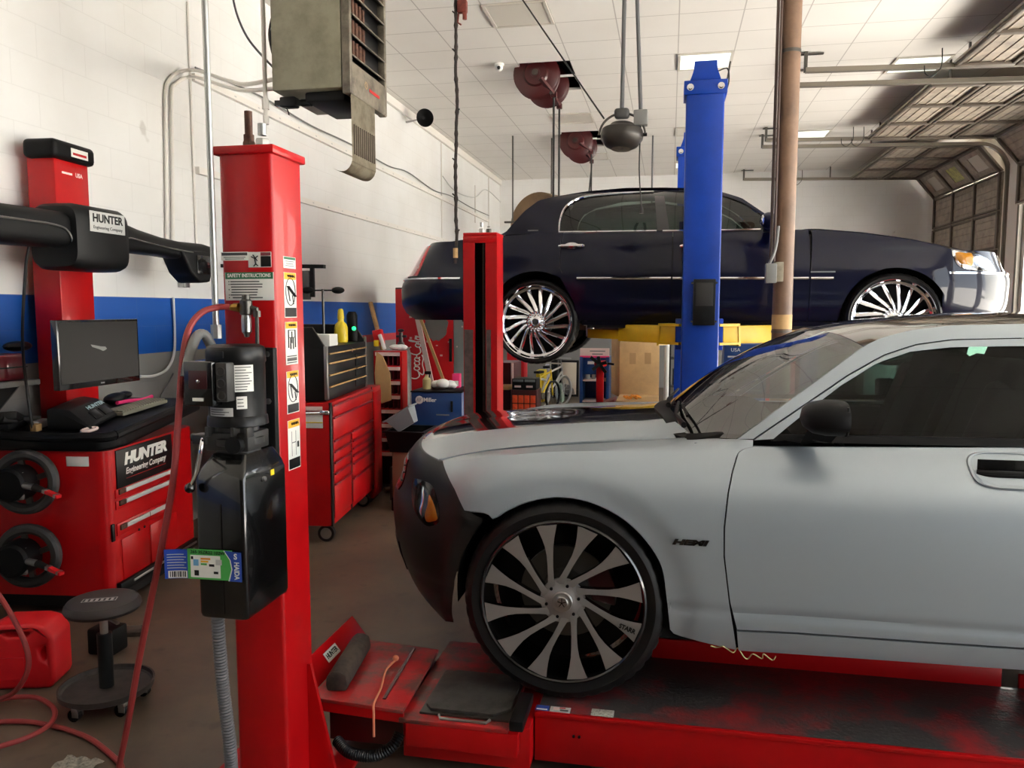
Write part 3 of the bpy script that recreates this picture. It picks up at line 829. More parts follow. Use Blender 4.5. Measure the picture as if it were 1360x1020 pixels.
surf(loft(rl, rbk, 10, .04), 'rear_window', 'car_glass', d=.006)
tk_ = [V((3.68+.06*(1-(abs(i-20)/20)**2), lerp(3.05, 2*YC-3.05, i/40), 1.235)) for i in range(41)]
surf(loft(rbk, tk_, 6, .02), 'trunk_lid', 'silver_car')
rows = []
for j in range(9):
    z = lerp(.52, 1.235, j/8); row = []
    for i in range(41):
        a = PI*i/40; x = 3.0+.74*max(0, math.sin(a))**(2/2.6); y = YC-.945*math.copysign(abs(math.cos(a))**(2/2.6), math.cos(a))*1
        row.append(V((max(x, 3.44), y if x > 3.44 else YC-.82*math.copysign(1, math.cos(a)), z)))
    rows.append(row)
surf(rows, 'rear_bumper', 'silver_car', (-1, 0, 0))
# dark inner shell so that gaps and arches read black
sh = MB()
sh.span((-.02, 2.86, .50), (2.20, 2*YC-2.86, .70)); sh.span((-1.0, 3.25, .56), (3.5, 2*YC-3.25, .95)); sh.span((3.10, 3.1, .55), (3.5, 4.4, 1.1))
part(sh, 'underbody', 'interior_black', car)
for wx in (AX, RX):
    for far in (0, 1):
        mb = MB(); A = arc(wx, RA+.012, -96, 98, 24)
        r0 = [V((p.x, Sc(p.x, max(p.z, .53))+.014, p.z)) for p in A]; r1 = [V((p.x, 3.24, p.z)) for p in A]
        rows = [r0, r1, [V((wx, 3.24, AZ))]*len(A)]
        if far: rows = [[V((p.x, 2*YC-p.y, p.z)) for p in r] for r in rows]
        mb.grid(rows); mb.weld(1e-5); part(mb, 'wheel_arch_liner', 'interior_black', car)
# black strips behind the door gaps, painted in as their shade
skin(car, 'door_seal', 'interior_black', coons([V((p.x-.03, 0, p.z)) for p in door_l[::len(door_l)-1]], [V((p.x+.03, 0, p.z)) for p in door_l[::len(door_l)-1]], [V((p.x-.03, 0, p.z)) for p in (door_l[0], door_l[-1])], [V((p.x-.03, 0, p.z)) for p in (door_l[0], door_l[-1])], 2, 2), Sc, YC, off=.04) if False else None
mb = MB(); mb.grid([[V((p.x-.02, Sc(p.x, p.z)+.016, p.z)) for p in door_l[:-1]], [V((p.x+.025, Sc(p.x, p.z)+.016, p.z)) for p in door_l[:-1]]])
mb.grid([[V((p.x, Sc(p.x, p.z)+.017, p.z-.025)) for p in sill], [V((p.x, Sc(p.x, p.z)+.017, p.z+.02)) for p in sill]])
mb.grid([[V((p.x, Sc(p.x, p.z)+.016, p.z-.015)) for p in cut], [V((p.x, Sc(p.x, p.z)+.02, p.z+.015)) for p in cut]])
part(mb, 'door_seal', 'interior_black', car)
# mirror
mb = MB()
c0 = at(1097, 559, Y=2.80)
prof = [(0, .02), (.012, .55), (.035, .86), (.075, 1.0), (.115, 1.0), (.135, .94)]
rows = []
for dx_, s in prof:
    row = []
    for i in range(28):
        a = 2*PI*i/28; ca, sa = math.cos(a), math.sin(a)
        row.append(V((c0.x-.082+dx_*1.08, c0.y+.02+.105*s*math.copysign(abs(ca)**.75, ca)*1.0-.0, c0.z+(.062 if sa > 0 else .056)*s*math.copysign(abs(sa)**.8, sa)+.006)))
    rows.append(row)
vv = mb.grid(rows, cv=True); mb._face(vv[0]); mb._face(vv[-1][::-1])
mir_ = part(mb, 'wing_mirror', 'black_plastic', car, ang=50)
part(MB().box((c0.x+.056, c0.y+.02, c0.z+.004), (.004, .18, .10), .001), 'mirror_glass', 'black_gloss', mir_)
mb = MB(); mb.grid([[V((x, y, z)) for x, y, z in r] for r in [[(.35, 3.0, 1.208), (.44, 3.0, 1.21), (.50, 3.0, 1.21)], [(.42, 2.985, 1.225), (.47, 2.985, 1.235), (.53, 2.985, 1.228)], [(.46, 2.90, 1.232), (.50, 2.90, 1.243), (.56, 2.90, 1.234)], [(c0.x-.05, c0.y+.06, c0.z-.045), (c0.x, c0.y+.06, c0.z-.035), (c0.x+.06, c0.y+.06, c0.z-.045)]]]); mb.solid(.012)
part(mb, 'mirror_stalk', 'black_plastic', mir_)
# door handle
hc = at(1360, 634, Y=2.81)
mb = MB()
ring = []
for i in range(32):
    a = 2*PI*i/32; ring.append((math.copysign(abs(math.cos(a))**.55, math.cos(a)), math.copysign(abs(math.sin(a))**.7, math.sin(a))))
rows = []
for s, dy in ((1.06, -.001), (1.04, -.009), (.97, -.010), (.93, -.001), (.90, .006)):
    rows.append([V((hc.x+x*.122*s, Sc(hc.x+x*.12, hc.z+z*.05)+dy, hc.z+z*.048*(s if s > .95 else s*.94))) for x, z in ring])
mb.grid(rows, cv=True); hnd = part(mb, 'door_handle', 'silver_car', car)
mb = MB(); mb.box((hc.x, Sc(hc.x, hc.z)+.003-.003, hc.z), (.205, .004, .072), .001); part(mb, 'handle_recess', 'black_gloss', hnd)
mb = MB(); mb.tube(cr([(hc.x-.105, Sc(hc.x, hc.z)-.004, hc.z-.012), (hc.x-.06, Sc(hc.x, hc.z)-.016, hc.z-.012), (hc.x+.06, Sc(hc.x, hc.z)-.016, hc.z-.012), (hc.x+.105, Sc(hc.x, hc.z)-.004, hc.z-.012)], 6), .013, 10); part(mb, 'handle_grip', 'black_plastic', hnd)
# curly loose wires hanging under the sill
w_ = [on(x, y, Sc) for x, y in ((944, 857), (952, 861), (960, 858), (966, 863), (974, 866), (980, 862), (988, 872), (994, 876), (1000, 868), (1012, 876), (1014, 868), (1026, 878), (1030, 871))]
part(MB().tube(cr([V((p.x, p.y-.004+.012*(i % 2), p.z)) for i, p in enumerate(w_)], 6), .0022, 5), 'loose_wire', 'cloudy', car)
# wipers
for a, b_ in (((895, 560), (868, 537)), ((985, 577), (905, 566))):
    pass
mb = MB()
w0 = V((.06, 3.05, 1.262)); mb.tube([w0, V((.03, 3.25, 1.275)), V((.045, 3.6, 1.287))], [.012, .008, .006], 8); mb.tube([V((.075, 3.2, 1.277)), V((.05, 3.75, 1.29))], .006, 6)
part(mb, 'wiper', 'black_plastic', car)
mb = MB(); mb.tube([V((.0, 3.62, 1.27)), V((.0, 3.8, 1.278)), V((.05, 4.2, 1.287))], [.012, .008, .006], 8); part(mb, 'wiper', 'black_plastic', car)
# badge on the fender
bo = at(915.5, 720.5, Y=2.80); bz = bo.z
text('HEMI', V((bo.x, Sc(bo.x, bz)-.0015, bz)), NX, NZ, .026, 'black_gloss', car, 'fender_badge', shear=.25, bold=.0016, width=.128, t=.004)
# cabin
mb = MB(); mb.span((.05, 2.95, .70), (2.3, 4.54, .74)); part(mb, 'cabin_floor', 'interior_black', car)
mb = MB()
pr = [(.06, 1.20), (.20, 1.235), (.42, 1.235), (.50, 1.20), (.52, 1.10), (.46, .95), (.40, .72), (.06, .72)]
mb.prism(pr, (0, 4.42, 0), NX, NZ, 1.35, .02); part(mb, 'dashboard', 'interior_black', car)
for far in (0, 1):
    mb = MB(); mb.grid([[V((x, y if not far else 2*YC-y, z)) for x in (.1, .8, 1.5, 2.3)] for y, z in ((2.9, .6), (2.88, .95), (2.96, 1.15), (3.025, 1.20), (3.05, 1.19), (3.05, .6))])
    part(mb, 'door_card', 'interior_black', car)
mb = MB(); rows = [[V((p.x, p.y, p.z-.03)) for p in r] for r in roof_rows]; mb.grid(rows); part(mb, 'headliner', 'interior_grey', car)
def seat(x, y):
    mb = MB(); mb.box((x-.12, y, .90), (.52, .5, .16), .06)
    R = Matrix.Rotation(math.radians(20), 3, 'Y')
    mb.box((x+.21, y, 1.22), (.15, .50, .62), .06, R, 3); mb.box((x+.19, y-.21, 1.18), (.20, .09, .5), .04, R, 3); mb.box((x+.19, y+.21, 1.18), (.20, .09, .5), .04, R, 3)
    s = part(mb, 'seat', 'interior_grey', car)
    part(MB().box((x+.32, y, 1.515), (.11, .26, .15), .045, R, 3), 'headrest', 'interior_grey', s)
    for q in (-.06, .06): part(MB().cyl((x+.27, y+q, 1.42), (x+.31, y+q, 1.47), .007, n=8), 'headrest_post', 'chrome', s)
seat(.98, 3.40); seat(.98, 4.10)
mb = MB(); mb.box((2.0, YC, .95), (.5, 1.3, .2), .06); mb.box((2.3, YC, 1.22), (.16, 1.3, .6), .06, Matrix.Rotation(math.radians(22), 3, 'Y')); part(mb, 'rear_seat', 'interior_black', car)
mb = MB(); c_ = V((.66, 3.33, 1.15)); ax = V((.88, 0, .47)).normalized(); ux = NY; vx = ax.cross(ux)
mb.tube([c_+(ux*math.cos(k*2*PI/40)+vx*math.sin(k*2*PI/40))*.185 for k in range(40)], .016, 10, closed=True)
for a in (90, 210, 330): mb.tube([c_+ax*-.03, c_+(ux*math.cos(math.radians(a))+vx*math.sin(math.radians(a)))*.18], .016, 8)
mb.lathe([(.0, .02), (.06, .015), (.075, -.01), (.07, -.04)], c_, ax, 20); mb.cyl(c_-ax*.04, c_-ax*.25, .03)
part(mb, 'steering_wheel', 'interior_black', car)
mb = MB(); mb.box((.50, YC, 1.50), (.03, .24, .065), .015, Matrix.Rotation(math.radians(-15), 3, 'Y')); mb.cyl((.50, YC, 1.51), (.54, YC, 1.555), .01); part(mb, 'rear_view_mirror', 'black_plastic', car)
# ---- wheels
TY_ = tyre_mesh(WR, .308, .25)
subs = []
subs.append(('rim_barrel', lathe_mesh([(.309, .004), (.312, -.002), (.306, -.006), (.300, -.002), (.297, .012), (.290, .05), (.288, .22), (.30, .24)], 'black_gloss', 80), None))
PATH = [(.060, -32), (.075, -22), (.100, -14), (.140, -7), (.180, -3.2), (.215, -1.5), (.245, -.6), (.272, 0), (.297, .4)]
WID = [.034, .027, .022, .021, .024, .032, .046, .062, .079]
DEP = [.020, .016, .013, .010, .008, .006, .004, .002, .001]
base = spoke_mesh(PATH, WID, DEP, .035, ['machined', 'black_gloss'])
for k in range(12):
    me = base.copy(); me.transform(Matrix.Rotation(math.radians(18+30*k), 4, 'Y')); subs.append(('spoke', me, None))
bpy.data.meshes.remove(base)
subs.append(('hub', lathe_mesh([(.0, .010), (.04, .010), (.043, .012), (.060, .016), (.084, .020), (.086, .03), (.07, .06)], 'machined', 48), None))
subs.append(('centre_cap', lathe_mesh([(.0, -.004), (.020, -.004), (.024, -.001), (.036, .0), (.039, .004), (.039, .013)], 'steel', 40), None))
mb = MB()
for k in range(5): mb.bar((0, -.005, 0), (.017*math.sin(k*2*PI/5), -.005, .017*math.cos(k*2*PI/5)), .003, .003)
subs.append(('cap_star', mesh_of(mb, 'black_paint'), None))
for k in range(6):
    a = k*PI/3+.3; subs.append(('lug_bolt', mesh_of(MB().cyl((.062*math.sin(a), .010, .062*math.cos(a)), (.062*math.sin(a), .022, .062*math.cos(a)), .006, n=10), 'black_paint'), None))
subs.append(('inner_barrel', lathe_mesh([(.0, .19), (.286, .19), (.286, .2), (.0, .2)], 'interior_black', 48), None))  # added black disc, stands for the shade behind the spokes
subs.append(('brake_disc', lathe_mesh([(.0, .12), (.09, .12), (.095, .125), (.178, .125), (.178, .155), (.09, .155)], 'dark_steel', 48), None))
mb = MB(); mb.prism([(.10*math.cos(a), .10*math.sin(a)) for a in (-.2, .2, .6)]+[(.195*math.cos(a), .195*math.sin(a)) for a in (.6, .2, -.2)], (0, .10, 0), NX, NZ, -.085, .008)
subs.append(('brake_caliper', mesh_of(mb, 'dark_red'), None))
WY = 2.835
Rz = Matrix.Rotation(PI, 4, 'Z')
wheel_set('wheel', (TY_,), subs, car, [Matrix.Translation((AX, WY, AZ)), Matrix.Translation((RX, WY, AZ)), Matrix.Translation((AX, 2*YC-WY, AZ)) @ Rz, Matrix.Translation((RX, 2*YC-WY, AZ)) @ Rz])
fw = [o for o in car.children if o.name.startswith('wheel') and o.data == TY_][0]
ta = math.radians(16+30*3+11)
tr_ = V((AX+.245*math.cos(math.radians(19)), WY-.001, AZ-.245*math.sin(math.radians(19))))
text('STARR', V((AX+.255*math.cos(math.radians(18.5)), WY-.0015, AZ-.255*math.sin(math.radians(18.5)))), V((math.cos(math.radians(20)), 0, -math.sin(math.radians(20)))), V((math.sin(math.radians(20)), 0, math.cos(math.radians(20)))), .024, 'black_paint', fw, 'spoke_lettering', bold=.001, width=.064)
# axle stubs
mb = MB()
for wx in (AX, RX): mb.cyl((wx, WY+.13, AZ), (wx, 2*YC-WY-.13, AZ), .04, n=16)
part(mb, 'axle', 'interior_black', car)
# ================================================================ FOUR-POST ALIGNMENT RACK
def channel(x0, x1, y0, y1, lip, t, open_to):
    """C-section outline in plan; open_to is +1 (towards +y) or -1"""
    a, b = (y0, y1) if open_to > 0 else (y1, y0); s = open_to; r = .014
    o = [(x0+r, a), (x1-r, a), (x1-.3*r, a+s*.3*r), (x1, a+s*r), (x1, b), (x1-lip, b), (x1-lip, b-s*t), (x1-t, b-s*t), (x1-t, a+s*t), (x0+t, a+s*t), (x0+t, b-s*t), (x0+lip, b-s*t), (x0+lip, b), (x0, b), (x0, a+s*r), (x0+.3*r, a+s*.3*r)]
    return o if s > 0 else o[::-1]
def bolt(x, y, z, h, r, m):
    mb = MB().lathe([(0, h), (r, h-.002), (r, .045), (r*1.0, .045)], (x, y, z), NZ, 14); mb.lathe([(0, .034), (r*1.55, .034), (r*1.75, .028), (r*1.75, .0)], (x, y, z), NZ, 6)
    if m == 'rust_steel': mb.cyl((x, y, z+.034), (x, y, z+.056), r*1.35, n=14)
    return mb
px0, px1, py0, py1, ph = -1.457, -1.268, 2.40, 2.60, 2.20
post = thing('lift_post', 'tall red corner post nearest the camera, covered in safety decals, with two bolts on top', 'lift post', ((px0+px1)/2, 2.5, 0), 'red corner posts of the rack')
part(MB().prism(channel(px0, px1, py0, py1, .055, .01, 1), (0, 0, .02), NX, NY, ph-.02), 'column', 'red_paint', post, ang=50)
part(MB().span((px0-.014, py0-.014, ph), (px1+.014, py1+.02, ph+.028), .006), 'top_cap', 'red_paint', post)
part(bolt(-1.40, 2.50, ph+.028, .135, .013, 'rust_steel'), 'bolt', 'rust_steel', post, label='rusty tall bolt'); part(bolt(-1.335, 2.47, ph+.028, .085, .014, 'steel'), 'bolt', 'galvanised', post, label='shorter bolt with a bright nut')
part(MB().span((-1.60, 2.32, .0), (-1.12, 2.72, .019), .004), 'base_plate', 'red_paint', post)
part(MB().prism([(0, 0), (.10, 0), (.085, .07), (.012, .40), (0, .40)], (px1+.001, 2.575, .02), NX, NZ, .016), 'gusset', 'red_paint', post)
def decal(o, w, h, bars, m, root, name, x=NX, y=NZ, base='white_label'):
    """printed sticker: bars = (cx, cy, w, h, material) in fractions of the sheet"""
    mb = MB(); mb.mi = 0; mb.plate(o, x, y, w, h, .0012, .0003); ms = [base]
    xx = V(x); yy = V(y); zz = xx.cross(yy)
    for cx, cy, bw, bh, bm in bars:
        if bm not in ms: ms.append(bm)
        mb.mi = ms.index(bm); mb.plate(V(o)+xx*(cx*w)+yy*(cy*h)+zz*.0012, x, y, bw*w, bh*h, .0004)
    return part(mb, name, ms, root)
fy = py0-.0002
lines = lambda y0, y1, n, w=.82, hh=.045: [(random.uniform(-.03, .03)-(1-k_)*w/2, lerp(y0, y1, i/(n-1)), w*k_, hh, 'dark_grey') for i in range(n) for k_ in (random.uniform(.72, 1),)]
decal((-1.408, fy, 1.874), .098, .028, [(0, .25, .94, .34, 'dark_grey'), (0, -.12, .8, .10, 'mid_grey'), (0, -.32, .7, .10, 'mid_grey')], None, post, 'decal')
d_ = decal((-1.318, fy, 1.862), .082, .050, [(.26, .36, .44, .22, 'maroon'), (.26, -.12, .44, .68, 'black_paint')], None, post, 'decal')
mb = MB()
for a, b in (((-.030, .010), (-.018, .004)), ((-.018, .004), (-.014, -.014)), ((-.018, .004), (-.006, .012)), ((-.014, -.014), (-.022, -.021)), ((-.014, -.014), (-.006, -.02)), ((-.024, .016), (-.008, -.004))):
    mb.bar((-1.318+a[0], fy-.002, 1.862+a[1]), (-1.318+b[0], fy-.002, 1.862+b[1]), .0016, .0028)
part(mb, 'pictogram', 'black_paint', d_)

mat('green_sign', (34, 110, 74), .5); mat('sign_yellow', (240, 178, 40), .5)
d_ = decal((-1.358, fy, 1.7755), .174, .092, [(0, .38, .98, .24, 'green_sign')]+lines(.17, -.40, 7, .74, .04)+[(-.42, .17-.095*k, .02, .04, 'dark_grey') for k in (0, 1, 3, 5, 6)], None, post, 'decal')
text('SAFETY INSTRUCTIONS', (-1.358, fy-.002, 1.8105), NX, NZ, .0165, 'white_label', d_, width=.155, bold=.0004)
fx = px1+.0002
def warn(z0, z1, kind, yc=2.505, w=.088):
    h = z1-z0; zc_ = (z0+z1)/2; bars = []
    if kind == 'top': bars = [(0, .36, .92, .2, 'green_sign'), (0, .1, .7, .06, 'mid_grey'), (0, -.1, .6, .06, 'mid_grey'), (0, -.28, .7, .06, 'mid_grey')]
    else: bars = [(0, .42, .94, .15, 'sign_yellow'), (0, -.38, .92, .2, 'black_paint') if kind != 'b' else (0, -.38, .8, .03, 'dark_grey')]
    if kind == 'b': bars += [(0, -.30-.05*k, .8, .025, 'dark_grey') for k in range(4)]
    if kind == 'd': bars += [(-.2, .02, .025, .5, 'dark_grey'), (.14, .02, .025, .5, 'dark_grey'), (-.03, .04, .34, .016, 'dark_grey'), (.32, -.02, .16, .12, 'black_paint')]
    d = decal((fx, yc, zc_), w, h, bars, None, post, 'decal', NY, NZ)
    if kind != 'top': text('WARNING', (fx+.002, yc+.006, z1-h*.08), NY, NZ, h*.085, 'black_paint', d, width=w*.62)
    mb = MB()
    if kind in 'ac':
        mb.tube([(fx+.0018, yc+.034*math.cos(t*PI/16), zc_+.012+.046*math.sin(t*PI/16)) for t in range(32)], .0014, 5, closed=True)
        mb.bar((fx+.0016, yc-.026, zc_+.03), (fx+.0016, yc+.026, zc_-.004), .002, .02, up=NX)
        mb.bar((fx+.0016, yc-.02, zc_+.03), (fx+.0016, yc-.006, zc_-.02), .002, .004, up=NX); mb.bar((fx+.0016, yc+.012, zc_+.0), (fx+.0016, yc+.02, zc_-.03), .002, .004, up=NX)
    elif kind == 'b':
        for a, b in (((-.024, .045), (.024, .045)), ((-.024, .02), (.024, .02)), ((-.024, .045), (-.024, -.015)), ((.024, .045), (.024, -.015)), ((-.01, .02), (-.01, -.02)), ((.01, .02), (.01, -.02)), ((0, .04), (0, .0))):
            mb.bar((fx+.0016, yc+a[0], zc_+a[1]), (fx+.0016, yc+b[0], zc_+b[1]), .002, .005, up=NX)
    else: return
    part(mb, 'pictogram', 'black_paint', d)
warn(1.838, 1.877, 'top'); warn(1.672, 1.824, 'a'); warn(1.512, 1.658, 'b'); warn(1.345, 1.490, 'c'); warn(1.150, 1.322, 'd')
# the farther post of the same rack: open channel towards the camera
fpx0, fpx1, fpy0, fpy1 = at(615, 330, Y=4.95).x, at(660, 330, Y=4.95).x, 4.95, 5.15
fh = at(637, 313, Y=4.95).z
p2 = thing('lift_post', 'red channel post in front of the rear wheel of the raised navy sedan', 'lift post', ((fpx0+fpx1)/2, 5.05, 0), 'red corner posts of the rack')
lw = (fpx1-fpx0)*.34
part(MB().prism(channel(fpx0, fpx1, fpy0, fpy1, lw, .012, -1), (0, 0, .02), NX, NY, fh-.02), 'column', 'red_paint', p2, ang=50)
mb = MB(); mb.span((fpx0, fpy0-.001, fh), (fpx1, fpy1, fh+.02), .004); mb.span((fpx0+.002, fpy0-.002, fh-.045), (fpx1-.002, fpy0+.004, fh-.001), .002); part(mb, 'top_cap', 'red_paint', p2)
cxp = (fpx0+fpx1)/2
part(MB().cyl((cxp+.01, fpy0+.06, .05), (cxp+.01, fpy0+.06, fh-.01), .009, n=10), 'lifting_rod', 'dark_steel', p2)
part(MB().span((fpx0+.014, fpy1-.02, .03), (fpx1-.014, fpy1-.0125, fh-.03)), 'channel_lining', 'interior_black', p2)  # black sheet at the back of the slot, standing in for its shade
part(bolt(cxp-.012, fpy0+.1, fh+.02, .075, .011, 'steel'), 'bolt', 'galvanised', p2); part(bolt(cxp+.03, fpy0+.12, fh+.02, .05, .010, 'steel'), 'bolt', 'dark_steel', p2)
mat('worn_brown', (92, 74, 70), .6, vary=.4, vscale=20)
part(MB().span((fpx0+.004, fpy0-.002, .03), (fpx0+lw-.012, fpy0-.0005, 1.57)), 'wear_strip', 'worn_brown', p2); part(MB().span((fpx1-lw+.004, fpy0-.002, .03), (fpx1-lw+.035, fpy0-.0005, 1.57)), 'wear_strip', 'worn_brown', p2)
part(MB().span((fpx0-.12, 4.9, 0), (fpx1+.12, 5.25, .019), .004), 'base_plate', 'red_paint', p2)
# ---- runways, crossbeam and front plates
rk = thing('alignment_rack', 'low red drive-on rack with worn runways under the silver sedan', 'car lift', (1.5, YC, 0))
part(MB().span((4.15, 2.66, .03), (4.3, 4.88, .215), .006), 'crossbeam', 'red_paint', rk)
for far in (0, 1):
    f_ = lambda y: 2*YC-y if far else y
    def sp(a, b, bev=.003): return MB().span((a[0], f_(a[1]), a[2]), (b[0], f_(b[1]), b[2]), bev)
    mb = sp((-.46, 2.735, .045), (4.14, 3.30, .222), .004); run = part(mb, 'runway', 'red_paint', rk)
    part(sp((-.45, 2.745, .2225), (4.13, 3.285, .2305), .001), 'deck', 'red_deck', run)
    part(sp((-.46, 2.727, .218), (4.14, 2.747, .2335), .002), 'edge_trim', 'red_paint', run)
    part(sp((-.05, 3.287, .20), (1.30, 3.303, .315), .006), 'wheel_guide', 'red_paint', run)
    part(sp((1.36, 3.287, .20), (4.1, 3.303, .285), .006), 'wheel_guide', 'red_paint', run)
    if far: continue
    part(sp((-.94, 2.66, .05), (-.465, 3.30, .205), .004), 'plate_carrier', 'red_paint', rk)
    part(sp((-.915, 2.612, .118), (-.50, 2.655, .205), .004), 'fascia', 'red_paint', rk)
    part(sp((-.94, 2.61, .2055), (-.535, 3.30, .222), .003), 'carrier_deck', 'red_worn', rk)
    pl = [(-.862, 2.70), (-.835, 2.668), (-.60, 2.668), (-.545, 2.72), (-.548, 2.92), (-.60, 2.985), (-.82, 2.985), (-.862, 2.94)]
    part(MB().span((-.875, f_(2.655), .2222), (-.54, f_(3.00), .231), .002), 'plate_base', 'dark_steel', rk)
    part(MB().prism([(x, f_(y)) for x, y in pl], (0, 0, .2312), NX, NY, .012, .002), 'turn_plate', 'plate_steel' if 'plate_steel' in MAT else 'dark_steel', rk)
    part(MB().tube([(-.80, f_(2.655), .226), (-.79, f_(2.632), .226), (-.62, f_(2.632), .226), (-.61, f_(2.655), .226)], .006, 8), 'pull_handle', 'steel', rk)
    part(MB().box((-.502, f_(2.70), .2465), (.05, .22, .038), .004), 'lock_bar', 'black_rubber', rk)
    # front section
    part(sp((-1.25, 2.70, .06), (-.955, 3.14, .2), .004), 'end_box', 'dark_red', rk)
    pa = [(-1.30, 2.645), (-.925, 2.615), (-.945, 3.14), (-1.30, 3.18)]
    part(MB().prism([(x, f_(y)) for x, y in pa], (0, 0, .236), NX, NY, .014, .002), 'end_plate', 'red_worn', rk)
    part(MB().prism([(x, f_(y)) for x, y in [(-1.295, 2.648), (-.925, 2.62), (-.925, 2.632), (-1.295, 2.66)]], (0, 0, .20), NX, NY, .035), 'plate_lip', 'red_paint', rk)
    part(MB().bar((-1.02, f_(2.68), .253), (-1.05, f_(3.12), .253), .012, .005), 'weld_rib', 'dark_red', rk)
    part(MB().box((-1.345, f_(2.98), .285), (.014, .50, .11), .004, Matrix.Rotation(math.radians(-38), 3, 'Y')), 'end_stop', 'red_paint', rk)
mat('plate_steel', (84, 82, 78), .5, metal=.5, vary=.35, vscale=14)
for o in rk.children:
    if o.name.startswith('turn_plate'): o.data.materials[0] = MAT['plate_steel']
es = [o for o in rk.children if o.name.startswith('end_stop')][0]
R_ = Matrix.Rotation(math.radians(-38), 3, 'Y'); n_ = R_ @ NX
lb = V((-1.345, 2.93, .289))+n_*.0075
d_ = part(MB().plate(lb, NY, R_ @ NZ, .115, .042, .001), 'name_plate', 'white_label', es)
text('HUNTER', lb+n_*.0012, NY, R_ @ NZ, .030, 'black_paint', es, width=.095, bold=.0008)
run0 = [o for o in rk.children if o.name.startswith('runway')][0]
decal((-.437, 2.768, .2308), .05, .042, [(0, -.2, .8, .2, 'white_label')], None, run0, 'sticker', NX, NY, 'blue_print')
decal((-.37, 2.768, .2308), .075, .04, [(-.2, .1, .3, .5, 'pink_white'), (.2, -.1, .4, .3, 'dark_grey'), (.1, .3, .3, .2, 'red_paint')], None, run0, 'sticker', NX, NY, 'light_grey')
decal((-.215, 2.775, .2308), .082, .05, [], None, run0, 'sticker', NX, NY, 'speckle' if 'speckle' in MAT else 'light_grey')
for x in (-.255, -.235): part(MB().cyl((x*0-.31+(x+.25), 2.7345, .155), (-.31+(x+.25), 2.728, .155), .005, n=10), 'rivet', 'black_paint', run0)
# things lying on the rack
mb = MB(); mb.prism([(-.036, 0), (.036, 0), (.043, .022), (.036, .062), (.014, .075), (-.016, .075), (-.038, .056), (-.042, .022)], (-1.268, 3.07, .2515), V((1, .13, 0)), NZ, .37, .006)
single(mb, 'wheel_chock', 'old_wood', 'weathered dark timber block lying on the red end plate of the rack', 'chock')
mb = MB(); pts = cr([(-1.085, 2.99, .258), (-1.09, 2.90, .262), (-1.075, 2.82, .262), (-1.055, 2.74, .262), (-1.045, 2.66, .260), (-1.035, 2.610, .260), (-1.03, 2.598, .235), (-1.03, 2.596, .15)], 6)
mb.tube(pts, .0045, 8); mb.ball((-1.085, 2.99, .266), .013, n=12)
single(mb, 'cord', 'orange_cord' if 'orange_cord' in MAT else 'tan_card', 'short orange and white cord hanging over the edge of the rack end plate', 'cord')
mb = MB(); p_ = cr([(-1.19, 2.63, .10), (-1.12, 2.585, .085), (-1.02, 2.575, .09), (-.96, 2.60, .12), (-.945, 2.632, .15)], 10); p_ = resample(p_, 70)
mb.tube(p_, [.022 if i % 2 else .018 for i in range(70)], 12); single(mb, 'corrugated_hose', 'black_rubber', 'short black corrugated hose running under the rack end plate beside the red post', 'hose')
# ================================================================ HYDRAULIC POWER UNIT on the near post
pu = thing('hydraulic_power_unit', 'black electric pump with oil tank mounted on the front of the near red post', 'pump', (-1.33, 2.2, .75))
mb = MB(); mb.span((-1.305, 2.372, 1.10), (-1.265, 2.398, 1.575), .003); mb.span((-1.42, 2.385, 1.12), (-1.30, 2.398, 1.57), .002); part(mb, 'bracket', 'black_satin', pu)
for z in (1.555, 1.40, 1.17, 1.12):
    mb = MB().cyl((-1.285, 2.371, z), (-1.285, 2.36, z), .010, n=6); part(mb, 'bracket_bolt', 'steel', pu)
mc = V((-1.318, 2.235, 0))
part(MB().lathe([(0, 1.592), (.070, 1.592), (.084, 1.586), (.089, 1.575), (.089, 1.54), (.086, 1.535), (.086, 1.375), (.090, 1.37), (.092, 1.345), (.075, 1.340)], mc, NZ, 40), 'motor', 'black_paint', pu)
mb = MB().span((mc.x-.015, mc.y-.094, 1.555), (mc.x+.012, mc.y-.086, 1.575), .002); part(mb, 'motor_lug', 'black_satin', pu)
mb = MB(); mb.lathe([(.0, 1.345), (.062, 1.345), (.064, 1.31), (.078, 1.305), (.078, 1.285), (.066, 1.28), (.066, 1.262), (0, 1.262)], mc, NZ, 32); mb.span((mc.x-.072, mc.y-.07, 1.268), (mc.x+.072, mc.y+.06, 1.325), .006)
for a in (-.055, .03, .075): mb.span((mc.x+a-.006, mc.y-.088, 1.315), (mc.x+a+.006, mc.y-.05, 1.345), .001)
part(mb, 'pump_body', 'grey_black', pu)
mb = MB(); mb.lathe([(0, -.012), (.026, -.012), (.028, 0), (.026, .012), (0, .012)], (mc.x+.035, mc.y-.082, 1.292), NY, 20); part(mb, 'pump_cap', 'black_satin', pu)
# junction box
bx0 = at(243, 480, Y=2.10); bx1 = at(283, 540, Y=2.10)
mb = MB(); mb.span((bx0.x, 2.10, bx1.z), (bx1.x, 2.20, bx0.z), .004); part(mb, 'junction_box', 'black_gloss', pu)
part(MB().box(((bx0.x+bx1.x)/2, 2.0985, (bx0.z+bx1.z)/2+.012), (.06, .002, .055), .0005), 'box_cover', 'maroon_dark' if 'maroon_dark' in MAT else 'black_satin', pu)
part(MB().lathe([(0, -.008), (.005, -.006), (.006, 0)], ((bx0.x+bx1.x)/2+.004, 2.097, (bx0.z+bx1.z)/2+.008), NY, 12), 'cover_screw', 'chrome', pu)
decal(((bx0.x+bx1.x)/2, 2.0975, bx1.z+.02), .036, .010, [], None, pu, 'sticker')
mb = MB(); mb.span((bx1.x+.001, 2.115, bx1.z+.012), (bx1.x+.038, 2.185, bx0.z-.004), .004)
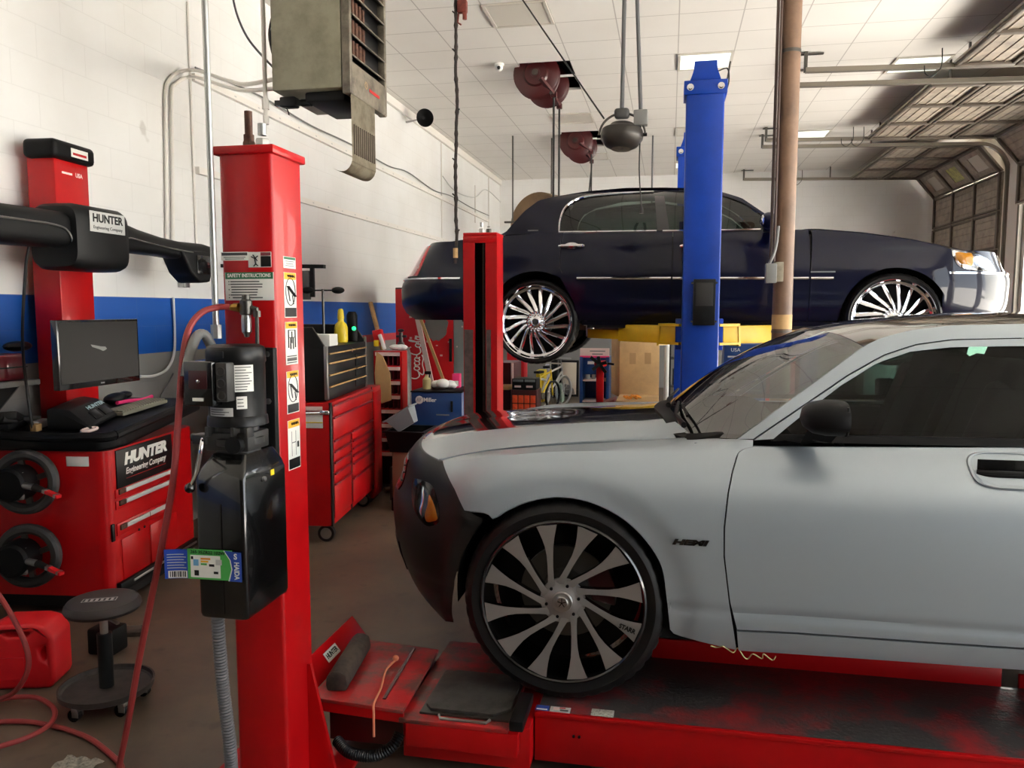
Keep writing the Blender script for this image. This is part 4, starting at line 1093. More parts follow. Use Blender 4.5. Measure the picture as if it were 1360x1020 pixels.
for k in range(3): mb.lathe([(.010, 0), (.013, -.002), (.016, 0)], (bx1.x+.019, 2.1145, bx1.z+.03+.036*k), NY, 16)
part(mb, 'knockout_box', 'grey_black', pu)
# stickers on the motor
def wrap(root, z0, z1, a0, a1, r, m, name, bars=6):
    mb = MB(); ms = [m, 'dark_grey']; n = 10
    f = lambda a, z, rr: V((mc.x+rr*math.sin(a), mc.y-rr*math.cos(a), z))
    mb.grid([[f(lerp(a0, a1, i/n), z, r) for i in range(n+1)] for z in (z0, z1)])
    mb.mi = 1
    for k in range(bars):
        z = lerp(z0, z1, (k+.8)/(bars+.6)); e = random.uniform(.6, .92)
        mb.grid([[f(lerp(lerp(a0, a1, .08), lerp(a0, a1, e), i/n), zz, r+.0006) for i in range(n+1)] for zz in (z-.0013, z+.0013)])
    part(mb, name, ms, root)
wrap(pu, 1.452, 1.533, .42, 1.12, .0868, 'white_label', 'rating_plate', 9); wrap(pu, 1.400, 1.438, .50, .86, .0868, 'white_label', 'sticker', 3)
wrap(pu, 1.378, 1.404, -.60, .38, .0868, 'light_grey', 'sticker', 3); wrap(pu, 1.414, 1.423, -.62, -.30, .0868, 'light_grey', 'sticker', 0)
# oil tank
tx0, tx1 = at(257, 620, Y=2.10).x, at(323, 620, Y=2.10).x; tz0, tz1 = at(300, 824, Y=2.10).z, 1.262
mb = MB()
def ring(x0, x1, y0, y1, z, r):
    o = []
    for cx_, cy_, a in ((x1-r, y0+r, -90), (x1-r, y1-r, 0), (x0+r, y1-r, 90), (x0+r, y0+r, 180)):
        for k in range(5): o.append(V((cx_+r*math.cos(math.radians(a+22.5*k)), cy_+r*math.sin(math.radians(a+22.5*k)), z)))
    return o
rs = [ring(tx0+.012, tx1-.012, 2.112, 2.352, tz0, .012), ring(tx0+.003, tx1-.003, 2.103, 2.362, tz0+.006, .014), ring(tx0, tx1, 2.10, 2.365, tz0+.018, .014), ring(tx0, tx1, 2.10, 2.365, tz1-.07, .014), ring(tx0+.006, tx1-.006, 2.112, 2.358, tz1-.045, .014), ring(tx0+.028, tx1-.024, 2.15, 2.33, tz1, .014)]
vv = mb.grid(rs, cv=True); mb._face(vv[0][::-1]); mb._face(vv[-1])
mb.bar((lerp(tx0, tx1, .52), 2.0995, tz0+.02), (lerp(tx0, tx1, .52), 2.0995, tz1-.14), .004, .004, up=NX)
tank = part(mb, 'oil_tank', 'black_gloss', pu, ang=50)
decal((tx1+.0006, 2.27, tz1-.075), .022, .018, [], None, pu, 'sticker', NY, NZ, 'yellow_plastic')
mb = MB().lathe([(0, -.01), (.008, -.008), (.009, 0)], (tx1, 2.215, tz1-.085), -NX, 10); part(mb, 'tank_screw', 'steel', pu)
# release lever
l0 = at(270, 583, Y=2.16); l1 = at(268, 588, Y=2.08); l2 = at(262, 625, Y=2.07); l3 = at(252, 648, Y=2.07)
part(MB().tube(cr([l0+V((.03, .03, 0)), l0, l1, l2, l3], 6), .0055, 10), 'release_lever', 'chrome', pu)
part(MB().ball(l3, .0155, n=16), 'lever_knob', 'black_gloss', pu)
mb = MB(); mb.box(l0+V((-.012, .02, -.002)), (.05, .05, .03), .005); mb.cyl(l0+V((-.05, .02, 0)), l0+V((-.02, .02, 0)), .013, n=12); part(mb, 'lever_bracket', 'grey_black', pu)
# wiring: rigid conduit down from the ceiling, grey flexible loop to the junction box
cx1 = at(282, 452, Y=2.30); 
mb = MB(); mb.cyl((cx1.x-.022, 2.36, 1.625), (cx1.x-.022, 2.36, ZC-.002), .0105, n=14); mb.cyl((cx1.x-.022, 2.36, 1.605), (cx1.x-.022, 2.36, 1.65), .018, n=8)
single(mb, 'conduit_pipe', 'galvanised', 'straight galvanised pipe dropping from the ceiling to the pump beside the near red post', 'pipe', ang=40)
mb = MB(); p_ = resample(cr([at(281, 460, Y=2.32), at(272, 445, Y=2.30), at(262, 446, Y=2.27), at(254, 465, Y=2.22), at(249, 487, Y=2.18), at(247, 500, Y=2.17)], 10), 60)
mb.tube(p_, [.0165 if i % 2 else .0155 for i in range(60)], 12); single(mb, 'flexible_conduit', 'mid_grey', 'grey flexible conduit looping from the galvanised pipe into the pump junction box', 'conduit')
# air regulator on the post
ar = thing('air_regulator', 'small metal air regulator with brass fittings under the safety instructions on the red post', 'regulator', (-1.33, 2.37, 1.6))
a0_ = at(327, 412, Y=2.36)
mb = MB(); mb.lathe([(0, .05), (.012, .05), (.014, .035), (.02, .03), (.02, -.012), (.016, -.016)], a0_, NZ, 18); part(mb, 'body', 'dark_steel', ar)
mb = MB(); mb.lathe([(.015, -.016), (.017, -.03), (.016, -.07), (.010, -.078), (.008, -.086), (0, -.088)], a0_, NZ, 18); part(mb, 'filter_bowl', 'steel', ar)
mb = MB(); e_ = at(341, 416, Y=2.36); f_ = at(342, 466, Y=2.37); mb.tube([a0_+V((.015, 0, .008)), e_+V((0, 0, .012)), e_], .009, 10); mb.tube([e_, f_], .0065, 10); mb.cyl(e_-V((0, 0, .012)), e_+V((0, 0, .008)), .013, n=8); mb.cyl(f_, f_+V((0, 0, .02)), .011, n=8); part(mb, 'outlet_pipe', 'dark_steel', ar)
g_ = at(306, 408, Y=2.35); mb = MB(); mb.tube([a0_-V((.012, 0, 0)), g_+V((.0, 0, .0))], .010, 10); mb.cyl(g_+V((.012, 0, 0)), g_+V((.03, 0, 0)), .0135, n=8); part(mb, 'inlet_fitting', 'brass', ar)
part(MB().cyl(a0_+V((0, .015, .0)), V((a0_.x, 2.3985, a0_.z)), .011, n=10), 'wall_stud', 'dark_steel', ar)
# red air hose: from the regulator down to the floor and away in coils
hp = [g_, at(290, 408, Y=2.34), at(268, 415, Y=2.30), at(251, 437, Y=2.26), at(243, 475, Y=2.22), at(238, 540, Y=2.18), at(231, 630, Y=2.15), at(217, 715, Y=2.15), at(201, 795, Y=2.17), at(184, 880, Y=2.22), at(170, 960, Y=2.28), at(158, 1020, Y=2.33)]
fl_ = [V((hp[-1].x-.05, 2.40, .03)), V((hp[-1].x-.11, 2.47, .0115))]+[at(x, y, Z=.0115) for x, y in [(124, 984), (92, 970), (60, 962), (25, 958), (-15, 962), (-60, 985)]]
mb = MB(); mb.tube(cr(hp+fl_, 8), .0105, 10); single(mb, 'air_hose', 'hose_red', 'long red air hose dropping from the regulator to the shop floor', 'hose')
mb = MB(); mb.tube(cr([at(-25, 760, Y=2.70), at(5, 800, Y=2.70), at(28, 842, Y=2.69), at(38, 875, Y=2.68), at(33, 900, Y=2.68), at(15, 922, Y=2.70), at(-15, 932, Z=.034)]+[at(20, 926, Z=.034), at(50, 927, Z=.034), at(72, 942, Z=.034), at(66, 962, Z=.034), at(35, 980, Z=.034), at(-10, 994, Z=.03)], 8), .0105, 10)
single(mb, 'air_hose', 'hose_red', 'second red hose, looping in front of the red fuel can onto the floor', 'hose')
mb = MB(); p_ = resample(cr([(at(289, 822, Y=2.2).x, 2.2, tz0-.001), at(291, 850, Y=2.2), at(297, 920, Y=2.21), at(305, 985, Y=2.22), at(309, 1040, Y=2.24), (at(312, 1040, Y=2.25).x, 2.26, .012)], 10), 150)
mb.tube(p_, [.0215 if i % 2 else .0180 for i in range(150)], 14); single(mb, 'corrugated_hose', 'conduit_grey' if 'conduit_grey' in MAT else 'dark_grey', 'grey corrugated conduit hanging below the pump oil tank down to the floor', 'conduit')
# paper tyre label stuck across the tank
tl = thing('tyre_label', 'blue and green printed tyre label stuck across the black oil tank of the pump', 'label', (at(275, 755, Y=2.095).x, 2.095, at(275, 775, Y=2.095).z))
lx0, lx1 = at(222, 752, Y=2.093).x, tx1-.012; lz1, lz0 = at(290, 731, Y=2.093).z, at(290, 771, Y=2.093).z; lw_ = lx1-lx0; lh = lz1-lz0; Yl = 2.0955
def lab(u0, u1, v0, v1, m, name, d=0, pts=None):
    mb = MB(); n = 14; f = lambda u: Yl-.0012-d-.014*max(0, (.22-u)/.22)**1.5
    tilt = lambda u: (.012 if False else 0)
    if pts: mb.prism([(lx0+u*lw_, lz0+v*lh) for u, v in pts], (0, Yl-.0012-d, 0), NX, NZ, .0006)
    else:
        q = lambda i, v, e: V((lx0+lerp(u0, u1, i/n)*lw_, f(lerp(u0, u1, i/n))+e, lz0+v*lh-.004*(.5-lerp(u0, u1, i/n))))
        mb.grid([[q(i, v, e) for i in range(n+1)] for v, e in ((v0, 0), (v1, 0), (v1, .0004), (v0, .0004))], cu=True)
    return part(mb, name, m, tl)
lab(0, .30, 0, .97, 'blue_print', 'blue_panel'); lab(.28, .88, .0, 1.0, 'green_print', 'green_panel', .0006); lab(.32, .72, .06, .80, 'white_label', 'white_panel', .0012)
lab(.04, .27, .02, .26, 'white_label', 'barcode_panel', .0008)
for k in range(9): lab(.06+.022*k, .068+.022*k+.004*(k % 3), .05, .24, 'black_paint', 'barcode_bar', .0014)
lab(0, 0, 0, 0, 'blue_print', 'blue_corner', .0012, [(.84, 0), (1.0, 0), (1.0, .97), (.78, 1.0), (.86, .7), (.88, .4)])
lab(0, 0, 0, 0, 'white_label', 'white_stripe', .0008, [(.82, -.0), (.845, 0), (.885, .4), (.865, .7), (.785, 1.0), (.765, 1.0), (.845, .7), (.865, .4)])
for k, (u, w_, c_) in enumerate(((.46, .10, 'orange_print'), (.46, .07, 'sign_yellow'), (.46, .05, 'green_print'))): lab(u, u+w_+.03, .66-.09*k, .72-.09*k, c_, 'rating_bar', .0018)
lab(.36, .43, .45, .66, 'car_blue' if 'car_blue' in MAT else 'light_grey', 'pictogram', .0018); lab(.37, .43, .12, .30, 'black_paint', 'pictogram', .0018); lab(.57, .64, .44, .52, 'black_paint', 'pictogram', .0018); lab(.63, .69, .20, .28, 'black_paint', 'pictogram', .0018); lab(.66, .74, .5, .68, 'light_grey', 'pictogram', .0018)
lab(.33, .36, .66, .76, 'black_paint', 'pictogram', .0018)
text('265 35ZR22 102W', (lx0+lw_*.555, Yl-.0026, lz0+lh*.90), NX, NZ, lh*.15, 'black_paint', tl, width=lw_*.46)
for k in range(6): lab(.03, .26-.03*(k % 2), .34+.09*k, .365+.09*k, 'light_grey', 'print_line', .0008)
text('HAIDA', (lx0+lw_*.935, Yl-.0028, lz0+lh*.36), -NZ, NX, lh*.24, 'white_label', tl, width=lh*.58, bold=.0006)
text('S', (lx0+lw_*.925, Yl-.0028, lz0+lh*.82), NX, NZ, lh*.26, 'white_label', tl, bold=.0006)
# ================================================================ ALIGNMENT CONSOLE
cA = math.radians(7); CO = V((-3.03, 3.77, 0))
cX, cY = V((math.cos(cA), math.sin(cA), 0)), V((-math.sin(cA), math.cos(cA), 0)); cR = Matrix((cX, cY, NZ)).transposed()
def L(x, y, z): return CO+cX*x+cY*y+NZ*z
con = thing('alignment_console', 'red rolling wheel alignment console with black worktop and tall red camera mast', 'console', CO, rz=cA)
D, W = .56, 1.02
DN = .69
mb = MB(); mb.prism([(-DN, 0), (-.06, 0), (-.03, .006), (-.008, .025), (0, .06), (0, W-.05), (-.05, W), (-D, W)], L(0, 0, .10), cX, cY, .82, 0)
part(mb, 'cabinet', 'red_paint', con, ang=50)
mb = MB(); mb.prism([(-DN+.01, .02), (-.03, .02), (-.02, .05), (-.02, W-.03), (-D+.01, W-.03)], L(0, 0, .03), cX, cY, .068); part(mb, 'plinth', 'black_satin', con)
part(MB().box(L(.012, W*.5, .13), (.03, W-.1, .055), .006, cR), 'kick_rail', 'black_plastic', con); part(MB().box(L(.029, W*.55, .135), (.006, W-.25, .014), .002, cR), 'rail_trim', 'steel', con)
# worktop with a raised lip that sweeps up at the near end
SH = .09
def shear(mb):
    for v in mb.bm.verts: v.co.z += SH*max(0, (v.co-CO).dot(cY))
    return mb
def onW(px, py, h=0):
    z = 1.0105
    for _ in range(20): p = at(px, py, Z=z+h); z = 1.0105+SH*max(0, (p-CO).dot(cY))
    return V((p.x, p.y, z))
o_ = [(-DN, -.04), (-.10, -.04), (-.02, -.025), (.03, .03), (.045, .12), (.045, W+.03), (-D, W+.03)]
mb = MB(); mb.prism(o_, L(0, 0, .925), cX, cY, .085, .018); shear(mb); part(mb, 'worktop', 'black_plastic', con, ang=50)
mb = MB(); pts = cr([L(-DN+.02, -.035, 1.03), L(-.5, -.035, 1.012), L(-.25, -.036, 1.004), L(-.10, -.03, 1.005), L(-.01, -.012, 1.003), L(.032, .04, 1.004), L(.04, .14, 1.005), L(.04, W, 1.005)], 8)
mb.tube(pts, .028, 10); shear(mb); part(mb, 'worktop_lip', 'black_plastic', con)
# drawers on the front
mb = MB().box(L(.004, .40, .80), (.008, .62, .22), .003, cR); fp = part(mb, 'top_drawer', 'black_paint', con)
text('HUNTER', L(.0085, .40, .845), cY, NZ, .088, 'white_label', fp, shear=.18, bold=.0055, width=.48); text('Engineering Company', L(.0085, .40, .775), cY, NZ, .050, 'white_label', fp, shear=.18, bold=.001, width=.45)
part(MB().box(L(.0085, .40, .735), (.001, .44, .003), 0, cR), 'red_line', 'red_paint', fp)
for z, h in ((.665, .05), (.60, .05), (.46, .07)):
    dr = part(MB().box(L(.004, .40, z), (.008, .66, h), .003, cR), 'drawer', 'red_paint', con)
    hd_ = part(MB().box(L(.012, .42, z+.008), (.012, .52, .026), .003, cR), 'handle', 'light_grey', dr)
    part(MB().box(L(.011, .125, z+.008), (.014, .06, .03), .003, cR), 'handle_end', 'rust_steel', dr)
    if z < .5:
        part(MB().box(L(.0185, .40, z+.008), (.001, .004, .026), 0, cR), 'handle_split', 'black_paint', dr)
for y in (.30, .36): part(MB().lathe([(0, -.006), (.008, -.004), (.009, 0)], L(.001, y, .40), -cX, 12), 'lock', 'black_paint', con)
for y, w_ in ((.255, .28), (.58, .32)): 
    part(MB().box(L(.003, y, .275), (.006, w_, .24), .003, cR), 'cupboard_door', 'red_paint', con)
part(MB().box(L(.0025, .035, .455), (.012, .028, .10), .004, cR), 'grip_recess', 'black_paint', con)
part(MB().box(L(-.16, -.002, .865), (.13, .003, .055), .001, cR), 'sticker', 'white_label', con)
# mast
cc = V((-3.60, 4.20, 0))
mR = Matrix.Rotation(math.radians(4), 3, 'Z')
part(MB().box(cc+NZ*1.82, (.175, .30, 1.62), .008, mR), 'mast', 'red_paint', con)
part(MB().box(cc+V((.02, -.005, 2.625)), (.21, .37, .11), .03, mR, 3), 'mast_cap', 'black_plastic', con)
lc = cc+V((.125, .03, 2.62))
p_ = part(MB().plate(lc, mR @ NY, NZ, .15, .05, .002), 'cap_badge', 'white_label', con)
text('HawkEye', lc+V((.003, 0, .008)), mR @ NY, NZ, .032, 'green_sign', con, shear=.2, width=.12) if False else part(MB().plate(lc+V((.0022, 0, -.006)), mR @ NY, NZ, .12, .014, .001), 'badge_band', 'red_paint', con)
text('USA', cc+mR @ V((.0885, .06, 2.50-0)) , mR @ NY, NZ, .035, 'pink_white', con, bold=.001)
part(MB().plate(cc+mR @ V((.0885, -.045, 2.50)), mR @ NY, NZ, .09, .012, .001), 'mast_print', 'pink_white', con)
# camera beam: lofted black shell along the rack's axis
bX = -3.36
def bsec(y, z, h, d, ex=.6, n=28):
    return [V((bX+d*math.copysign(abs(math.cos(2*PI*k/n))**ex, math.cos(2*PI*k/n)), y, z+h*math.copysign(abs(math.sin(2*PI*k/n))**ex, math.sin(2*PI*k/n)))) for k in range(n)]
bm_ = []
for y, z, h, d in ((2.75, 2.13, .085, .12), (3.2, 2.13, .10, .12), (3.6, 2.135, .102, .115), (3.9, 2.14, .100, .11), (4.0, 2.14, .095, .11)): bm_.append(bsec(y, z, h, d))
mb = MB(); vv = mb.grid(bm_, cv=True); mb._face(vv[0][::-1]); mb._face(vv[-1]); part(mb, 'camera_arm', 'black_satin', con, ang=50)
bm_ = []
for y, z, h, d in ((4.22, 2.15, .105, .10), (4.32, 2.142, .098, .10), (4.5, 2.13, .075, .09), (4.73, 2.115, .062, .085), (4.93, 2.105, .06, .085), (5.20, 2.095, .075, .10), (5.28, 2.09, .07, .10), (5.31, 2.09, .05, .08)): bm_.append(bsec(y, z, h, d))
mb = MB(); vv = mb.grid(bm_, cv=True); mb._face(vv[0][::-1]); mb._face(vv[-1]); ra = part(mb, 'camera_arm', 'black_satin', con, ang=50)
mb = MB(); mb.prism([(-.22, .02), (.20, .04), (.20, -.04), (.10, -.19), (.02, -.20), (-.10, -.13), (-.17, -.05)], (bX+.11, 5.30, 2.09), NY, NZ, -.20 if False else .001, 0) if False else None
o2 = [(-.20, 0), (.20, .03), (.205, -.05), (.13, -.205), (.0, -.215), (-.10, -.15)]
A = [V((bX+.10, 5.09+y, 2.10+z)) for y, z in o2]; B = [V((bX-.08, 5.09+y, 2.10+z)) for y, z in o2]
mb = MB(); va = [mb.bm.verts.new(p) for p in A]; vb = [mb.bm.verts.new(p) for p in B]; mb._face(va); mb._face(vb[::-1])
for i in range(6): mb._face((va[i], vb[i], vb[(i+1) % 6], va[(i+1) % 6]))
bmesh.ops.bevel(mb.bm, geom=mb.bm.edges[:], offset=.018, segments=3, profile=.5, affect='EDGES')
for f in mb.bm.faces: f.smooth = True
cp_ = part(mb, 'camera_pod', 'black_satin', con, ang=50)
part(MB().box((bX+.105, 5.14, 2.015), (.008, .17, .13), .003), 'camera_window', 'black_gloss', cp_)
mb = MB(); bm_ = []
for y, s in ((3.86, .9), (3.90, 1), (4.24, 1), (4.28, .93)): bm_.append(bsec(y, 2.105, .185*s, .165*s, .42))
vv = mb.grid(bm_, cv=True); mb._face(vv[0][::-1]); mb._face(vv[-1]); hs_ = part(mb, 'beam_housing', 'black_satin', con, ang=45)
n_ = V((math.cos(math.radians(4)), 0, math.sin(math.radians(4)))); u_ = n_.cross(NY)
pc = V((bX+.166, 4.085, 2.195))
part(MB().plate(pc, NY, NZ, .29, .115, .003, .001), 'name_plate', 'light_grey', hs_)
text('HUNTER', pc+V((.0035, 0, .018)), NY, NZ, .064, 'black_paint', hs_, bold=.002, width=.25); text('Engineering Company', pc+V((.0035, 0, -.032)), NY, NZ, .026, 'black_paint', hs_, width=.24)
part(MB().tube(cr([(bX+.122, 2.8, 2.15), (bX+.123, 3.5, 2.155), (bX+.118, 3.76, 2.15), (bX+.116, 3.84, 2.12), (bX+.112, 3.87, 2.06)], 8), .006, 8), 'trim_strip', 'steel', con)
part(MB().tube(cr([(bX+.104, 4.30, 2.10), (bX+.105, 4.35, 2.135), (bX+.098, 4.5, 2.125), (bX+.093, 4.78, 2.105), (bX+.10, 5.02, 2.095)], 8), .005, 8), 'trim_strip', 'steel', con)
part(MB().box((bX-.13, 4.12, 2.1), (.1, .2, .25), .01), 'beam_carriage', 'black_satin', con)
part(MB().tube(cr([(bX+.02, 3.66, 2.03), (bX-.02, 3.67, 1.9), (bX-.11, 3.72, 1.5), (bX-.11, 3.75, 1.08), (bX-.11, 3.77, 1.05)], 8), .008, 8), 'beam_cable', 'cable_black', con)
# monitor
ma, mb_, mc_, md = at(75, 427, X=-3.06), at(183, 422, X=-3.06), at(187, 503, X=-3.06), at(80, 520, X=-3.06)
mon = thing('monitor', 'wide black flat screen above the console worktop showing a small grey logo', 'monitor', ((ma+mb_)/2)*1+V((0, 0, -.42)))
mz0, mz1 = (mc_.z+md.z)/2-.004, (ma.z+mb_.z)/2
my0, my1 = ma.y, mb_.y
part(MB().span((-3.10, my0, mz0), (-3.062, my1, mz1), .004), 'bezel', 'black_gloss', mon); part(MB().span((-3.0618, my0+.012, mz0+.03), (-3.060, my1-.012, mz1-.012)), 'screen', 'screen', mon)
sc_ = V((-3.0598, lerp(my0, my1, .47), lerp(mz0, mz1, .56)))
lg = [(-.062, .026), (-.03, .021), (.012, .013), (.05, .010), (.062, -.002), (.045, -.010), (.03, -.013), (.008, -.004), (-.02, .004), (-.05, .012)]
part(MB().prism(lg, sc_, NY, NZ, .0004), 'screen_logo', 'mid_grey', mon)
part(MB().plate(V((-3.0617, (my0+my1)/2, mz0+.016)), NY, NZ, .03, .008, .0006), 'maker_mark', 'mid_grey', mon)
part(MB().span((-3.16, (my0+my1)/2-.1, mz0+.08), (-3.10, (my0+my1)/2+.1, mz1-.08), .01), 'rear_housing', 'black_satin', mon); part(MB().bar((-3.15, (my0+my1)/2, (mz0+mz1)/2), (-3.42, 4.12, (mz0+mz1)/2), .05, .05), 'arm', 'black_satin', mon)

# things on the worktop
WT = 1.0105
kb = [onW(x, y)+NZ*.012 for x, y in ((138, 549), (163, 560), (223, 541), (196, 533))]
kc = sum(kb, V())/4; kx = (kb[2]-kb[1]).normalized(); ky = NZ.cross(kx).normalized(); kn = kx.cross(ky)
kc += NZ*.006; k_ = thing('keyboard', 'olive grey keyboard at the right end of the console worktop', 'keyboard', kc-NZ*.012)
KR = Matrix((kx, ky, kn)).transposed()
part(MB().box(kc+NZ*.004, (min(.44, (kb[2]-kb[1]).length), .15, .022), .004, KR), 'case', 'olive_key', k_)
mb = MB()
for r in range(5):
    for q in range(17): mb.box(kc+kx*((-.198+.0248*q)*min(1, (kb[2]-kb[1]).length/.44))+ky*(-.055+.0265*r)+kn*.019, (.020, .021, .010), .002, KR, 1)
part(mb, 'keys', 'olive_key', k_)['kind'] = 'stuff'
pp = onW(107, 549, .05); pp = pp+V((.05, -.04, 0)); WT = pp.z+.002
hk = thing('receiver_cradle', 'black sloping cradle with the white maker lettering under the monitor', 'cradle', V((pp.x, pp.y, WT)))
pR = Matrix.Rotation(math.radians(14), 3, 'Z')
u_ = pR @ NY; w_ = pR @ NX
mb = MB(); mb.prism([(-.10, .003), (.14, .003), (.14, .02), (.03, .115), (-.05, .13), (-.10, .12)], V((pp.x, pp.y, WT))+u_*.13, w_, NZ, .34, .012); part(mb, 'body', 'black_satin', hk)
sl_ = (w_*.09-NZ*.08).normalized(); nn_ = u_.cross(-sl_)
text('HUNTER', V((pp.x, pp.y, WT))+w_*.060+NZ*.0925+nn_*.0035+u_*.02, u_, -sl_, .034, 'light_blue' if 'light_blue' in MAT else 'white_label', hk, bold=.001, width=.20)
for q in (-.06, .06): part(MB().box(V((pp.x, pp.y, WT))+w_*.098+u_*q+NZ*.055+nn_*.004, (.06, .085, .006), .002, Matrix((-sl_, u_, nn_)).transposed()), 'bay', 'black_paint', hk)
q_ = onW(119, 575)+V((.0, .0, .006))+NZ*.010
mb = MB(); mb.tube([q_+V((.03*math.cos(t*PI/10), .05*math.sin(t*PI/10), 0)) for t in range(20)], .008, 8, closed=True); single(mb, 'tape_roll', 'pink_white', 'pink and white tape loop near the front edge of the console worktop', 'tape')
q_ = L(-.43, .055, 1.0125+SH*.055); single(MB().box(q_+NZ*.022, (.04, .045, .04), .003), 'wooden_block', 'wood', 'small light wood block on the console worktop', 'block')
q_ = L(-.42, .09, 1.0125+SH*.15); single(MB().box(q_+NZ*.024+V((-.05, .05, 0)), (.06, .09, .04), .006), 'card_box', 'light_grey', 'small grey box behind the wood block on the console', 'box')
q_ = L(-.585, .10, 1.0165+SH*.10)
g = thing('target_clamp', 'dark metal hand tool lying at the left end of the console worktop', 'tool', q_)
mb = MB(); mb.box(q_+V((-.05, .02, .055)), (.12, .20, .045), .012, Matrix.Rotation(.5, 3, 'Z') @ Matrix.Rotation(-.35, 3, 'X')); mb.cyl(q_+V((-.02, -.07, .07)), q_+V((.0, .0, .04)), .022, n=14); part(mb, 'body', 'grey_black', g)
part(MB().cyl(q_+V((.0, .06, .04)), q_+V((.06, .12, .028)), .02, n=14), 'handle', 'dark_grey', g); part(MB().box(q_+V((-.03, .0, .02)), (.1, .14, .04), .008), 'foot', 'black_satin', g)
q_ = L(-.29, .62, 1.0105+SH*.8+.016); q2 = L(-.26, .98, 1.0105+SH*.8+.016)
mb = MB(); mb.tube(cr([q_+NZ*.03, q_.lerp(q2, .3)+NZ*.02, q_.lerp(q2, .7), q2], 6), [.012]*19, 8); single(mb, 'strap', 'pink', 'pink red strap lying behind the keyboard on the console', 'strap')
q_ = L(-.42, .82, 1.012+SH*.82); mb = MB(); mb.ball(q_+NZ*.035, .06, (1, 1.5, .6), 14); mb.ball(q_+V((0, .09, .04)), .045, (1, 1.2, .55), 12); single(mb, 'glove_pile', 'black_rubber', 'black crumpled gloves behind the keyboard under the monitor', 'gloves')
# everything on the sloping worktop follows its slope
for o in bpy.data.objects:
    if o.parent is None and o.name.split('.')[0] in ('receiver_cradle', 'tape_roll', 'wooden_block', 'card_box', 'target_clamp', 'strap', 'glove_pile'):
        for q in [o]+list(o.children):
            if q.type == 'MESH':
                for v in q.data.vertices: v.co.z += SH*v.co.dot(cY)
        o.location.z += .003
# ---- wheel clamps hanging on the console's near end
def clamp(px, py, label):
    c = at(px, py, Y=3.62); R0 = .172
    t = thing('wheel_clamp', label, 'wheel clamp', c-NZ*R0, 'wheel clamps on the console')
    ax = V((.25, -.95, .05)).normalized(); ux = NZ.cross(ax).normalized(); uz = ax.cross(ux)
    mb = MB(); mb.tube([c+(ux*math.cos(k*PI/24)+uz*math.sin(k*PI/24))*R0*.86 for k in range(48)], .030, 10, closed=True); part(mb, 'ring', 'grey_black', t)
    mb = MB()
    for a in (20, 100, 190, 280): mb.bar(c+(ux*math.cos(math.radians(a))+uz*math.sin(math.radians(a)))*.04, c+(ux*math.cos(math.radians(a))+uz*math.sin(math.radians(a)))*.135, .03, .018, up=ax)
    part(mb, 'spokes', 'dark_steel', t)
    mb = MB(); mb.lathe([(0, .13), (.075, .13), (.09, .115), (.098, .02), (.10, -.01), (0, -.01)], c-ux*.03, ax, 28); part(mb, 'target_head', 'black_plastic', t)
    part(MB().box(c-ux*.03+ax*.07+uz*.05+ux*.064, (.004, .05, .03), .001, Matrix((ux, ax, uz)).transposed()), 'print', 'light_grey', t)
    h0 = c+ax*.10+ux*.03; mb = MB(); mb.box(h0, (.04, .04, .06), .008); mb.cyl(h0, h0+V((.10, -.02, -.004)), .018, n=12); mb.box(h0+V((.0, 0, -.05)), (.03, .02, .06), .008); part(mb, 'lever', 'steel', t, label='bright steel lever')
    h1 = h0+V((.10, -.02, -.004)); mb = MB(); mb.cyl(h1, h1+V((.07, -.012, -.012)), .02, .014, n=12); part(mb, 'grip', 'black_satin', t)
    h2 = h1+V((.07, -.012, -.012)); part(MB().bar(h2, h2+V((.10, -.015, -.024)), .03, .016), 'red_handle', 'red_plastic', t, label='red handle')
    part(MB().bar(h2, h2+V((.018, -.003, -.004)), .032, .018), 'silver_tip', 'steel', t); part(MB().bar(h2+V((.075, -.011, -.018)), h2+V((.088, -.0132, -.021)), .032, .018), 'silver_tip', 'steel', t)
    return t
clamp(34, 640, 'upper black wheel clamp with red handle hanging on the console side'); clamp(38, 738, 'lower black wheel clamp with red handle hanging on the console side')
# ================================================================ ON THE FLOOR AT THE LEFT
gc = at(26, 912, Z=0)
gt = thing('fuel_can', 'bright red plastic fuel can on the floor beside the rolling stool', 'fuel can', (gc.x-.03, gc.y+.05, 0))
gR = Matrix.Rotation(math.radians(16), 3, 'Z'); gx = gR @ NX; gy = gR @ NY; go = V((gc.x-.03, gc.y+.05, .001))
def hole_prism(outer, holes, o, u, v, d, bev=0):
    mb = MB(); o = V(o); u = V(u).normalized(); v = V(v).normalized(); w = u.cross(v)*d; es = []; loops = []
    for lp in [outer]+holes:
        vs = [mb.bm.verts.new(o+u*x+v*y) for x, y in lp]; loops.append(vs)
        es += [mb.bm.edges.new((vs[i], vs[(i+1) % len(vs)])) for i in range(len(vs))]
    bmesh.ops.triangle_fill(mb.bm, use_beauty=True, use_dissolve=False, edges=es)
    fs = mb.bm.faces[:]; r = bmesh.ops.extrude_face_region(mb.bm, geom=fs)
    bmesh.ops.translate(mb.bm, vec=w, verts=[g for g in r['geom'] if isinstance(g, bmesh.types.BMVert)])
    bmesh.ops.recalc_face_normals(mb.bm, faces=mb.bm.faces[:])
    if bev:
        bmesh.ops.dissolve_limit(mb.bm, angle_limit=.01, verts=mb.bm.verts[:], edges=mb.bm.edges[:])
        se = [e for e in mb.bm.edges if e.is_manifold and e.calc_face_angle(0) > .3]
        bmesh.ops.bevel(mb.bm, geom=se, offset=bev, segments=3, profile=.5, affect='EDGES')
    for f in mb.bm.faces: f.smooth = True
    return mb
outer = [(-.20, .0), (.165, .0), (.185, .03), (.185, .235), (.15, .285), (.10, .30), (-.06, .30), (-.12, .265), (-.20, .255)]
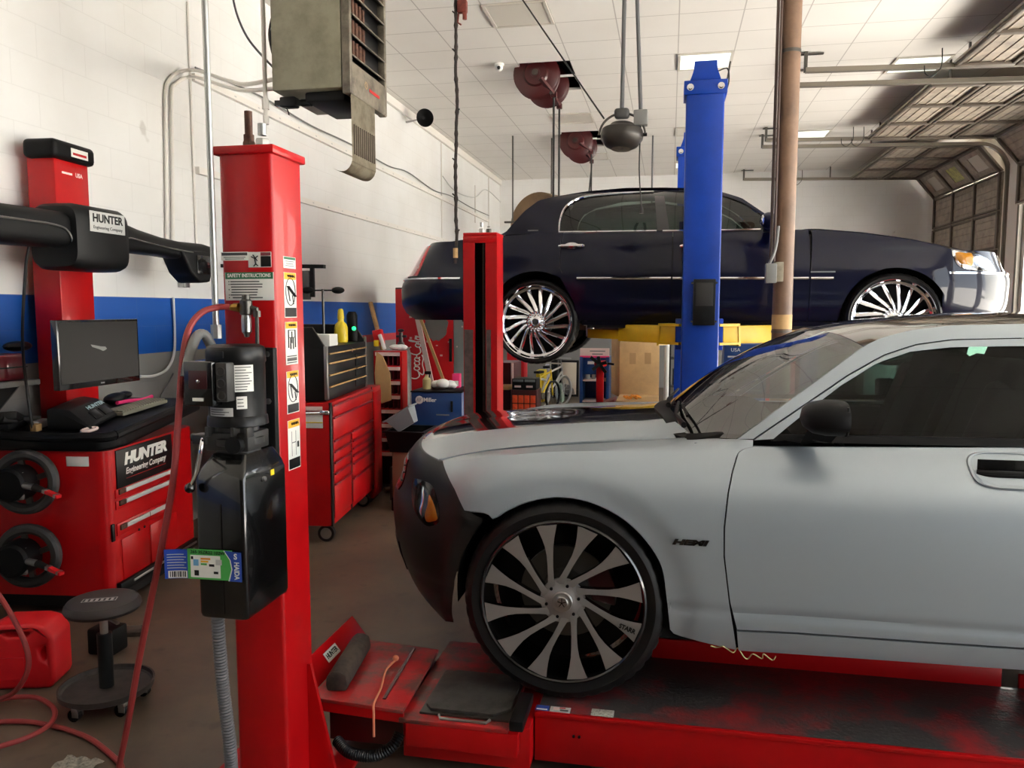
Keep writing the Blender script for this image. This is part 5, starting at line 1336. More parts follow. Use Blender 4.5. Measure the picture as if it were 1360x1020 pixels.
h1_ = [(-.035, .262), (-.01, .243), (.075, .243), (.09, .262)]; h2_ = [(.12, .185), (.15, .20), (.15, .12), (.128, .135)]
part(hole_prism(outer, [h1_, h2_], go+gy*.09, gx, NZ, .18, .016), 'can_body', 'red_plastic', gt, ang=50)
mb = MB(); mb.lathe([(.0, .03), (.03, .03), (.032, .0)], go+gx*-.14+NZ*.262, NZ, 20); part(mb, 'filler_cap', 'black_plastic', gt)
mb = MB(); mb.bar(go+gx*-.12-gy*.0935+NZ*.1, go+gx*.06-gy*.0935+NZ*.1, .10, .004, up=gy); part(mb, 'front_panel', 'red_plastic', gt)
# rolling stool
sc0 = at(142, 912, Z=.08)
st = thing('mechanic_stool', 'low round brown topped rolling stool with a black tray base', 'stool', (sc0.x, sc0.y, 0))
so_ = V((sc0.x, sc0.y, 0))
mb = MB(); mb.lathe([(0, .478), (.11, .476), (.138, .468), (.150, .452), (.152, .438), (.145, .425), (.13, .42), (0, .42)], so_, NZ, 48); seat_ = part(mb, 'seat', 'brown_leather', st)
a_ = Matrix.Rotation(math.radians(24), 3, 'Z'); d_ = part(MB().plate(so_+V((.01, -.03, .4775)), a_ @ NX, a_ @ NY, .135, .05, .001), 'seat_print', 'black_paint', seat_)
for s_ in (-1, 1): part(MB().plate(so_+V((.01, -.03, .4785))+a_ @ V((0, .019*s_, 0)), a_ @ NX, a_ @ NY, .135, .003, .0005), 'print_line', 'light_grey', seat_); part(MB().plate(so_+V((.01, -.03, .4785))+a_ @ V((.066*s_, 0, 0)), a_ @ NX, a_ @ NY, .003, .04, .0005), 'print_line', 'light_grey', seat_)
mb = MB()
for q in range(6): mb.plate(so_+V((.01, -.03, .4785))+a_ @ V((-.05+.02*q, 0, 0)), a_ @ NX, a_ @ NY, .011, .026, .0005)
part(mb, 'print_blocks', 'light_grey', seat_)
part(MB().lathe([(.03, .42), (.05, .415), (.055, .40), (.02, .395)], so_, NZ, 24), 'seat_plate', 'dark_steel', st); part(MB().cyl(so_+NZ*.27, so_+NZ*.42, .016, n=18), 'piston', 'steel', st); part(MB().cyl(so_+NZ*.085, so_+NZ*.32, .030, n=20), 'gas_column', 'black_satin', st)
part(MB().bar(so_+V((.02, -.02, .405)), so_+V((.11, -.05, .39)), .014, .008), 'height_lever', 'steel', st)
mb = MB(); mb.lathe([(0, .078), (.17, .078), (.178, .084), (.182, .098), (.190, .098), (.188, .075), (.175, .066), (0, .066)], so_, NZ, 48); tr_ = part(mb, 'tray_base', 'tray_dark' if 'tray_dark' in MAT else 'grey_black', st)
for k in range(5):
    a = k*2*PI/5+.75; p = so_+V((.150*math.cos(a), .150*math.sin(a), 0))
    mb = MB(); mb.cyl(p+V((-.008, .012, .026)), p+V((-.008, -.012, .026)), .026, n=18); w_ = part(mb, 'caster', 'black_rubber', st)
    mb = MB(); mb.box(p+V((0, 0, .05)), (.03, .032, .02), .005); mb.box(p+V((.004, .015, .036)), (.03, .003, .03), .001); mb.box(p+V((.004, -.015, .036)), (.03, .003, .03), .001); part(mb, 'caster_fork', 'steel', w_)
q_ = at(98, 1016, Z=0)
mb = MB(); n = 8; mb.grid([[q_+V((-.06+.16*i/n, -.06+.1*j/n, .003+.012*math.sin(i*1.1+j*.5)**2)) for i in range(n+1)] for j in range(n+1)]); mb.solid(.0006)
single(mb, 'paper_sheet', 'paper_print' if 'paper_print' in MAT else 'white_label', 'crumpled printed paper scrap on the floor at the bottom edge', 'paper')
q_ = at(165, 842, Z=0); single(MB().box(q_+NZ*.013, (.20, .10, .024), .003, Matrix.Rotation(.35, 3, 'Z')), 'card_scrap', 'old_wood', 'flat brown board on the floor behind the rolling stool', 'board')
q_ = at(118, 885, Z=0); mb = MB(); mb.box(q_+V((-.02, .16, .07)), (.14, .12, .13), .012); single(mb, 'battery_box', 'black_plastic', 'black box on the floor between fuel can and stool', 'box')
q_ = at(123, 866, Z=.0); mb = MB(); mb.prism([(-.04, .10), (.05, .12), (.05, .0), (.03, -.01), (.02, .05)], q_+V((.0, .07, .06)), NX, NZ, .012, .002); single(mb, 'steel_bracket', 'steel', 'bright steel bracket on top of the black box behind the stool', 'bracket') if False else None
# ================================================================ TOOL CHEST AND THE CORNER BEHIND THE POST
tA = math.radians(7); TO = V((-2.37, 5.24, 0)); tX = V((math.cos(tA), math.sin(tA), 0)); tY = V((-math.sin(tA), math.cos(tA), 0)); tR = Matrix((tX, tY, NZ)).transposed()
def T(x, y, z): return TO+tX*x+tY*y+NZ*z
ch = thing('roller_cabinet', 'red roller tool cabinet with many drawers behind the near red post', 'tool cabinet', TO, rz=tA)
CW, CD = 1.22, .62
part(MB().box(T(-CD/2, CW/2, .585), (CD, CW, .90), .006, tR), 'body', 'red_paint', ch)
part(MB().box(T(-.004, .022, .585), (.02, .044, .90), .003, tR), 'front_frame', 'black_paint', ch); part(MB().box(T(-.004, CW*.42, .42), (.016, .04, .56), .003, tR), 'front_frame', 'black_paint', ch); part(MB().box(T(-.004, CW-.03, .585), (.018, .03, .90), .003, tR), 'front_frame', 'black_paint', ch)
def drawer(y0, y1, z0, z1):
    d = part(MB().box(T(.004, (y0+y1)/2, (z0+z1)/2), (.012, y1-y0, z1-z0-.006), .003, tR), 'drawer', 'red_paint', ch)
    part(MB().box(T(.015, (y0+y1)/2, z1-.012), (.014, y1-y0-.01, .014), .003, tR), 'drawer_pull', 'maroon', d)
drawer(.05, CW-.05, .93, 1.02); drawer(.05, CW-.05, .76, .93)
zl = [.76, .68, .60, .52, .44, .18]
for a, b in zip(zl[1:], zl): drawer(.05, CW*.42-.022, a, b)
zl = [.76, .68, .62, .56, .50, .38, .18]
for a, b in zip(zl[1:], zl): drawer(CW*.42+.022, CW-.05, a, b)
for x, y in ((-.07, .09), (-.07, CW-.1), (-CD+.08, .09), (-CD+.08, CW-.1)):
    w_ = part(MB().cyl(T(x-.0, y-.02, .062), T(x, y+.02, .062), .061, n=24), 'caster', 'black_rubber', ch)
    part(MB().cyl(T(x, y-.0215, .062), T(x, y+.0215, .062), .042, n=20), 'caster_hub', 'steel', w_); part(MB().box(T(x, y, .125), (.07, .06, .016), .003, tR), 'caster_plate', 'black_satin', w_)
for s in (-1, 1): part(MB().box(T(.0, .05+.0, .08), (.05, .004, .07), .001, tR), 'caster_bracket', 'black_satin', ch) if False else None
# magnetic tray, tool and card strip on the side facing the camera
mt = thing('side_tray', 'white card strips and a wrench held on the side of the red tool cabinet', 'tray', T(-.42, -.02, .86))
part(MB().box(T(-.20, -.009, .995), (.30, .004, .03), .001, tR), 'upper_strip', 'pink_white', mt); part(MB().box(T(-.20, -.009, .905), (.30, .004, .10), .001, tR), 'card', 'white_label', mt); part(MB().box(T(-.20, -.0125, .895), (.30, .003, .008), 0, tR), 'yellow_line', 'yellow_plastic', mt)
mb = MB(); mb.cyl(T(-.30, -.03, .960), T(-.06, -.03, .967), .012, n=10); mb.box(T(-.03, -.03, .969), (.07, .02, .035), .008, tR); part(mb, 'wrench', 'chrome', mt)
# black top chest
bc = thing('top_chest', 'open black tool chest with pale edged drawers on top of the red cabinet', 'tool chest', T(-.3, .6, 1.04), rz=tA)
BX0, BX1, BY0, BY1 = -.60, -.035, .03, 1.14
z0 = 1.042; zt = 1.47
part(MB().box(T((BX0+BX1)/2, (BY0+BY1)/2, (z0+zt)/2-.02), (BX1-BX0, BY1-BY0, zt-z0-.04), .004, tR), 'body', 'black_paint', bc)
for y in (BY0, BY1-.012):
    mb = MB(); mb.prism([(BX0, zt-.05), (BX1, zt-.05), (BX1, zt-.04), (BX1-.09, zt+.10), (BX0, zt+.10)], T(0, y, 0), tX, NZ, -.012, .002); part(mb, 'end_wing', 'black_paint', bc)
    mb = MB(); mb.tube([T(BX1, y+.006, zt-.04), T(BX1-.09, y+.006, zt+.10), T(BX0, y+.006, zt+.10)], .006, 6); part(mb, 'wing_edge', 'dark_steel', bc)
part(MB().box(T(BX0+.01, (BY0+BY1)/2, zt+.03), (.02, BY1-BY0, .14), .003, tR), 'back_panel', 'black_paint', bc)
part(MB().box(T(BX1+.002, BY0+.016, (z0+zt)/2-.01), (.026, .036, zt-z0-.04), .004, tR), 'corner_trim', 'steel', bc); part(MB().box(T(BX1+.002, BY1-.008, (z0+zt)/2), (.02, .02, zt-z0), .003, tR), 'corner_trim', 'steel', bc)
part(MB().box(T(BX1+.004, (BY0+BY1)/2+.01, zt-.085), (.012, BY1-BY0-.09, .085), .004, tR), 'lid_front', 'black_satin', bc)
part(MB().box(T(BX1+.012, BY0+.66, zt-.09), (.006, .03, .035), .004, tR), 'latch', 'chrome', bc)
ym = BY0+.76
for zz in (.02, .105, .19, .26):
    for y0, y1 in ((BY0+.05, ym-.02), (ym+.02, BY1-.04)):
        d = part(MB().box(T(BX1+.003, (y0+y1)/2, z0+zz+.045), (.010, y1-y0, .07), .002, tR), 'drawer', 'black_satin', bc)
        part(MB().box(T(BX1+.014, (y0+y1)/2, z0+zz+.078), (.016, y1-y0, .011), .003, tR), 'drawer_pull', 'wood', d)
# things on the chest
q_ = T(-.10, .20, zt-.04+.0015)
single(MB().box(q_+NZ*.045, (.16, .20, .085), .006, tR), 'carton', 'white_label', 'small white carton on the front corner of the black tool chest', 'carton')
q_ = T(-.16, .86, zt-.0385)
bt = thing('bottle', 'bright yellow squeeze bottle standing on the black tool chest', 'bottle', q_)
part(MB().lathe([(0, .001), (.05, .001), (.055, .02), (.055, .12), (.045, .15), (.025, .17), (.024, .19), (0, .19)], q_, NZ, 24), 'body', 'yellow_plastic', bt); part(MB().lathe([(.026, .191), (.028, .20), (.022, .26), (.012, .275), (0, .275)], q_, NZ, 16), 'cap', 'yellow_plastic', bt)
q_ = T(-.26, .72, zt-.0385)
lt = thing('clamp_stand', 'thin stand with a black crossbar and two black pads behind the yellow bottle', 'stand', q_)
part(MB().cyl(q_, q_+NZ*.43, .010, n=10), 'post', 'dark_steel', lt); part(MB().cyl(q_, q_+NZ*.012, .06, n=20), 'foot', 'black_satin', lt); part(MB().bar(q_+V((-.16, 0, .42)), q_+V((.16, .03, .42)), .012, .012), 'crossbar', 'black_satin', lt)
for s in (-1, 1): part(MB().ball(q_+V((.12*s, .02*s, .42)), .05, (1.1, .6, .55), 14), 'pad', 'black_plastic', lt)
q_ = T(-.12, 1.05, zt-.0385)
gl = thing('work_light', 'small black work light glowing green on top of the black tool chest', 'light', q_)
mat('green_glow', (40, 235, 130), .4, em=2.0)
part(MB().lathe([(0, .001), (.04, .001), (.045, .02), (.045, .22), (.03, .25), (0, .25)], q_, NZ, 20), 'body', 'black_plastic', gl); part(MB().ball(q_+V((.03, -.035, .11)), .018, n=10), 'lamp', 'green_glow', gl)
q_ = T(-.28, .45, zt-.0385); mb = MB(); mb.ball(q_+NZ*.05, .09, (1, 1.4, .5), 14); mb.ball(q_+V((-.05, .12, .05)), .08, (1, 1.2, .55), 12); single(mb, 'rag_pile', 'black_rubber', 'dark rags heaped in the open top of the black tool chest', 'rags')
# wall computer arm seen past the post
wm = thing('wall_monitor', 'dark flat monitor on a black wall arm right behind the near red post', 'monitor', at(405, 400, Y=6.2))
a_ = at(390, 352, Y=6.2); b_ = at(431, 354, Y=6.2); mb = MB(); mb.bar(V((XL+.002, 6.2, a_.z)), V((b_.x, 6.2, b_.z)), .05, .03); part(mb, 'arm', 'black_satin', wm)
p0, p1 = at(380, 360, Y=6.2), at(413, 398, Y=6.2); part(MB().span((p0.x, 6.17, p1.z), (p1.x, 6.21, p0.z), .006), 'screen', 'dark_grey', wm); p2_ = at(416, 385, Y=6.2); part(MB().bar(V((p2_.x, 6.19, p2_.z-.06)), V((p2_.x, 6.19, a_.z)), .03, .03, up=NX), 'drop_bar', 'black_satin', wm)
pc_ = thing('computer_cart', 'black cart under the wall monitor, mostly hidden by the near red post', 'cart', (-3.25, 6.55, 0)); part(MB().span((-3.6, 6.46, .05), (-3.14, 6.9, 1.50), .01), 'body', 'black_satin', pc_); part(MB().span((-3.6, 6.44, 1.501), (-3.12, 6.92, 1.53), .004), 'top', 'black_plastic', pc_)
# tall red side locker and the rack of pigeonholes beyond
def box_px(x0, x1, y0, y1, Y, dep, z0=None):
    a = at(x0, y0, Y=Y); b = at(x1, y1, Y=Y); return V((min(a.x, b.x), Y, b.z if z0 is None else z0)), V((max(a.x, b.x), Y+dep, a.z))
lk = thing('side_locker', 'narrow red locker at the far end of the red roller cabinet', 'locker', T(-.25, 1.42, 0), rz=tA)
part(MB().box(T(-.26, 1.40, .53), (.50, .30, .98), .006, tR), 'body', 'red_paint', lk); part(MB().box(T(-.005, 1.40, .53), (.012, .26, .9), .003, tR), 'door', 'red_paint', lk); part(MB().box(T(-.26, 1.40, .021), (.44, .26, .04), .003, tR), 'plinth', 'black_satin', lk)
sr = thing('pigeonhole_rack', 'red parts rack with white shelf edges beside the black tool chest', 'rack', (-2.75, 7.25, 0))
a, b = box_px(496, 536, 466, 640, 7.1, .35, 0)
mb = MB(); mb.span((a.x, 7.1, 0), (a.x+.02, 7.25, b.z)); part(mb, 'side', 'red_paint', sr); mb = MB(); mb.span((b.x-.02, 7.1, 0), (b.x, 7.25, b.z)); part(mb, 'side', 'red_paint', sr)
part(MB().span((a.x+.021, 7.23, 0), (b.x-.021, 7.25, b.z)), 'back', 'dark_red', sr)
n = 7
for k in range(n+1):
    z = lerp(.35, b.z, k/n); part(MB().span((a.x+.021, 7.1, z-.02), (b.x-.021, 7.225, z)), 'shelf', 'red_paint', sr)
    part(MB().span((a.x+.021, 7.085, z-.045), (b.x-.021, 7.099, z-.012)), 'shelf_edge', 'pink_white', sr)
mb = MB()
for k in range(1, 6): x = lerp(a.x, b.x, k/6); mb.span((x-.004, 7.11, .34), (x+.004, 7.225, b.z-.022))
part(mb, 'dividers', 'maroon', sr)
rz_ = b.z
q_ = V(((a.x+b.x)/2, 7.25, rz_+.001)); mb = MB(); mb.ball(q_+V((.06, -.10, .035)), .045, (1.4, 1, .55), 12); mb.ball(q_+V((.09, -.02, .03)), .05, (1.3, 1, .55), 12); single(mb, 'plastic_bags', 'white_plastic', 'crumpled clear plastic bags lying on the red pigeonhole rack', 'bags')
a, b = box_px(500, 526, 472, 536, 6.98, .02); mb = MB(); mb.prism([(0, 0), (.14, .05), (.13, .30), (.06, .46), (0, .50), (-.02, .3)], at(501, 538, Y=6.99), NX, NZ, -.012); single(mb, 'hanging_cardboard', 'tan_card', 'torn tan cardboard hanging on the front of the red pigeonhole rack', 'cardboard')
# broom and its handle, leaning by the blue band
a_ = at(492, 402, Y=7.9); b_ = at(509, 468, Y=7.7); mb = MB(); mb.cyl(a_, a_+(b_-a_)*((a_.z-.012)/(a_.z-b_.z)), .024, n=12); br_ = single(mb, 'wooden_pole', 'wood', 'thick pale wooden pole leaning on the blue wall band', 'pole')
sg = thing('jack_stand', 'small red tool with a white and yellow handle on top of the red rack', 'tool', at(508, 465, Y=7.17)); a0_ = at(505, 458, Y=7.17); part(MB().bar(a0_, at(501, 438, Y=7.17), .09, .07, up=NY, bev=.01), 'body', 'red_plastic', sg); part(MB().bar(at(504, 444, Y=7.11), at(511, 464, Y=7.11), .035, .03, up=NY, bev=.008), 'handle', 'white_plastic', sg); part(MB().box(at(500, 456, Y=7.12), (.05, .04, .06), .01), 'yellow_cap', 'yellow_plastic', sg)
# gas cylinder
a_ = at(534, 560, Y=7.9); zt_ = at(534, 458, Y=7.9).z
gcyl = thing('gas_cylinder', 'dull steel gas cylinder standing in front of the red vending machine', 'gas cylinder', (a_.x, 7.9, 0)); part(MB().lathe([(0, .0), (.10, .0), (.105, .02), (.105, zt_-.10), (.085, zt_-.03), (.04, zt_), (.03, zt_+.03), (0, zt_+.03)], (a_.x, 7.9, .001), NZ, 28), 'tank', 'cyl_steel' if 'cyl_steel' in MAT else 'dark_steel', gcyl)
mb = MB(); mb.cyl((a_.x, 7.9, zt_+.03), (a_.x, 7.9, zt_+.13), .022, n=12); mb.cyl((a_.x-.05, 7.9, zt_+.09), (a_.x+.06, 7.9, zt_+.09), .014, n=10); mb.ball((a_.x, 7.9, zt_+.15), .03, (1.2, 1.2, .6), 12); part(mb, 'valve', 'dark_steel', gcyl)
# vending machine
vA = math.radians(-3); 
a, b = at(524, 384, Y=9.3), at(602, 520, Y=9.3)
vm = thing('vending_machine', 'tall red drinks machine with white script lettering behind the sedan tail', 'vending machine', ((a.x+b.x)/2, 9.6, 0))
vx0, vx1, vz1 = a.x, at(617, 420, Y=9.3).x, a.z+.02
part(MB().span((vx0, 9.32, .02), (vx1, 9.95, vz1), .01), 'body', 'dark_red', vm); xm = at(602, 440, Y=9.3).x
part(MB().span((vx0+.01, 9.295, .12), (xm, 9.319, vz1-.02), .006), 'front_panel', 'red_plastic', vm); part(MB().span((xm+.004, 9.30, .12), (vx1-.004, 9.319, vz1-.02), .004), 'side_panel', 'vend_glass', vm)
mb = MB(); p_ = at(598, 465, Y=9.29); mb.span((p_.x-.012, 9.272, p_.z-.14), (p_.x+.022, 9.294, p_.z+.14), .004); part(mb, 'coin_panel', 'black_paint', vm); part(MB().span((vx0+.05, 9.33, .0), (vx1-.05, 9.9, .019)), 'foot', 'black_satin', vm)
fpn = [o for o in vm.children if o.name.startswith('front_panel')][0]
# ice-blue splash disc with white drops
dc = at(579, 432, Y=9.293); mb = MB(); mb.prism([(.15*math.cos(k*PI/14)*(1+.10*math.sin(k*2.3)), .19*math.sin(k*PI/14)*(1+.08*math.cos(k*3.1))) for k in range(28)], dc, NX, NZ, .002); part(mb, 'splash_print', 'mid_grey', fpn)
mb = MB()
for k in range(26):
    an = random.uniform(0, 2*PI); rr = random.uniform(.2, .36); mb.box(dc+V((rr*math.cos(an), -.002, rr*math.sin(an)*1.1)), (random.uniform(.012, .035), .002, random.uniform(.012, .035)), 0)
part(mb, 'splash_drops', 'pink_white', fpn)['kind'] = 'stuff'
# script lettering, drawn as pen strokes along a line rising up the panel
lo = at(557, 503, Y=9.292); lt_ = at(560, 446, Y=9.292); up = (lt_-lo); LL = up.length; ux = up.normalized(); uy = -(NY.cross(ux)) if False else V((-ux.z, 0, ux.x))
def stroke(pts, r=.011): return [lo+ux*(x*LL)+uy*(y*.16)+V((0, -.003, 0)) for x, y in pts]
S_ = [[(.16, .8), (.13, .95), (.05, .95), (.0, .6), (.0, .25), (.06, .02), (.14, .08), (.19, .2)],
 [(.27, .42), (.22, .45), (.19, .25), (.22, .05), (.27, .1), (.28, .35), (.31, .4)],
 [(.39, .42), (.34, .45), (.31, .25), (.34, .05), (.40, .12)],
 [(.48, .42), (.43, .45), (.40, .25), (.43, .05), (.47, .15), (.48, .42), (.485, .1), (.51, .08)],
 [(.505, .30), (.55, .32)],
 [(.72, .8), (.69, .95), (.61, .95), (.56, .6), (.56, .25), (.62, .02), (.70, .08), (.74, .2)],
 [(.80, .42), (.76, .45), (.73, .25), (.76, .05), (.80, .1), (.81, .35), (.84, .4)],
 [(.84, .2), (.88, .9), (.865, .98), (.85, .7), (.86, .1), (.89, .08)],
 [(.97, .42), (.93, .45), (.90, .25), (.92, .05), (.96, .15), (.97, .42), (.975, .1), (1.02, .12)],
 [(.16, .10), (.10, -.25), (.2, -.32), (.34, -.18), (.48, -.22), (.56, -.1)]]
for s_ in S_: part(MB().tube(cr(stroke(s_), 6), .0075, 6), 'lettering', 'white_label', fpn)
# two pale sticks leaning on it
def leaning(pt, pb, w, t):
    d = pb-pt; e = pt+d*((pt.z-.004)/(pt.z-pb.z)); return MB().bar(pt, e, w, t, up=NY)
single(leaning(at(553, 416, Y=9.275), at(574, 512, Y=9.10), .06, .02), 'wooden_batten', 'pink_white', 'wide pale batten leaning on the red drinks machine, left of the pair', 'batten', 'battens on the drinks machine')
single(leaning(at(556, 416, Y=9.215), at(593, 516, Y=8.98), .035, .02), 'wooden_batten', 'tan_card', 'thin tan batten leaning on the red drinks machine, right of the pair', 'batten', 'battens on the drinks machine')
# welder
a, b = box_px(546, 614, 519, 620, 6.75, .55, 0)
wl_ = thing('welder', 'blue welding machine with a round white emblem by the red channel post', 'welder', ((a.x+b.x)/2, 7.0, 0))
part(MB().span((a.x, 6.75, .06), (b.x, 7.25, b.z-.012), .008), 'cabinet', 'blue_cabinet', wl_); part(MB().span((a.x-.005, 6.74, b.z-.0115), (b.x+.005, 7.26, b.z), .003), 'lid', 'black_satin', wl_); part(MB().span((a.x+.03, 6.8, .0), (b.x-.03, 7.2, .059)), 'base', 'black_satin', wl_)
e_ = at(557, 531, Y=6.748); cab = [o for o in wl_.children if o.name.startswith('cabinet')][0]
part(MB().cyl(e_, e_-NY*.004, .036, n=28), 'emblem', 'white_label', cab)
for k in (-1, 0, 1): part(MB().bar(e_+V((-.008+.014*k, -.005, -.016)), e_+V((.004+.014*k, -.005, .018)), .003, .008, up=NY), 'emblem_stripe', 'blue_cabinet', cab)
text('Miller', e_+V((.098, -.002, 0)), NX, NZ, .052, 'white_label', cab, bold=.0012)
e_ = at(588, 551, Y=6.747); part(MB().box(e_, (.12, .003, .012), 0), 'print', 'mid_grey', cab); e_ = at(600, 540, Y=6.745); part(MB().box(e_, (.02, .012, .10), .003), 'latch', 'black_paint', cab)
zt_ = b.z+.0005
q_ = V((at(566, 515, Y=6.9).x, 6.92, zt_)); b2 = thing('spray_bottle', 'cloudy yellowish spray bottle with a dark trigger on the blue welder', 'bottle', q_); part(MB().lathe([(0, .001), (.035, .001), (.038, .01), (.038, .09), (.014, .12), (.014, .13), (0, .13)], q_, NZ, 18), 'body', 'cloudy' if 'cloudy' in MAT else 'light_grey', b2); mb = MB(); mb.box(q_+V((.012, 0, .15)), (.06, .022, .03), .006); mb.bar(q_+V((.03, 0, .135)), q_+V((.022, 0, .10)), .012, .008); part(mb, 'trigger', 'black_plastic', b2)
q_ = V((at(588, 512, Y=6.95).x, 6.97, zt_)); mb = MB()
for dx, dz, r_ in ((-.06, .042, .05), (0, .05, .06), (.06, .042, .05), (.09, .03, .035)): mb.ball(q_+V((dx, random.uniform(-.02, .02), dz)), r_, (1.1, 1, .75), 12)
single(mb, 'plastic_bag', 'white_plastic', 'crumpled white plastic bag lying on top of the blue welder', 'bag')
q_ = V((at(606, 512, Y=7.1).x, 7.12, zt_)); bx_ = thing('pink_carton', 'small hot pink carton at the right end of the blue welder', 'carton', q_); part(MB().box(q_+NZ*.066, (.07, .07, .13), .003), 'box', 'pink', bx_); part(MB().plate(q_+V((0, -.036, .04)), NX, NZ, .05, .05, .001), 'label', 'white_label', bx_)
# stacked tubs in front of the welder
a, b = at(517, 572, Y=6.3), at(566, 600, Y=6.3)
tb = thing('black_tub', 'black plastic tub on a box in front of the blue welder', 'tub', ((a.x+b.x)/2, 6.35, b.z))
def tub(x0, x1, y0, y1, z0, z1, tp, t=.008):
    r = lambda d, z: [V((x0+d, y0+d, z)), V((x1-d, y0+d, z)), V((x1-d, y1-d, z)), V((x0+d, y1-d, z))]
    mb = MB(); vv = mb.grid([r(tp, z0), r(0, z1), r(-.02, z1), r(-.02, z1+.012), r(t, z1+.012), r(tp+t, z0+t)], cv=True); mb._face(vv[0][::-1]); mb._face(vv[-1]); return mb
part(tub(a.x, b.x, 6.2, 6.58, b.z, a.z, .03), 'tub', 'black_plastic', tb, ang=20)
zb = b.z
cx_ = thing('parts_carton', 'brown open carton on the floor under the black tub', 'carton', ((a.x+b.x)/2, 6.4, 0)); part(MB().span((a.x+.04, 6.25, .12), (b.x-.05, 6.55, zb-.002), .004), 'box', 'brown_card' if 'brown_card' in MAT else 'tan_card', cx_); part(MB().span((a.x+.03, 6.24, .0), (b.x-.04, 6.56, .118), .01), 'dolly', 'black_satin', cx_)
p0 = at(541, 552, Y=6.3); mb = tub(-.115, .115, -.09, .09, 0, .13, .035); 
bmesh.ops.transform(mb.bm, matrix=Matrix.Translation((p0.x-.02, 6.38, a.z+.03)) @ Matrix.Rotation(math.radians(-32), 4, 'Y'), verts=mb.bm.verts[:])
single(mb, 'white_tub', 'grey_bin', 'pale grey vented tub tipped on its side in the black tub', 'tub', ang=20)
p0 = at(528, 552, Y=6.42); mb = tub(-.13, .13, -.10, .10, 0, .10, .02); bmesh.ops.transform(mb.bm, matrix=Matrix.Translation((p0.x, 6.55-.03, a.z+.10)) @ Matrix.Rotation(math.radians(-28), 4, 'Y'), verts=mb.bm.verts[:]); single(mb, 'dark_tub', 'black_satin', 'dark tub nested against the pale tipped tub', 'tub', ang=20) if False else mb.bm.free()
a, b = box_px(512, 522, 610, 640, 6.5, .3, 0); single(MB().span((a.x, 6.6, 0), (a.x+.12, 6.9, .30), .004), 'grey_crate', 'dark_grey', 'dark grey crate on the floor between red locker and black tub', 'crate')
q_ = at(515, 655, Z=0); single(MB().cyl(q_+V((-.03, 0, .028)), q_+V((.03, .06, .028)), .027, n=18), 'paper_roll', 'brown_card' if 'brown_card' in MAT else 'tan_card', 'short cardboard tube lying on the floor before the red locker', 'tube')
# ================================================================ NAVY SEDAN raised on the two-post lift
LY, LC = 7.20, 8.20
S1T = [(1.56, 7.32), (1.60, 7.28), (1.66, 7.235), (1.75, 7.212), (1.90, 7.202), (1.97, 7.204), (2.05, 7.21), (2.18, 7.235), (2.28, 7.275), (2.34, 7.315), (2.38, 7.355), (2.40, 7.375), (2.50, 7.43), (2.65, 7.54), (2.75, 7.64), (2.80, 7.73), (2.83, 7.85)]
LN, LT = (2.10, 2.83), (-2.02, -2.60)
def S1(x, z):
    y = sinterp(z, S1T)
    if x > LN[0] and z < 2.30:
        q = min(.998, (x-LN[0])/(interp(z, [(1.6, 2.89), (1.75, 2.97), (1.95, 2.99), (2.05, 2.93), (2.2, 2.87), (2.3, 2.83)])-LN[0])); y += 1.0*(1-(1-q**2.4)**(1/2.4))
    if x < LT[0] and z < 2.36:
        q = min(.998, (LT[0]-x)/(LT[0]-interp(z, [(1.6, -2.6), (1.7, -2.70), (1.9, -2.72), (2.0, -2.66), (2.3, -2.44), (2.36, -2.38)]))); y += 1.0*(1-(1-q**2.6)**(1/2.6))
    return y
lc = thing('car', 'dark navy sedan with big chrome wheels raised on the blue lift', 'car', (.1, LC, 1.6))
LP = lambda pts: line2([on(x, y, S1) for x, y in pts])
LW = .392
lr, lf = at(711, 431, Y=7.22), at(1187, 423, Y=7.22)
LRX, LFX, LWZ = lr.x, lf.x, 1.585
larc = lambda wx, r, a0, a1, n=24: [V((wx+r*math.sin(math.radians(lerp(a0, a1, k/n))), 0, LWZ+.03+r*math.cos(math.radians(lerp(a0, a1, k/n))))) for k in range(n+1)]
LA = .435
def lskin(name, rows, m='navy_car', **k): return skin(lc, name, m, rows, S1, LC, **k)
lbz = [on(x, y, S1) for x, y in ((700, 307), (742, 308), (890, 306.5), (1035, 304), (1078, 305))]
rb_ = 1.598
xd1, xd2, xd3 = on(752, 400, S1).x, on(892, 400, S1).x, on(1075, 400, S1).x
# front fender
zf = 1.72
a0 = -math.degrees(math.asin(min(1, (LFX-xd3-.0)/1.0))) if False else -98
ff_top = LP([(1078, 306), (1088, 305.5), (1146, 310), (1211, 319), (1250, 328), (1264, 333)])
ff_l = [V((xd3, 0, rb_)), V((xd3, 0, 2.0)), V((ff_top[0].x, 0, ff_top[0].z))]
ff_r = LP([(1254, 402), (1262, 370), (1263, 356), (1264, 333)])
fb = [V((xd3, 0, rb_))]+larc(LFX, LA, -92, 62); fb.append(ff_r[0])
lskin('front_fender', coons(fb, ff_top, ff_l, ff_r, 50, 18))
# doors
def door(x0, x1, name, zt0, zt1):
    lskin(name, coons([V((x0, 0, rb_)), V((x1, 0, rb_))], [V((x0, 0, zt0)), V((x1, 0, zt1))], [V((x0, 0, rb_)), V((x0, 0, zt0))], [V((x1, 0, rb_)), V((x1, 0, zt1))], 30, 20))
zb_ = lambda x: interp(x, [(p.x, p.z) for p in lbz])
door(xd2+.004, xd3-.004, 'front_door', zb_(xd2), zb_(xd3))
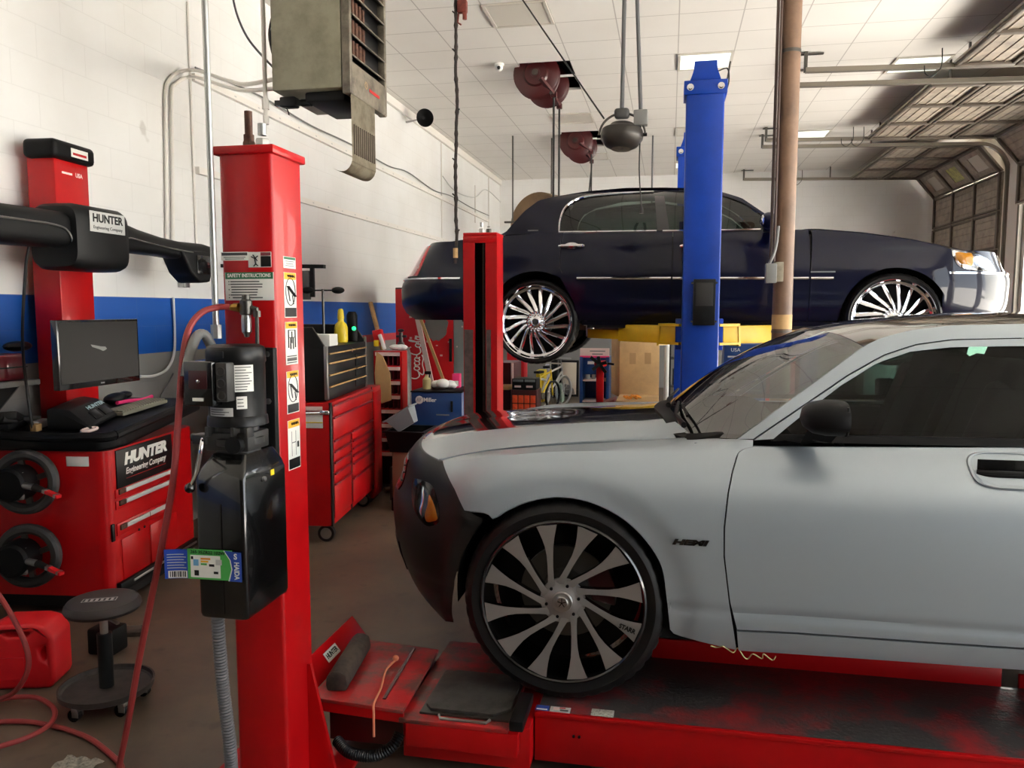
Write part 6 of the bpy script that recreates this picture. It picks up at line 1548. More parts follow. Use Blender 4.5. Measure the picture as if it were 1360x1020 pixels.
# rear door follows the arch at its lower corner
rdl = [V((xd1+.10, 0, rb_)), V((xd1+.10, 0, 1.75)), V((xd1-.01, 0, 1.95)), V((xd1-.06, 0, 2.1)), V((xd1-.06, 0, zb_(xd1)))]
lskin('rear_door', coons([rdl[0], V((xd2-.004, 0, rb_))], [rdl[-1], V((xd2-.004, 0, zb_(xd2)))], rdl, [V((xd2-.004, 0, rb_)), V((xd2-.004, 0, zb_(xd2)))], 30, 20))
# quarter
qr = LP([(614, 372), (590, 345), (574, 326)])
qt_ = LP([(574, 326), (601, 321), (640, 316), (664, 313.5)])+[V((rdl[-1].x-.006, 0, rdl[-1].z))]
qb_ = [V((qr[0].x, 0, 1.95)), V((-1.80, 0, 1.80)), V((-1.75, 0, 1.66))]+larc(LRX, LA, -88, 88)+[V((rdl[0].x-.03, 0, rb_)), V((rdl[0].x-.006, 0, rb_))]
lskin('quarter_panel', coons(qb_, qt_, [V((qr[0].x, 0, 1.95)), qr[1], qt_[0]], [V((p.x-.006, 0, p.z)) for p in rdl], 60, 16))
rk_ = [V((x, 0, 1.555)) for x in (-.80, 0, 1.40)]; lskin('rocker_panel', coons(rk_, [V((p.x, 0, rb_-.006)) for p in rk_], [rk_[0], rk_[0]+V((0, 0, .037))], [rk_[-1], rk_[-1]+V((0, 0, .037))], 10, 4))
# front bumper, rear bumper: lofted shells wrapping both corners
def wrap_end(name, m, sgn, zs, xside, nose, n=40, off=0):
    rows = []; ext_ = max(((LN[0] if sgn > 0 else LT[0])-xside(z))*sgn for z in zs) > .03
    for z in zs:
        x0 = xside(z); row = []
        for i in range(n+1):
            t = PI*i/n
            X0 = LN[0] if sgn > 0 else LT[0]; a = (nose(z)-X0)
            ex = 2.4 if sgn > 0 else 2.6
            x = X0+a*max(0, math.sin(t))**(2/ex); y = LC-(LC-sinterp(z, S1T))*math.copysign(abs(math.cos(t))**(2/ex), math.cos(t))
            if (x-x0)*sgn < 0: x = x0; y = S1(x0, z) if y < LC else 2*LC-S1(x0, z)
            row.append(V((x+off*sgn, y, z)))
        if ext_:
            ex_ = [V((lerp(x0, X0, k/4), S1(lerp(x0, X0, k/4), z), z)) for k in range(4)]
            row = ex_+row+[V((p.x, 2*LC-p.y, p.z)) for p in ex_[::-1]]
        rows.append(row)
    mb = MB(); vv = mb.grid(rows); fold(mb, vv, (-sgn, 0, 0), .02); return part(mb, name, m, lc, ang=45)
fn = lambda z: interp(z, [(1.6, 2.89), (1.68, 2.96), (1.75, 2.98), (1.95, 2.99), (2.0, 2.97), (2.05, 2.93), (2.2, 2.87), (2.3, 2.83)])
wrap_end('front_bumper', 'navy_car', 1, [lerp(1.60, 2.0, k/12) for k in range(13)], lambda z: ff_r[0].x+.006, lambda z: fn(z)+.0)
wrap_end('bumper_trim', 'chrome', 1, [1.995, 2.003, 2.012], lambda z: ff_r[0].x+.03, lambda z: fn(2.0)+.008)
wrap_end('nose_panel', 'navy_car', 1, [2.015, 2.08, 2.14, 2.19], lambda z: ff_r[-1].x+.008, lambda z: fn(z)-.02)
wrap_end('grille', 'chrome', 1, [2.02, 2.07, 2.12, 2.17], lambda z: 2.80, lambda z: fn(z)-.005)
tn = lambda z: interp(z, [(1.6, -2.58), (1.66, -2.67), (1.75, -2.72), (1.9, -2.72), (1.97, -2.70), (2.05, -2.6), (2.3, -2.44), (2.36, -2.38)])
wrap_end('rear_bumper', 'navy_car', -1, [lerp(1.60, 1.985, k/12) for k in range(13)], lambda z: -1.74, tn)
wrap_end('tail_panel', 'navy_car', -1, [lerp(1.99, 2.34, k/8) for k in range(9)], lambda z: interp(z, [(1.95, -1.90), (2.0, -1.95), (2.35, -2.05)]), lambda z: tn(z)+.01)
wrap_end('bumper_trim', 'chrome', -1, [1.985, 1.993, 2.0], lambda z: -1.95, lambda z: tn(1.975)-.006)
wrap_end('tail_light', 'tail_red', -1, [lerp(2.02, 2.31, k/8) for k in range(9)], lambda z: interp(z, [(2.0, -2.40), (2.32, -2.27)]), lambda z: tn(z)-.006, off=.006)
# headlights
for far in (0, 1):
    hp_ = [on(x, y, S1) for x, y in [(1264, 333), (1270, 350), (1280, 356), (1300, 360), (1322, 363), (1317, 350), (1308, 341), (1295, 335), (1280, 333)]]
    def hl_part(pts, off, m, name, root_, k=6):
        c = sum(pts, V())/len(pts); lp = resample(cr(pts, 5, True)+[pts[0]], 41)[:-1]; mb = MB(); rings = []
        for q in range(1, k+1):
            ring = []
            for p in lp:
                e = c.lerp(p, q/k); b_ = off*(1-(q/k)**4)+.004; pt = V((e.x+b_*.6, S1(e.x, e.z)-b_*.8, e.z)); ring.append(pt if not far else V((pt.x, 2*LC-pt.y, pt.z)))
            rings.append(ring)
        rings.append([p+V((-.03, .02 if not far else -.02, 0)) for p in rings[-1]])
        vv = mb.grid(rings, cv=True); mb._face(vv[0]); return part(mb, name, m, root_)
    h = hl_part(hp_, .012, 'chrome', 'headlight', lc)
    hl_part([on(x, y, S1) for x, y in [(1267, 335), (1272, 349), (1282, 353), (1291, 354), (1291, 337), (1280, 335)]], .022, 'amber', 'indicator', h)
    hl_part(hp_, .030, 'lens_clear', 'lens', h)
# hood, windshield, roof, rear window, trunk
he = [V((p.x, S1(p.x, p.z)+.004, p.z+.004)) for p in LP([(1264, 332), (1250, 327), (1211, 318), (1146, 309), (1088, 304.5)])]
hc_ = [V((2.78, LC, 2.205)), V((2.45, LC, 2.28)), V((2.0, LC, 2.345)), V((1.6, LC, 2.40)), V((1.15, LC, 2.445))]
def lsurf(rows, name, m, dv=(0, 0, -1), d=.012, ang=40): mb = MB(); vv = mb.grid(rows); fold(mb, vv, dv, d); return part(mb, name, m, lc, ang=ang)
def arch_rows(E, Cc, n=40, p=2.2, k=24):
    E = resample(E, k); Cc = resample(Cc, k); rows = []
    for e, c in zip(E, Cc):
        row = []
        for i in range(n+1):
            w = 1-abs(i-n/2)/(n/2); f = 1-(1-w)**p; pnt = V((lerp(e.x, c.x, 1-(1-w)**1.6), lerp(e.y, c.y, w), lerp(e.z, c.z, f))); row.append(pnt if i <= n/2 else V((pnt.x, 2*LC-pnt.y, pnt.z)))
        rows.append(row)
    return rows
lsurf(arch_rows(he, hc_), 'hood', 'navy_car', d=.02)
# greenhouse traced on the side surface
rl_ = LP([(664, 312), (672, 308), (696, 281), (716, 266), (740, 260.5), (779, 254), (831, 249.5), (880, 249), (920, 250), (955, 254), (985, 263), (1012, 281), (1040, 300)])
rl3 = [V((p.x, S1(p.x, p.z), p.z)) for p in rl_]
wt_r = LP([(742, 307.5), (743, 294), (748, 279), (759, 268), (779, 261), (820, 257), (870, 254.5), (874, 306)])
wt_f = LP([(884, 306), (881, 256), (920, 256.5), (955, 259.5), (985, 270), (1012, 287), (1030, 303)])
# body between roof line and windows
up_ = rl_
lo_ = LP([(676, 311.5), (700, 310.5), (741, 309), (741.5, 294), (746.5, 278), (758, 266.5), (779, 259.5), (820, 255.5), (870, 253.2), (920, 254.8), (955, 258), (986, 268.5), (1013, 286), (1034, 303.5)])
lskin('pillar_and_rail', coons(lo_, up_, [lo_[0], up_[0]], [lo_[-1], up_[-1]], 80, 6))
bw = LP([(742, 308), (800, 307.5), (870, 306.8), (960, 305.5), (1031, 304)])
tw = LP([(743, 294), (748, 279), (759, 268), (779, 261), (820, 257), (870, 254.5), (920, 256.5), (955, 259.5), (985, 270), (1012, 287), (1030, 303)])
lskin('side_window', coons(bw, tw, [bw[0], tw[0]], [bw[-1], tw[-1]], 60, 10), 'lincoln_glass', off=.012, d=.003)
for nm, wpath in (('window_trim', [(742.5, 307.5), (743.5, 294), (748.5, 279), (759.5, 268), (779, 261), (820, 257), (868, 254.8)]), ('window_trim', [(742, 308.5), (800, 308), (872, 307)]), ('window_trim', [(880, 307), (960, 306), (1010, 305)])):
    for far in (0, 1):
        P_ = [on(x, y, S1) for x, y in wpath]; P_ = [V((p.x, p.y-.006 if not far else 2*LC-p.y+.006, p.z)) for p in cr(P_, 5)]
        part(MB().tube(P_, .011, 6), nm, 'chrome', lc)
lskin('centre_pillar', coons(line2([on(873, 306, S1), on(889, 306, S1)]), line2([on(869, 254, S1), on(881, 254, S1)]), line2([on(873, 306, S1), on(869, 254, S1)]), line2([on(889, 306, S1), on(881, 254, S1)]), 3, 6), 'navy_dark' if 'navy_dark' in MAT else 'black_gloss', off=-.003)
i0, i1 = 4, 9
roofE = rl3[i0:i1+1]; roofC = [V((roofE[0].x+.10, LC, roofE[0].z+.02)), V((-.7, LC, 2.845)), V((-.2, LC, 2.862)), V((.2, LC, 2.848)), V((roofE[-1].x-.06, LC, 2.80))]
RR = arch_rows(roofE, roofC, p=2.6); lsurf(RR, 'roof', 'navy_car', d=.02)
wsE = rl3[i1:]; wsC = [V((roofE[-1].x-.06, LC, 2.80)), V((1.08, LC, 2.46))]
ws = arch_rows(wsE, wsC, p=2.0, k=14); lsurf(ws, 'windshield', 'lincoln_glass', d=.004)
rwE = rl3[:i0+1]; rwC = [V((-1.66, LC, 2.44)), V((roofE[0].x+.10, LC, roofE[0].z+.02))]
lsurf(arch_rows(rwE, rwC, p=2.0, k=12), 'rear_window', 'lincoln_glass', d=.004)
tE = [V((p.x, S1(p.x, p.z), p.z)) for p in LP([(574, 326), (601, 320.5), (640, 315.5), (664, 312.5)])]; tC = [V((-2.42, LC, 2.33)), V((-2.1, LC, 2.40)), V((-1.66, LC, 2.44))]
lsurf(arch_rows(tE, tC, p=2.4, k=14), 'trunk_lid', 'navy_car', d=.02)
# chrome strip along the doors, handles, mirror, badges
for xs in ((766, 891), (893, 1074), (1077, 1107), (617, 655)):
    for far in (0, 1):
        y_ = (369.5, 369.5) if xs[0] > 650 else (370, 370)
        p0, p1 = on(xs[0], y_[0], S1), on(xs[1], y_[1], S1)
        f = lambda p, d: V((p.x, p.y-d if not far else 2*LC-p.y+d, p.z))
        mb = MB(); mb.tube([f(p0.lerp(p1, k/6), .003) for k in range(7)], .012, 6); part(mb, 'side_strip', 'chrome', lc)
for px in (759, 921):
    h_ = on(px, 327, S1)
    for far in (0, 1):
        f = lambda x, d, z: V((x, h_.y-d if not far else 2*LC-h_.y+d, z))
        hn = part(MB().tube(cr([f(h_.x-.11, .0, h_.z), f(h_.x-.07, .022, h_.z), f(h_.x+.07, .022, h_.z), f(h_.x+.11, .0, h_.z)], 6), .018, 10), 'door_handle', 'chrome', lc)
        part(MB().ball(f(h_.x, .0, h_.z), .05, (1.4, .25, .7), 16), 'handle_bowl', 'chrome', hn)
for far in (0, 1):
    c_ = at(1021, 293, Y=7.16); c_ = c_ if not far else V((c_.x, 2*LC-c_.y, c_.z))
    mb = MB(); mb.ball(c_, .075, (.95, 1.25, .95), 18); mm = part(mb, 'wing_mirror', 'navy_car', lc); s_ = 1 if not far else -1
    part(MB().ball(c_+V((-.045, 0, 0)), .06, (.5, 1.2, .85), 16), 'mirror_glass', 'chrome', mm); part(MB().box(c_+V((.02, .13*s_, -.06)), (.10, .12, .04), .012), 'mirror_foot', 'navy_car', mm)
b_ = on(1093, 361, S1); text('TOWN CAR', V((b_.x, b_.y-.004, b_.z)), NX, NZ, .022, 'steel', lc, 'fender_badge', width=.20) if False else part(MB().box((b_.x, b_.y-.002, b_.z), (.2, .003, .012)), 'fender_badge', 'steel', lc)
b_ = on(708, 309, S1); part(MB().box((b_.x, b_.y-.004, b_.z+.02), (.10, .003, .012)), 'pillar_badge', 'steel', lc)
# underside, arches, cabin
mb = MB(); mb.span((-.75, 7.32, 1.53), (1.38, 2*LC-7.32, 1.70)); mb.span((-2.4, 7.75, 1.62), (2.6, 2*LC-7.75, 1.95)); part(mb, 'underbody', 'interior_black', lc)
mb = MB(); mb.tube(cr([(-2.2, 8.3, 1.60), (-1.5, 8.4, 1.62), (-.8, 8.3, 1.51), (1.3, 8.25, 1.52)], 6), .035, 10); part(mb, 'exhaust_pipe', 'rust_steel', lc)
for wx in (LRX, LFX):
    for far in (0, 1):
        A = larc(wx, LA+.012, -94, 94); r0 = [V((p.x, S1(p.x, max(p.z, 1.6))+.014, p.z)) for p in A]; r1 = [V((p.x, 7.72, p.z)) for p in A]; rows = [r0, r1, [V((wx, 7.72, LWZ))]*len(A)]
        if far: rows = [[V((p.x, 2*LC-p.y, p.z)) for p in r] for r in rows]
        mb = MB(); mb.grid(rows); mb.weld(1e-5); part(mb, 'wheel_arch_liner', 'interior_black', lc)
mb = MB()
for x in (xd2, xd3): mb.grid([[V((x-.02, S1(x, z)+.02, z)) for z in (1.6, 1.8, 2.0, 2.2, 2.35)], [V((x+.02, S1(x, z)+.02, z)) for z in (1.6, 1.8, 2.0, 2.2, 2.35)]])
part(mb, 'door_seal', 'interior_black', lc)  # black strips that give the door gaps their shade
mb = MB(); mb.grid([[V((x, y, z)) for x in (-1.0, 0, 1.05)] for y, z in ((7.34, 1.7), (7.34, 2.1), (7.40, 2.33), (7.46, 2.30), (7.46, 1.7))]); part(mb, 'door_card', 'interior_black', lc)
mb = MB(); mb.grid([[V((x, 2*LC-y, z)) for x in (-1.0, 0, 1.05)] for y, z in ((7.34, 1.7), (7.34, 2.1), (7.40, 2.33), (7.46, 2.30), (7.46, 1.7))]); part(mb, 'door_card', 'interior_black', lc)
mb = MB(); mb.grid([[V((p.x, p.y, p.z-.035)) for p in r] for r in RR]); part(mb, 'headliner', 'interior_grey', lc)
for x in (.25, ):
    for y in (7.75, 8.65):
        s_ = part(MB().box((x, y, 2.20), (.15, .52, .55), .06, Matrix.Rotation(math.radians(-14), 3, 'Y')), 'seat', 'interior_grey', lc); part(MB().box((x-.09, y, 2.52), (.10, .30, .14), .04, Matrix.Rotation(math.radians(-10), 3, 'Y')), 'headrest', 'interior_grey', s_)
part(MB().box((-.85, LC, 2.18), (.18, 1.35, .55), .06, Matrix.Rotation(math.radians(-16), 3, 'Y')), 'rear_seat', 'interior_grey', lc)
part(MB().box((1.02, LC, 2.25), (.3, 1.5, .2), .06), 'dashboard', 'interior_black', lc)
# ---- chrome directional wheels
LT_ = tyre_mesh(LW, .338, .24, 40)
subs = []
subs.append(('rim', lathe_mesh([(.339, .006), (.344, -.004), (.340, -.010), (.334, -.008), (.328, .006), (.322, .040), (.306, .052), (.300, .058), (.296, .09), (.292, .20)], 'chrome', 72), None))
PATH = [(.055, 40), (.080, 26), (.11, 17), (.15, 10), (.20, 4.5), (.25, 1), (.285, 0), (.303, 0)]
WID = [.020, .024, .028, .031, .033, .034, .034, .034]
DEP = [.030, .020, .022, .028, .036, .046, .056, .062]
base = spoke_mesh(PATH, WID, DEP, .035, ['chrome', 'chrome'], tilt=.45)
for k in range(16):
    me = base.copy(); me.transform(Matrix.Rotation(math.radians(22.5*k+8), 4, 'Y')); subs.append(('spoke', me, None))
bpy.data.meshes.remove(base)
subs.append(('hub', lathe_mesh([(.0, -.002), (.03, -.002), (.036, .004), (.05, .012), (.062, .014), (.075, .024), (.085, .03), (.085, .06)], 'chrome', 40), None))
for k in range(16):
    a = k*2*PI/16; subs.append(('hub_stud', mesh_of(MB().ball((.068*math.sin(a), .018, .068*math.cos(a)), .012, (1, 1, 1), 8), 'chrome'), None))
subs.append(('inner_barrel', lathe_mesh([(.0, .19), (.295, .19), (.295, .2), (.0, .2)], 'interior_black', 40), None))  # black disc closing the wheel, shade behind the blades
subs.append(('brake_disc', lathe_mesh([(.0, .13), (.15, .13), (.15, .15), (0, .15)], 'dark_steel', 40), None))
WY2 = 7.215
wheel_set('wheel', (LT_,), subs, lc, [Matrix.Translation((LRX, WY2, LWZ)), Matrix.Translation((LFX, WY2, LWZ+.03)), Matrix.Translation((LRX, 2*LC-WY2, LWZ)) @ Rz, Matrix.Translation((LFX, 2*LC-WY2, LWZ+.03)) @ Rz])
mb = MB()
for wx in (LRX, LFX): mb.cyl((wx, WY2+.14, LWZ), (wx, 2*LC-WY2-.14, LWZ), .04, n=12)
part(mb, 'axle', 'interior_black', lc)
# ================================================================ BLUE TWO-POST LIFT
def blue_post(Y, x0, x1, zt, label, near):
    xc = (x0+x1)/2; w = x1-x0; s = 1 if near else -1
    p = thing('lift_column', label, 'lift column', (xc, Y, 0), 'blue columns of the two-post lift')
    y0, y1 = (Y, Y+.26) if near else (Y-.26, Y)
    part(MB().prism(channel(x0, x1, y0, y1, w*.3, .012, s), (0, 0, .02), NX, NY, zt-.02), 'column', 'blue_paint', p, ang=50)
    mb = MB(); mb.span((x0-.02, y0-.015, zt), (x1+.02, y1+.015, zt+.11), .006); part(mb, 'top_box', 'blue_paint', p)
    mb = MB(); mb.prism([(-w/2+.02, 0), (w/2-.02, 0), (.09, .10), (.09, .17), (-.09, .17), (-.09, .10)], (xc, y0+.06, zt+.1105), NX, NZ, -.05, .004); mb.prism([(-w/2+.02, 0), (w/2-.02, 0), (.09, .10), (.09, .17), (-.09, .17), (-.09, .10)], (xc, y0+.19, zt+.1105), NX, NZ, -.05, .004); part(mb, 'pulley_bracket', 'blue_paint', p)
    part(MB().cyl((xc, y0+.07, zt+.20), (xc, y0+.19, zt+.20), .06, n=20), 'pulley', 'blue_paint', p)
    for sx in (-1, 1): part(MB().lathe([(0, -.03), (.018, -.03), (.018, -.01), (.028, -.01), (.028, 0)], (xc+sx*(w/2-.03), y0-.0155, zt+.055), NY, 10), 'bolt', 'chrome', p)
    part(MB().span((x0-.1, y0-.08, 0), (x1+.1, y1+.08, .019), .004), 'base_plate', 'blue_paint', p)
    # carriage and arms
    zc_ = 1.40
    cy = (y1+.012) if near else (y0-.012)
    car_ = part(MB().span((x0-.05, min(cy, cy+s*.12), zc_-.05), (x1+.05, max(cy, cy+s*.12), zc_+.22), .006), 'carriage', 'blue_paint', p)
    for sx in (-1, 1):
        e = V((xc+sx*(w/2+.02), cy+s*.06, zc_+.06)); tip = V((xc+sx*1.0, (7.62 if near else 2*LC-7.62), zc_+.07))
        d = (tip-e); mid = e.lerp(tip, .62)
        ar = part(MB().bar(e+NZ*.02, mid+NZ*.02, .12, .155, bev=.006), 'arm', 'yellow_paint', p)
        part(MB().bar(e.lerp(tip, .4), tip, .085, .085, bev=.006), 'arm_extension', 'yellow_paint', ar)
        br = MB(); dn = d.normalized(); 
        for q in (.085, -.075): br.bar(e-dn*.05+NZ*(q+.02), e+dn*.16+NZ*(q+.02), .16, .022)
        br.bar(e+dn*.10+NZ*.09, e.lerp(tip, .55)+NZ*.06, .02, .02); br.bar(e+dn*.16+NZ*.09, e+dn*.17-NZ*.08, .14, .02)
        part(br, 'arm_bracket', 'yellow_paint', ar)
        mb = MB(); mb.cyl(tip+NZ*-.03, tip+NZ*.075, .04, n=18); mb.cyl(tip+NZ*.0751, tip+NZ*.092, .06, n=18); part(mb, 'lift_pad', 'steel', ar)
    return p
b0, b1 = at(912, 110, Y=6.75), at(963, 110, Y=6.75)
bp_ = blue_post(6.75, b0.x, b1.x, at(937, 125, Y=6.75).z, 'tall blue lift column in front of the navy sedan doors', True)
blue_post(2*LC-6.75, b0.x-.04, b1.x-.04, at(937, 125, Y=6.75).z, 'blue lift column beyond the navy sedan, mostly hidden by the near one', False)
q0, q1 = at(921, 371, Y=6.74), at(949, 432, Y=6.74); cb_ = part(MB().span((q0.x, 6.69, q1.z), (q1.x, 6.748, q0.z), .006), 'control_cover', 'black_paint', bp_)
part(MB().span((q0.x+.02, 6.686, (q0.z+q1.z)/2-.03), (q1.x-.02, 6.6895, q0.z-.03), .001), 'cover_panel', 'grey_black', cb_)
for x in (q0.x-.008, q1.x+.008):
    for z in (q1.z+.03, q0.z-.03): part(MB().cyl((x, 6.748, z), (x, 6.735, z), .009, n=10), 'cover_screw', 'chrome', cb_)
mb = MB(); mb.tube(cr([V((b1.x-.05, 6.8, 3.62)), V((b1.x+.02, 6.82, 3.64)), V((b1.x+.035, 6.84, 3.55)), V((b1.x+.01, 6.83, 3.45))], 6), .006, 6); part(mb, 'column_cable', 'cable_black', bp_)
part(MB().cyl((b1.x+.02, 6.86, at(940, 105, Y=6.75).z), (b1.x+.045, 6.86, at(940, 78, Y=6.75).z), .006, n=8), 'limit_rod', 'dark_steel', bp_)
# ================================================================ HANGING FROM THE CEILING AND ON THE WALLS
# unit heater
HY, HD_ = 4.42, .60
h0, h1 = at(361, 117, Y=HY), at(466, 115, Y=HY)
hx0, hx1, hz0, hz1 = h0.x, h1.x, h1.z, 3.95
ht = thing('unit_heater', 'large olive beige hanging heater with a slotted metal chute, top left', 'heater', ((hx0+hx1)/2, HY+HD_/2, hz0))
part(MB().span((hx0, HY, hz0), (hx1-.055, HY+HD_, hz1), .012), 'casing', 'heater_beige', ht)
fr_ = MB(); fr_.span((hx1-.054, HY-.004, hz0-.035), (hx1, HY+.035, hz1), .01); fr_.span((hx1-.054, HY+HD_-.035, hz0-.035), (hx1, HY+HD_+.004, hz1), .01); fr_.span((hx1-.056, HY+.0, hz0-.035), (hx1-.002, HY+HD_, hz0+.16), .02); part(fr_, 'front_frame', 'heater_front', ht)
part(MB().span((hx1-.050, HY+.03, hz0+.15), (hx1-.046, HY+HD_-.03, hz1)), 'heat_exchanger', 'black_paint', ht)
for k in range(7):
    z = hz0+.20+.115*k; part(MB().box((hx1-.018, HY+HD_/2, z), (.055, HD_-.07, .008), .002, Matrix.Rotation(math.radians(35), 3, 'Y')), 'louvre', 'heater_front', ht)
mb = MB()
for k in range(6):
    for q in range(5): z = hz0+.255+.115*k; mb.cyl((hx1-.040, HY+.07+.055*q, z-.04), (hx1-.040, HY+.07+.055*q, z+.04), .016, n=8)
part(mb, 'heating_tubes', 'rust_steel', ht)['kind'] = 'stuff'
part(MB().plate((hx1-.0015, HY+.38, hz0+.055), NY, NZ, .17, .018, .001), 'maker_strip', 'red_paint', ht); part(MB().lathe([(.014, 0), (.018, -.002), (.022, 0)], (hx1-.001, HY+.24, hz0+.07), NX, 16), 'maker_ring', 'tan_card', ht)
# chute: slotted sheet curling under at its foot
cy0, cy1 = HY+.02, HY+.40; cz1, cz0 = hz0-.03, hz0-.47
P_ = [(hx1-.01, cz1), (hx1-.008, cz0+.10), (hx1-.012, cz0+.05), (hx1-.03, cz0+.018), (hx1-.06, cz0), (hx1-.10, cz0+.004), (hx1-.135, cz0+.02)]
Pc = cr([V((x, 0, z)) for x, z in P_], 5)
mb = MB(); mb.grid([[V((p.x, lerp(cy0, cy1, i/4), p.z)) for i in range(5)] for p in Pc]); mb.solid(.006); part(mb, 'chute', 'chute', ht, ang=60)
mb = MB()
for k in range(11): y = lerp(cy0+.035, cy1-.03, k/10); mb.span((hx1-.0095, y-.005, cz0+.10), (hx1-.0015, y+.005, cz1-.17))
part(mb, 'chute_slots', 'door_dark', ht)
mb = MB(); mb.span((hx0+.18, HY+.05, hz0-.06), (hx1-.06, HY+HD_-.1, hz0-.001), .015); part(mb, 'burner_box', 'black_satin', ht)
mb = MB(); mb.bar((hx0-.03, HY+.1, hz0-.045), (hx0+.18, HY+.1, hz0-.05), .03, .03); mb.box((hx0+.06, HY+.1, hz0-.045), (.10, .07, .06), .01); mb.cyl((hx0+.14, HY+.1, hz0-.05), (hx0+.2, HY+.1, hz0-.05), .022, n=10); mb.tube([(hx0+.05, HY+.08, hz0-.08), (hx0+.06, HY+.08, hz0-.10), (hx0+.065, HY+.08, hz0-.12)], .004, 6); part(mb, 'gas_valve', 'black_paint', ht)
mb = MB(); mb.cyl((hx0-.035, HY+.12, hz0+.13), (hx0-.001, HY+.12, hz0+.13), .045, n=18); part(mb, 'switch_box', 'heater_front', ht)
for k in range(3): part(MB().tube(cr([(hx0-.01, HY+.08+.02*k, hz0+.5-.05*k), (hx0-.05, HY+.08+.02*k, hz0+.35), (hx0-.02, HY+.09, hz0+.18)], 6), .006, 6), 'wiring', 'cable_black', ht)
for x, y in ((hx0+.05, HY+.06), (hx0+.05, HY+HD_-.06), (hx1-.1, HY+.06), (hx1-.1, HY+HD_-.06)): part(MB().cyl((x, y, hz1-.002), (x, y, ZC-.002), .006, n=8), 'hanger_rod', 'dark_steel', ht)
p_ = at(353.5, 165, Y=HY+.1); xg = p_.x
gp = thing('gas_pipe', 'white vertical gas pipe with a capped end beside the hanging heater', 'pipe', (xg, HY+.1, p_.z)); part(MB().cyl((xg, HY+.1, p_.z), (xg, HY+.1, ZC-.002), .0135, n=14), 'pipe', 'wall_white', gp); part(MB().cyl((xg, HY+.1, p_.z-.001), (xg, HY+.1, p_.z+.05), .018, n=10), 'cap', 'wall_white', gp); part(MB().cyl((xg, HY+.1, hz0-.075), (xg, HY+.1, hz0-.015), .022, n=10), 'tee', 'wall_white', gp)
# conduits on the wall, bending across to the heater switch
for k, (dx, l) in enumerate(((0, 'outer painted conduit climbing the left wall and bending over to the heater'), (8, 'inner painted conduit climbing the left wall and bending over to the heater'))):
    pts = [at(222+dx, 352-(10 if k else 0), X=XL+.022), at(221+dx, 230, X=XL+.022), at(220+dx, 128, X=XL+.022), at(225+dx, 106+6*k, X=XL+.022), at(240+dx, 95+8*k, X=XL+.03), at(262, 94+9*k, X=XL+.18), at(300, 106+9*k, X=-3.1), at(325, 112+8*k, X=-2.7), V((hx0-.045, HY+.11+.03*k, hz0+.10-.045*k))]
    single(MB().tube(cr(pts, 8), .013, 10), 'conduit', 'chute' if False else 'wall_white', l, 'conduit')
single(MB().tube(cr([at(306, -20, Y=4.7), at(315, 20, Y=4.65), at(332, 55, Y=4.6), V((hx0-.045, HY+.13, hz0+.165))], 8), .007, 8), 'cable', 'conduit_grey', 'grey cable curving down from above to the heater switch box', 'cable')
# painted strut rails with cables sagging along them
for k, (a, b, l) in enumerate((((256, 102), (648, 293), 'upper painted rail along the left wall with a loose cable on it'), ((262, 226), (640, 334), 'lower painted rail along the left wall'))):
    pa, pb = at(*a, X=XL+.02), at(*b, X=XL+.02)
    r = thing('wall_rail', l, 'rail', (XL+.02, (pa.y+pb.y)/2, pa.z)); part(MB().bar(pa, pb, .038, .055), 'rail', 'wall_white', r)
    mb = MB(); n = 26
    for q in range(n): p = pa.lerp(pb, (q+.5)/n); mb.box(p+V((.0195, 0, 0)), (.002, .03, .012), 0)
    part(mb, 'rail_slots', 'light_grey', r)
    if k == 0:
        part(MB().tube(cr([pa.lerp(pb, t)+V((.025, 0, .05+s)) for t, s in ((0, .02), (.1, .06), (.2, .03), (.3, .05), (.42, .02), (.5, .07), (.62, .0), (.72, .05), (.85, .03), (1, .05))], 6), .008, 6), 'loose_cable', 'mid_grey', r)
for px, ya, yb, l in ((249, 2, 365, 'thin painted conduit rising straight up the left wall'), (586, 184, 316, 'thin painted conduit on the left wall near the speaker'), (631, 246, 296, 'thin short painted conduit on the left wall toward the far corner'), (649, 228, 310, 'thin painted conduit close to the far left corner')):
    a, b = at(px, ya, X=XL+.012), at(px, yb, X=XL+.012); single(MB().cyl((XL+.012, a.y, b.z), (XL+.012, a.y, min(a.z, ZC-.12)), .010, n=8), 'wall_conduit', 'wall_white', l, 'conduit')
single(MB().tube(cr([at(588, 234, X=XL+.02), at(605, 254, X=XL+.02), at(630, 262, X=XL+.02), at(646, 252, X=XL+.02), at(668, 272, X=XL+.02)], 8), .008, 6), 'wall_cable', 'light_grey', 'pale cable drooping across the left wall near the far corner', 'cable')
a = at(244, 372, X=XL+.03); ob = thing('outlet_box', 'small steel outlet box on the white left wall beside the console', 'outlet box', a-NZ*.06); part(MB().box(a, (.06, .075, .115), .004), 'box', 'steel', ob); part(MB().box(a+V((.031, 0, 0)), (.003, .06, .095), .001), 'cover_plate', 'galvanised', ob)
single(MB().tube(cr([at(230, 395, X=XL+.02), at(232, 440, X=XL+.02), at(231, 470, X=XL+.025), at(222, 490, X=XL+.05), at(205, 499, X=XL+.09), at(186, 500, X=XL+.12)], 8), .010, 8), 'white_cable', 'wire_white', 'white cable hanging down the blue wall band to behind the monitor', 'cable')
single(MB().tube(cr([at(230, 496, X=XL+.02), at(220, 515, X=XL+.03), at(212, 530, X=XL+.05), at(208, 560, X=XL+.05)], 8), .005, 6), 'thin_wire', 'dark_grey', 'thin dark wire hanging below the white cable on the grey wall', 'wire')
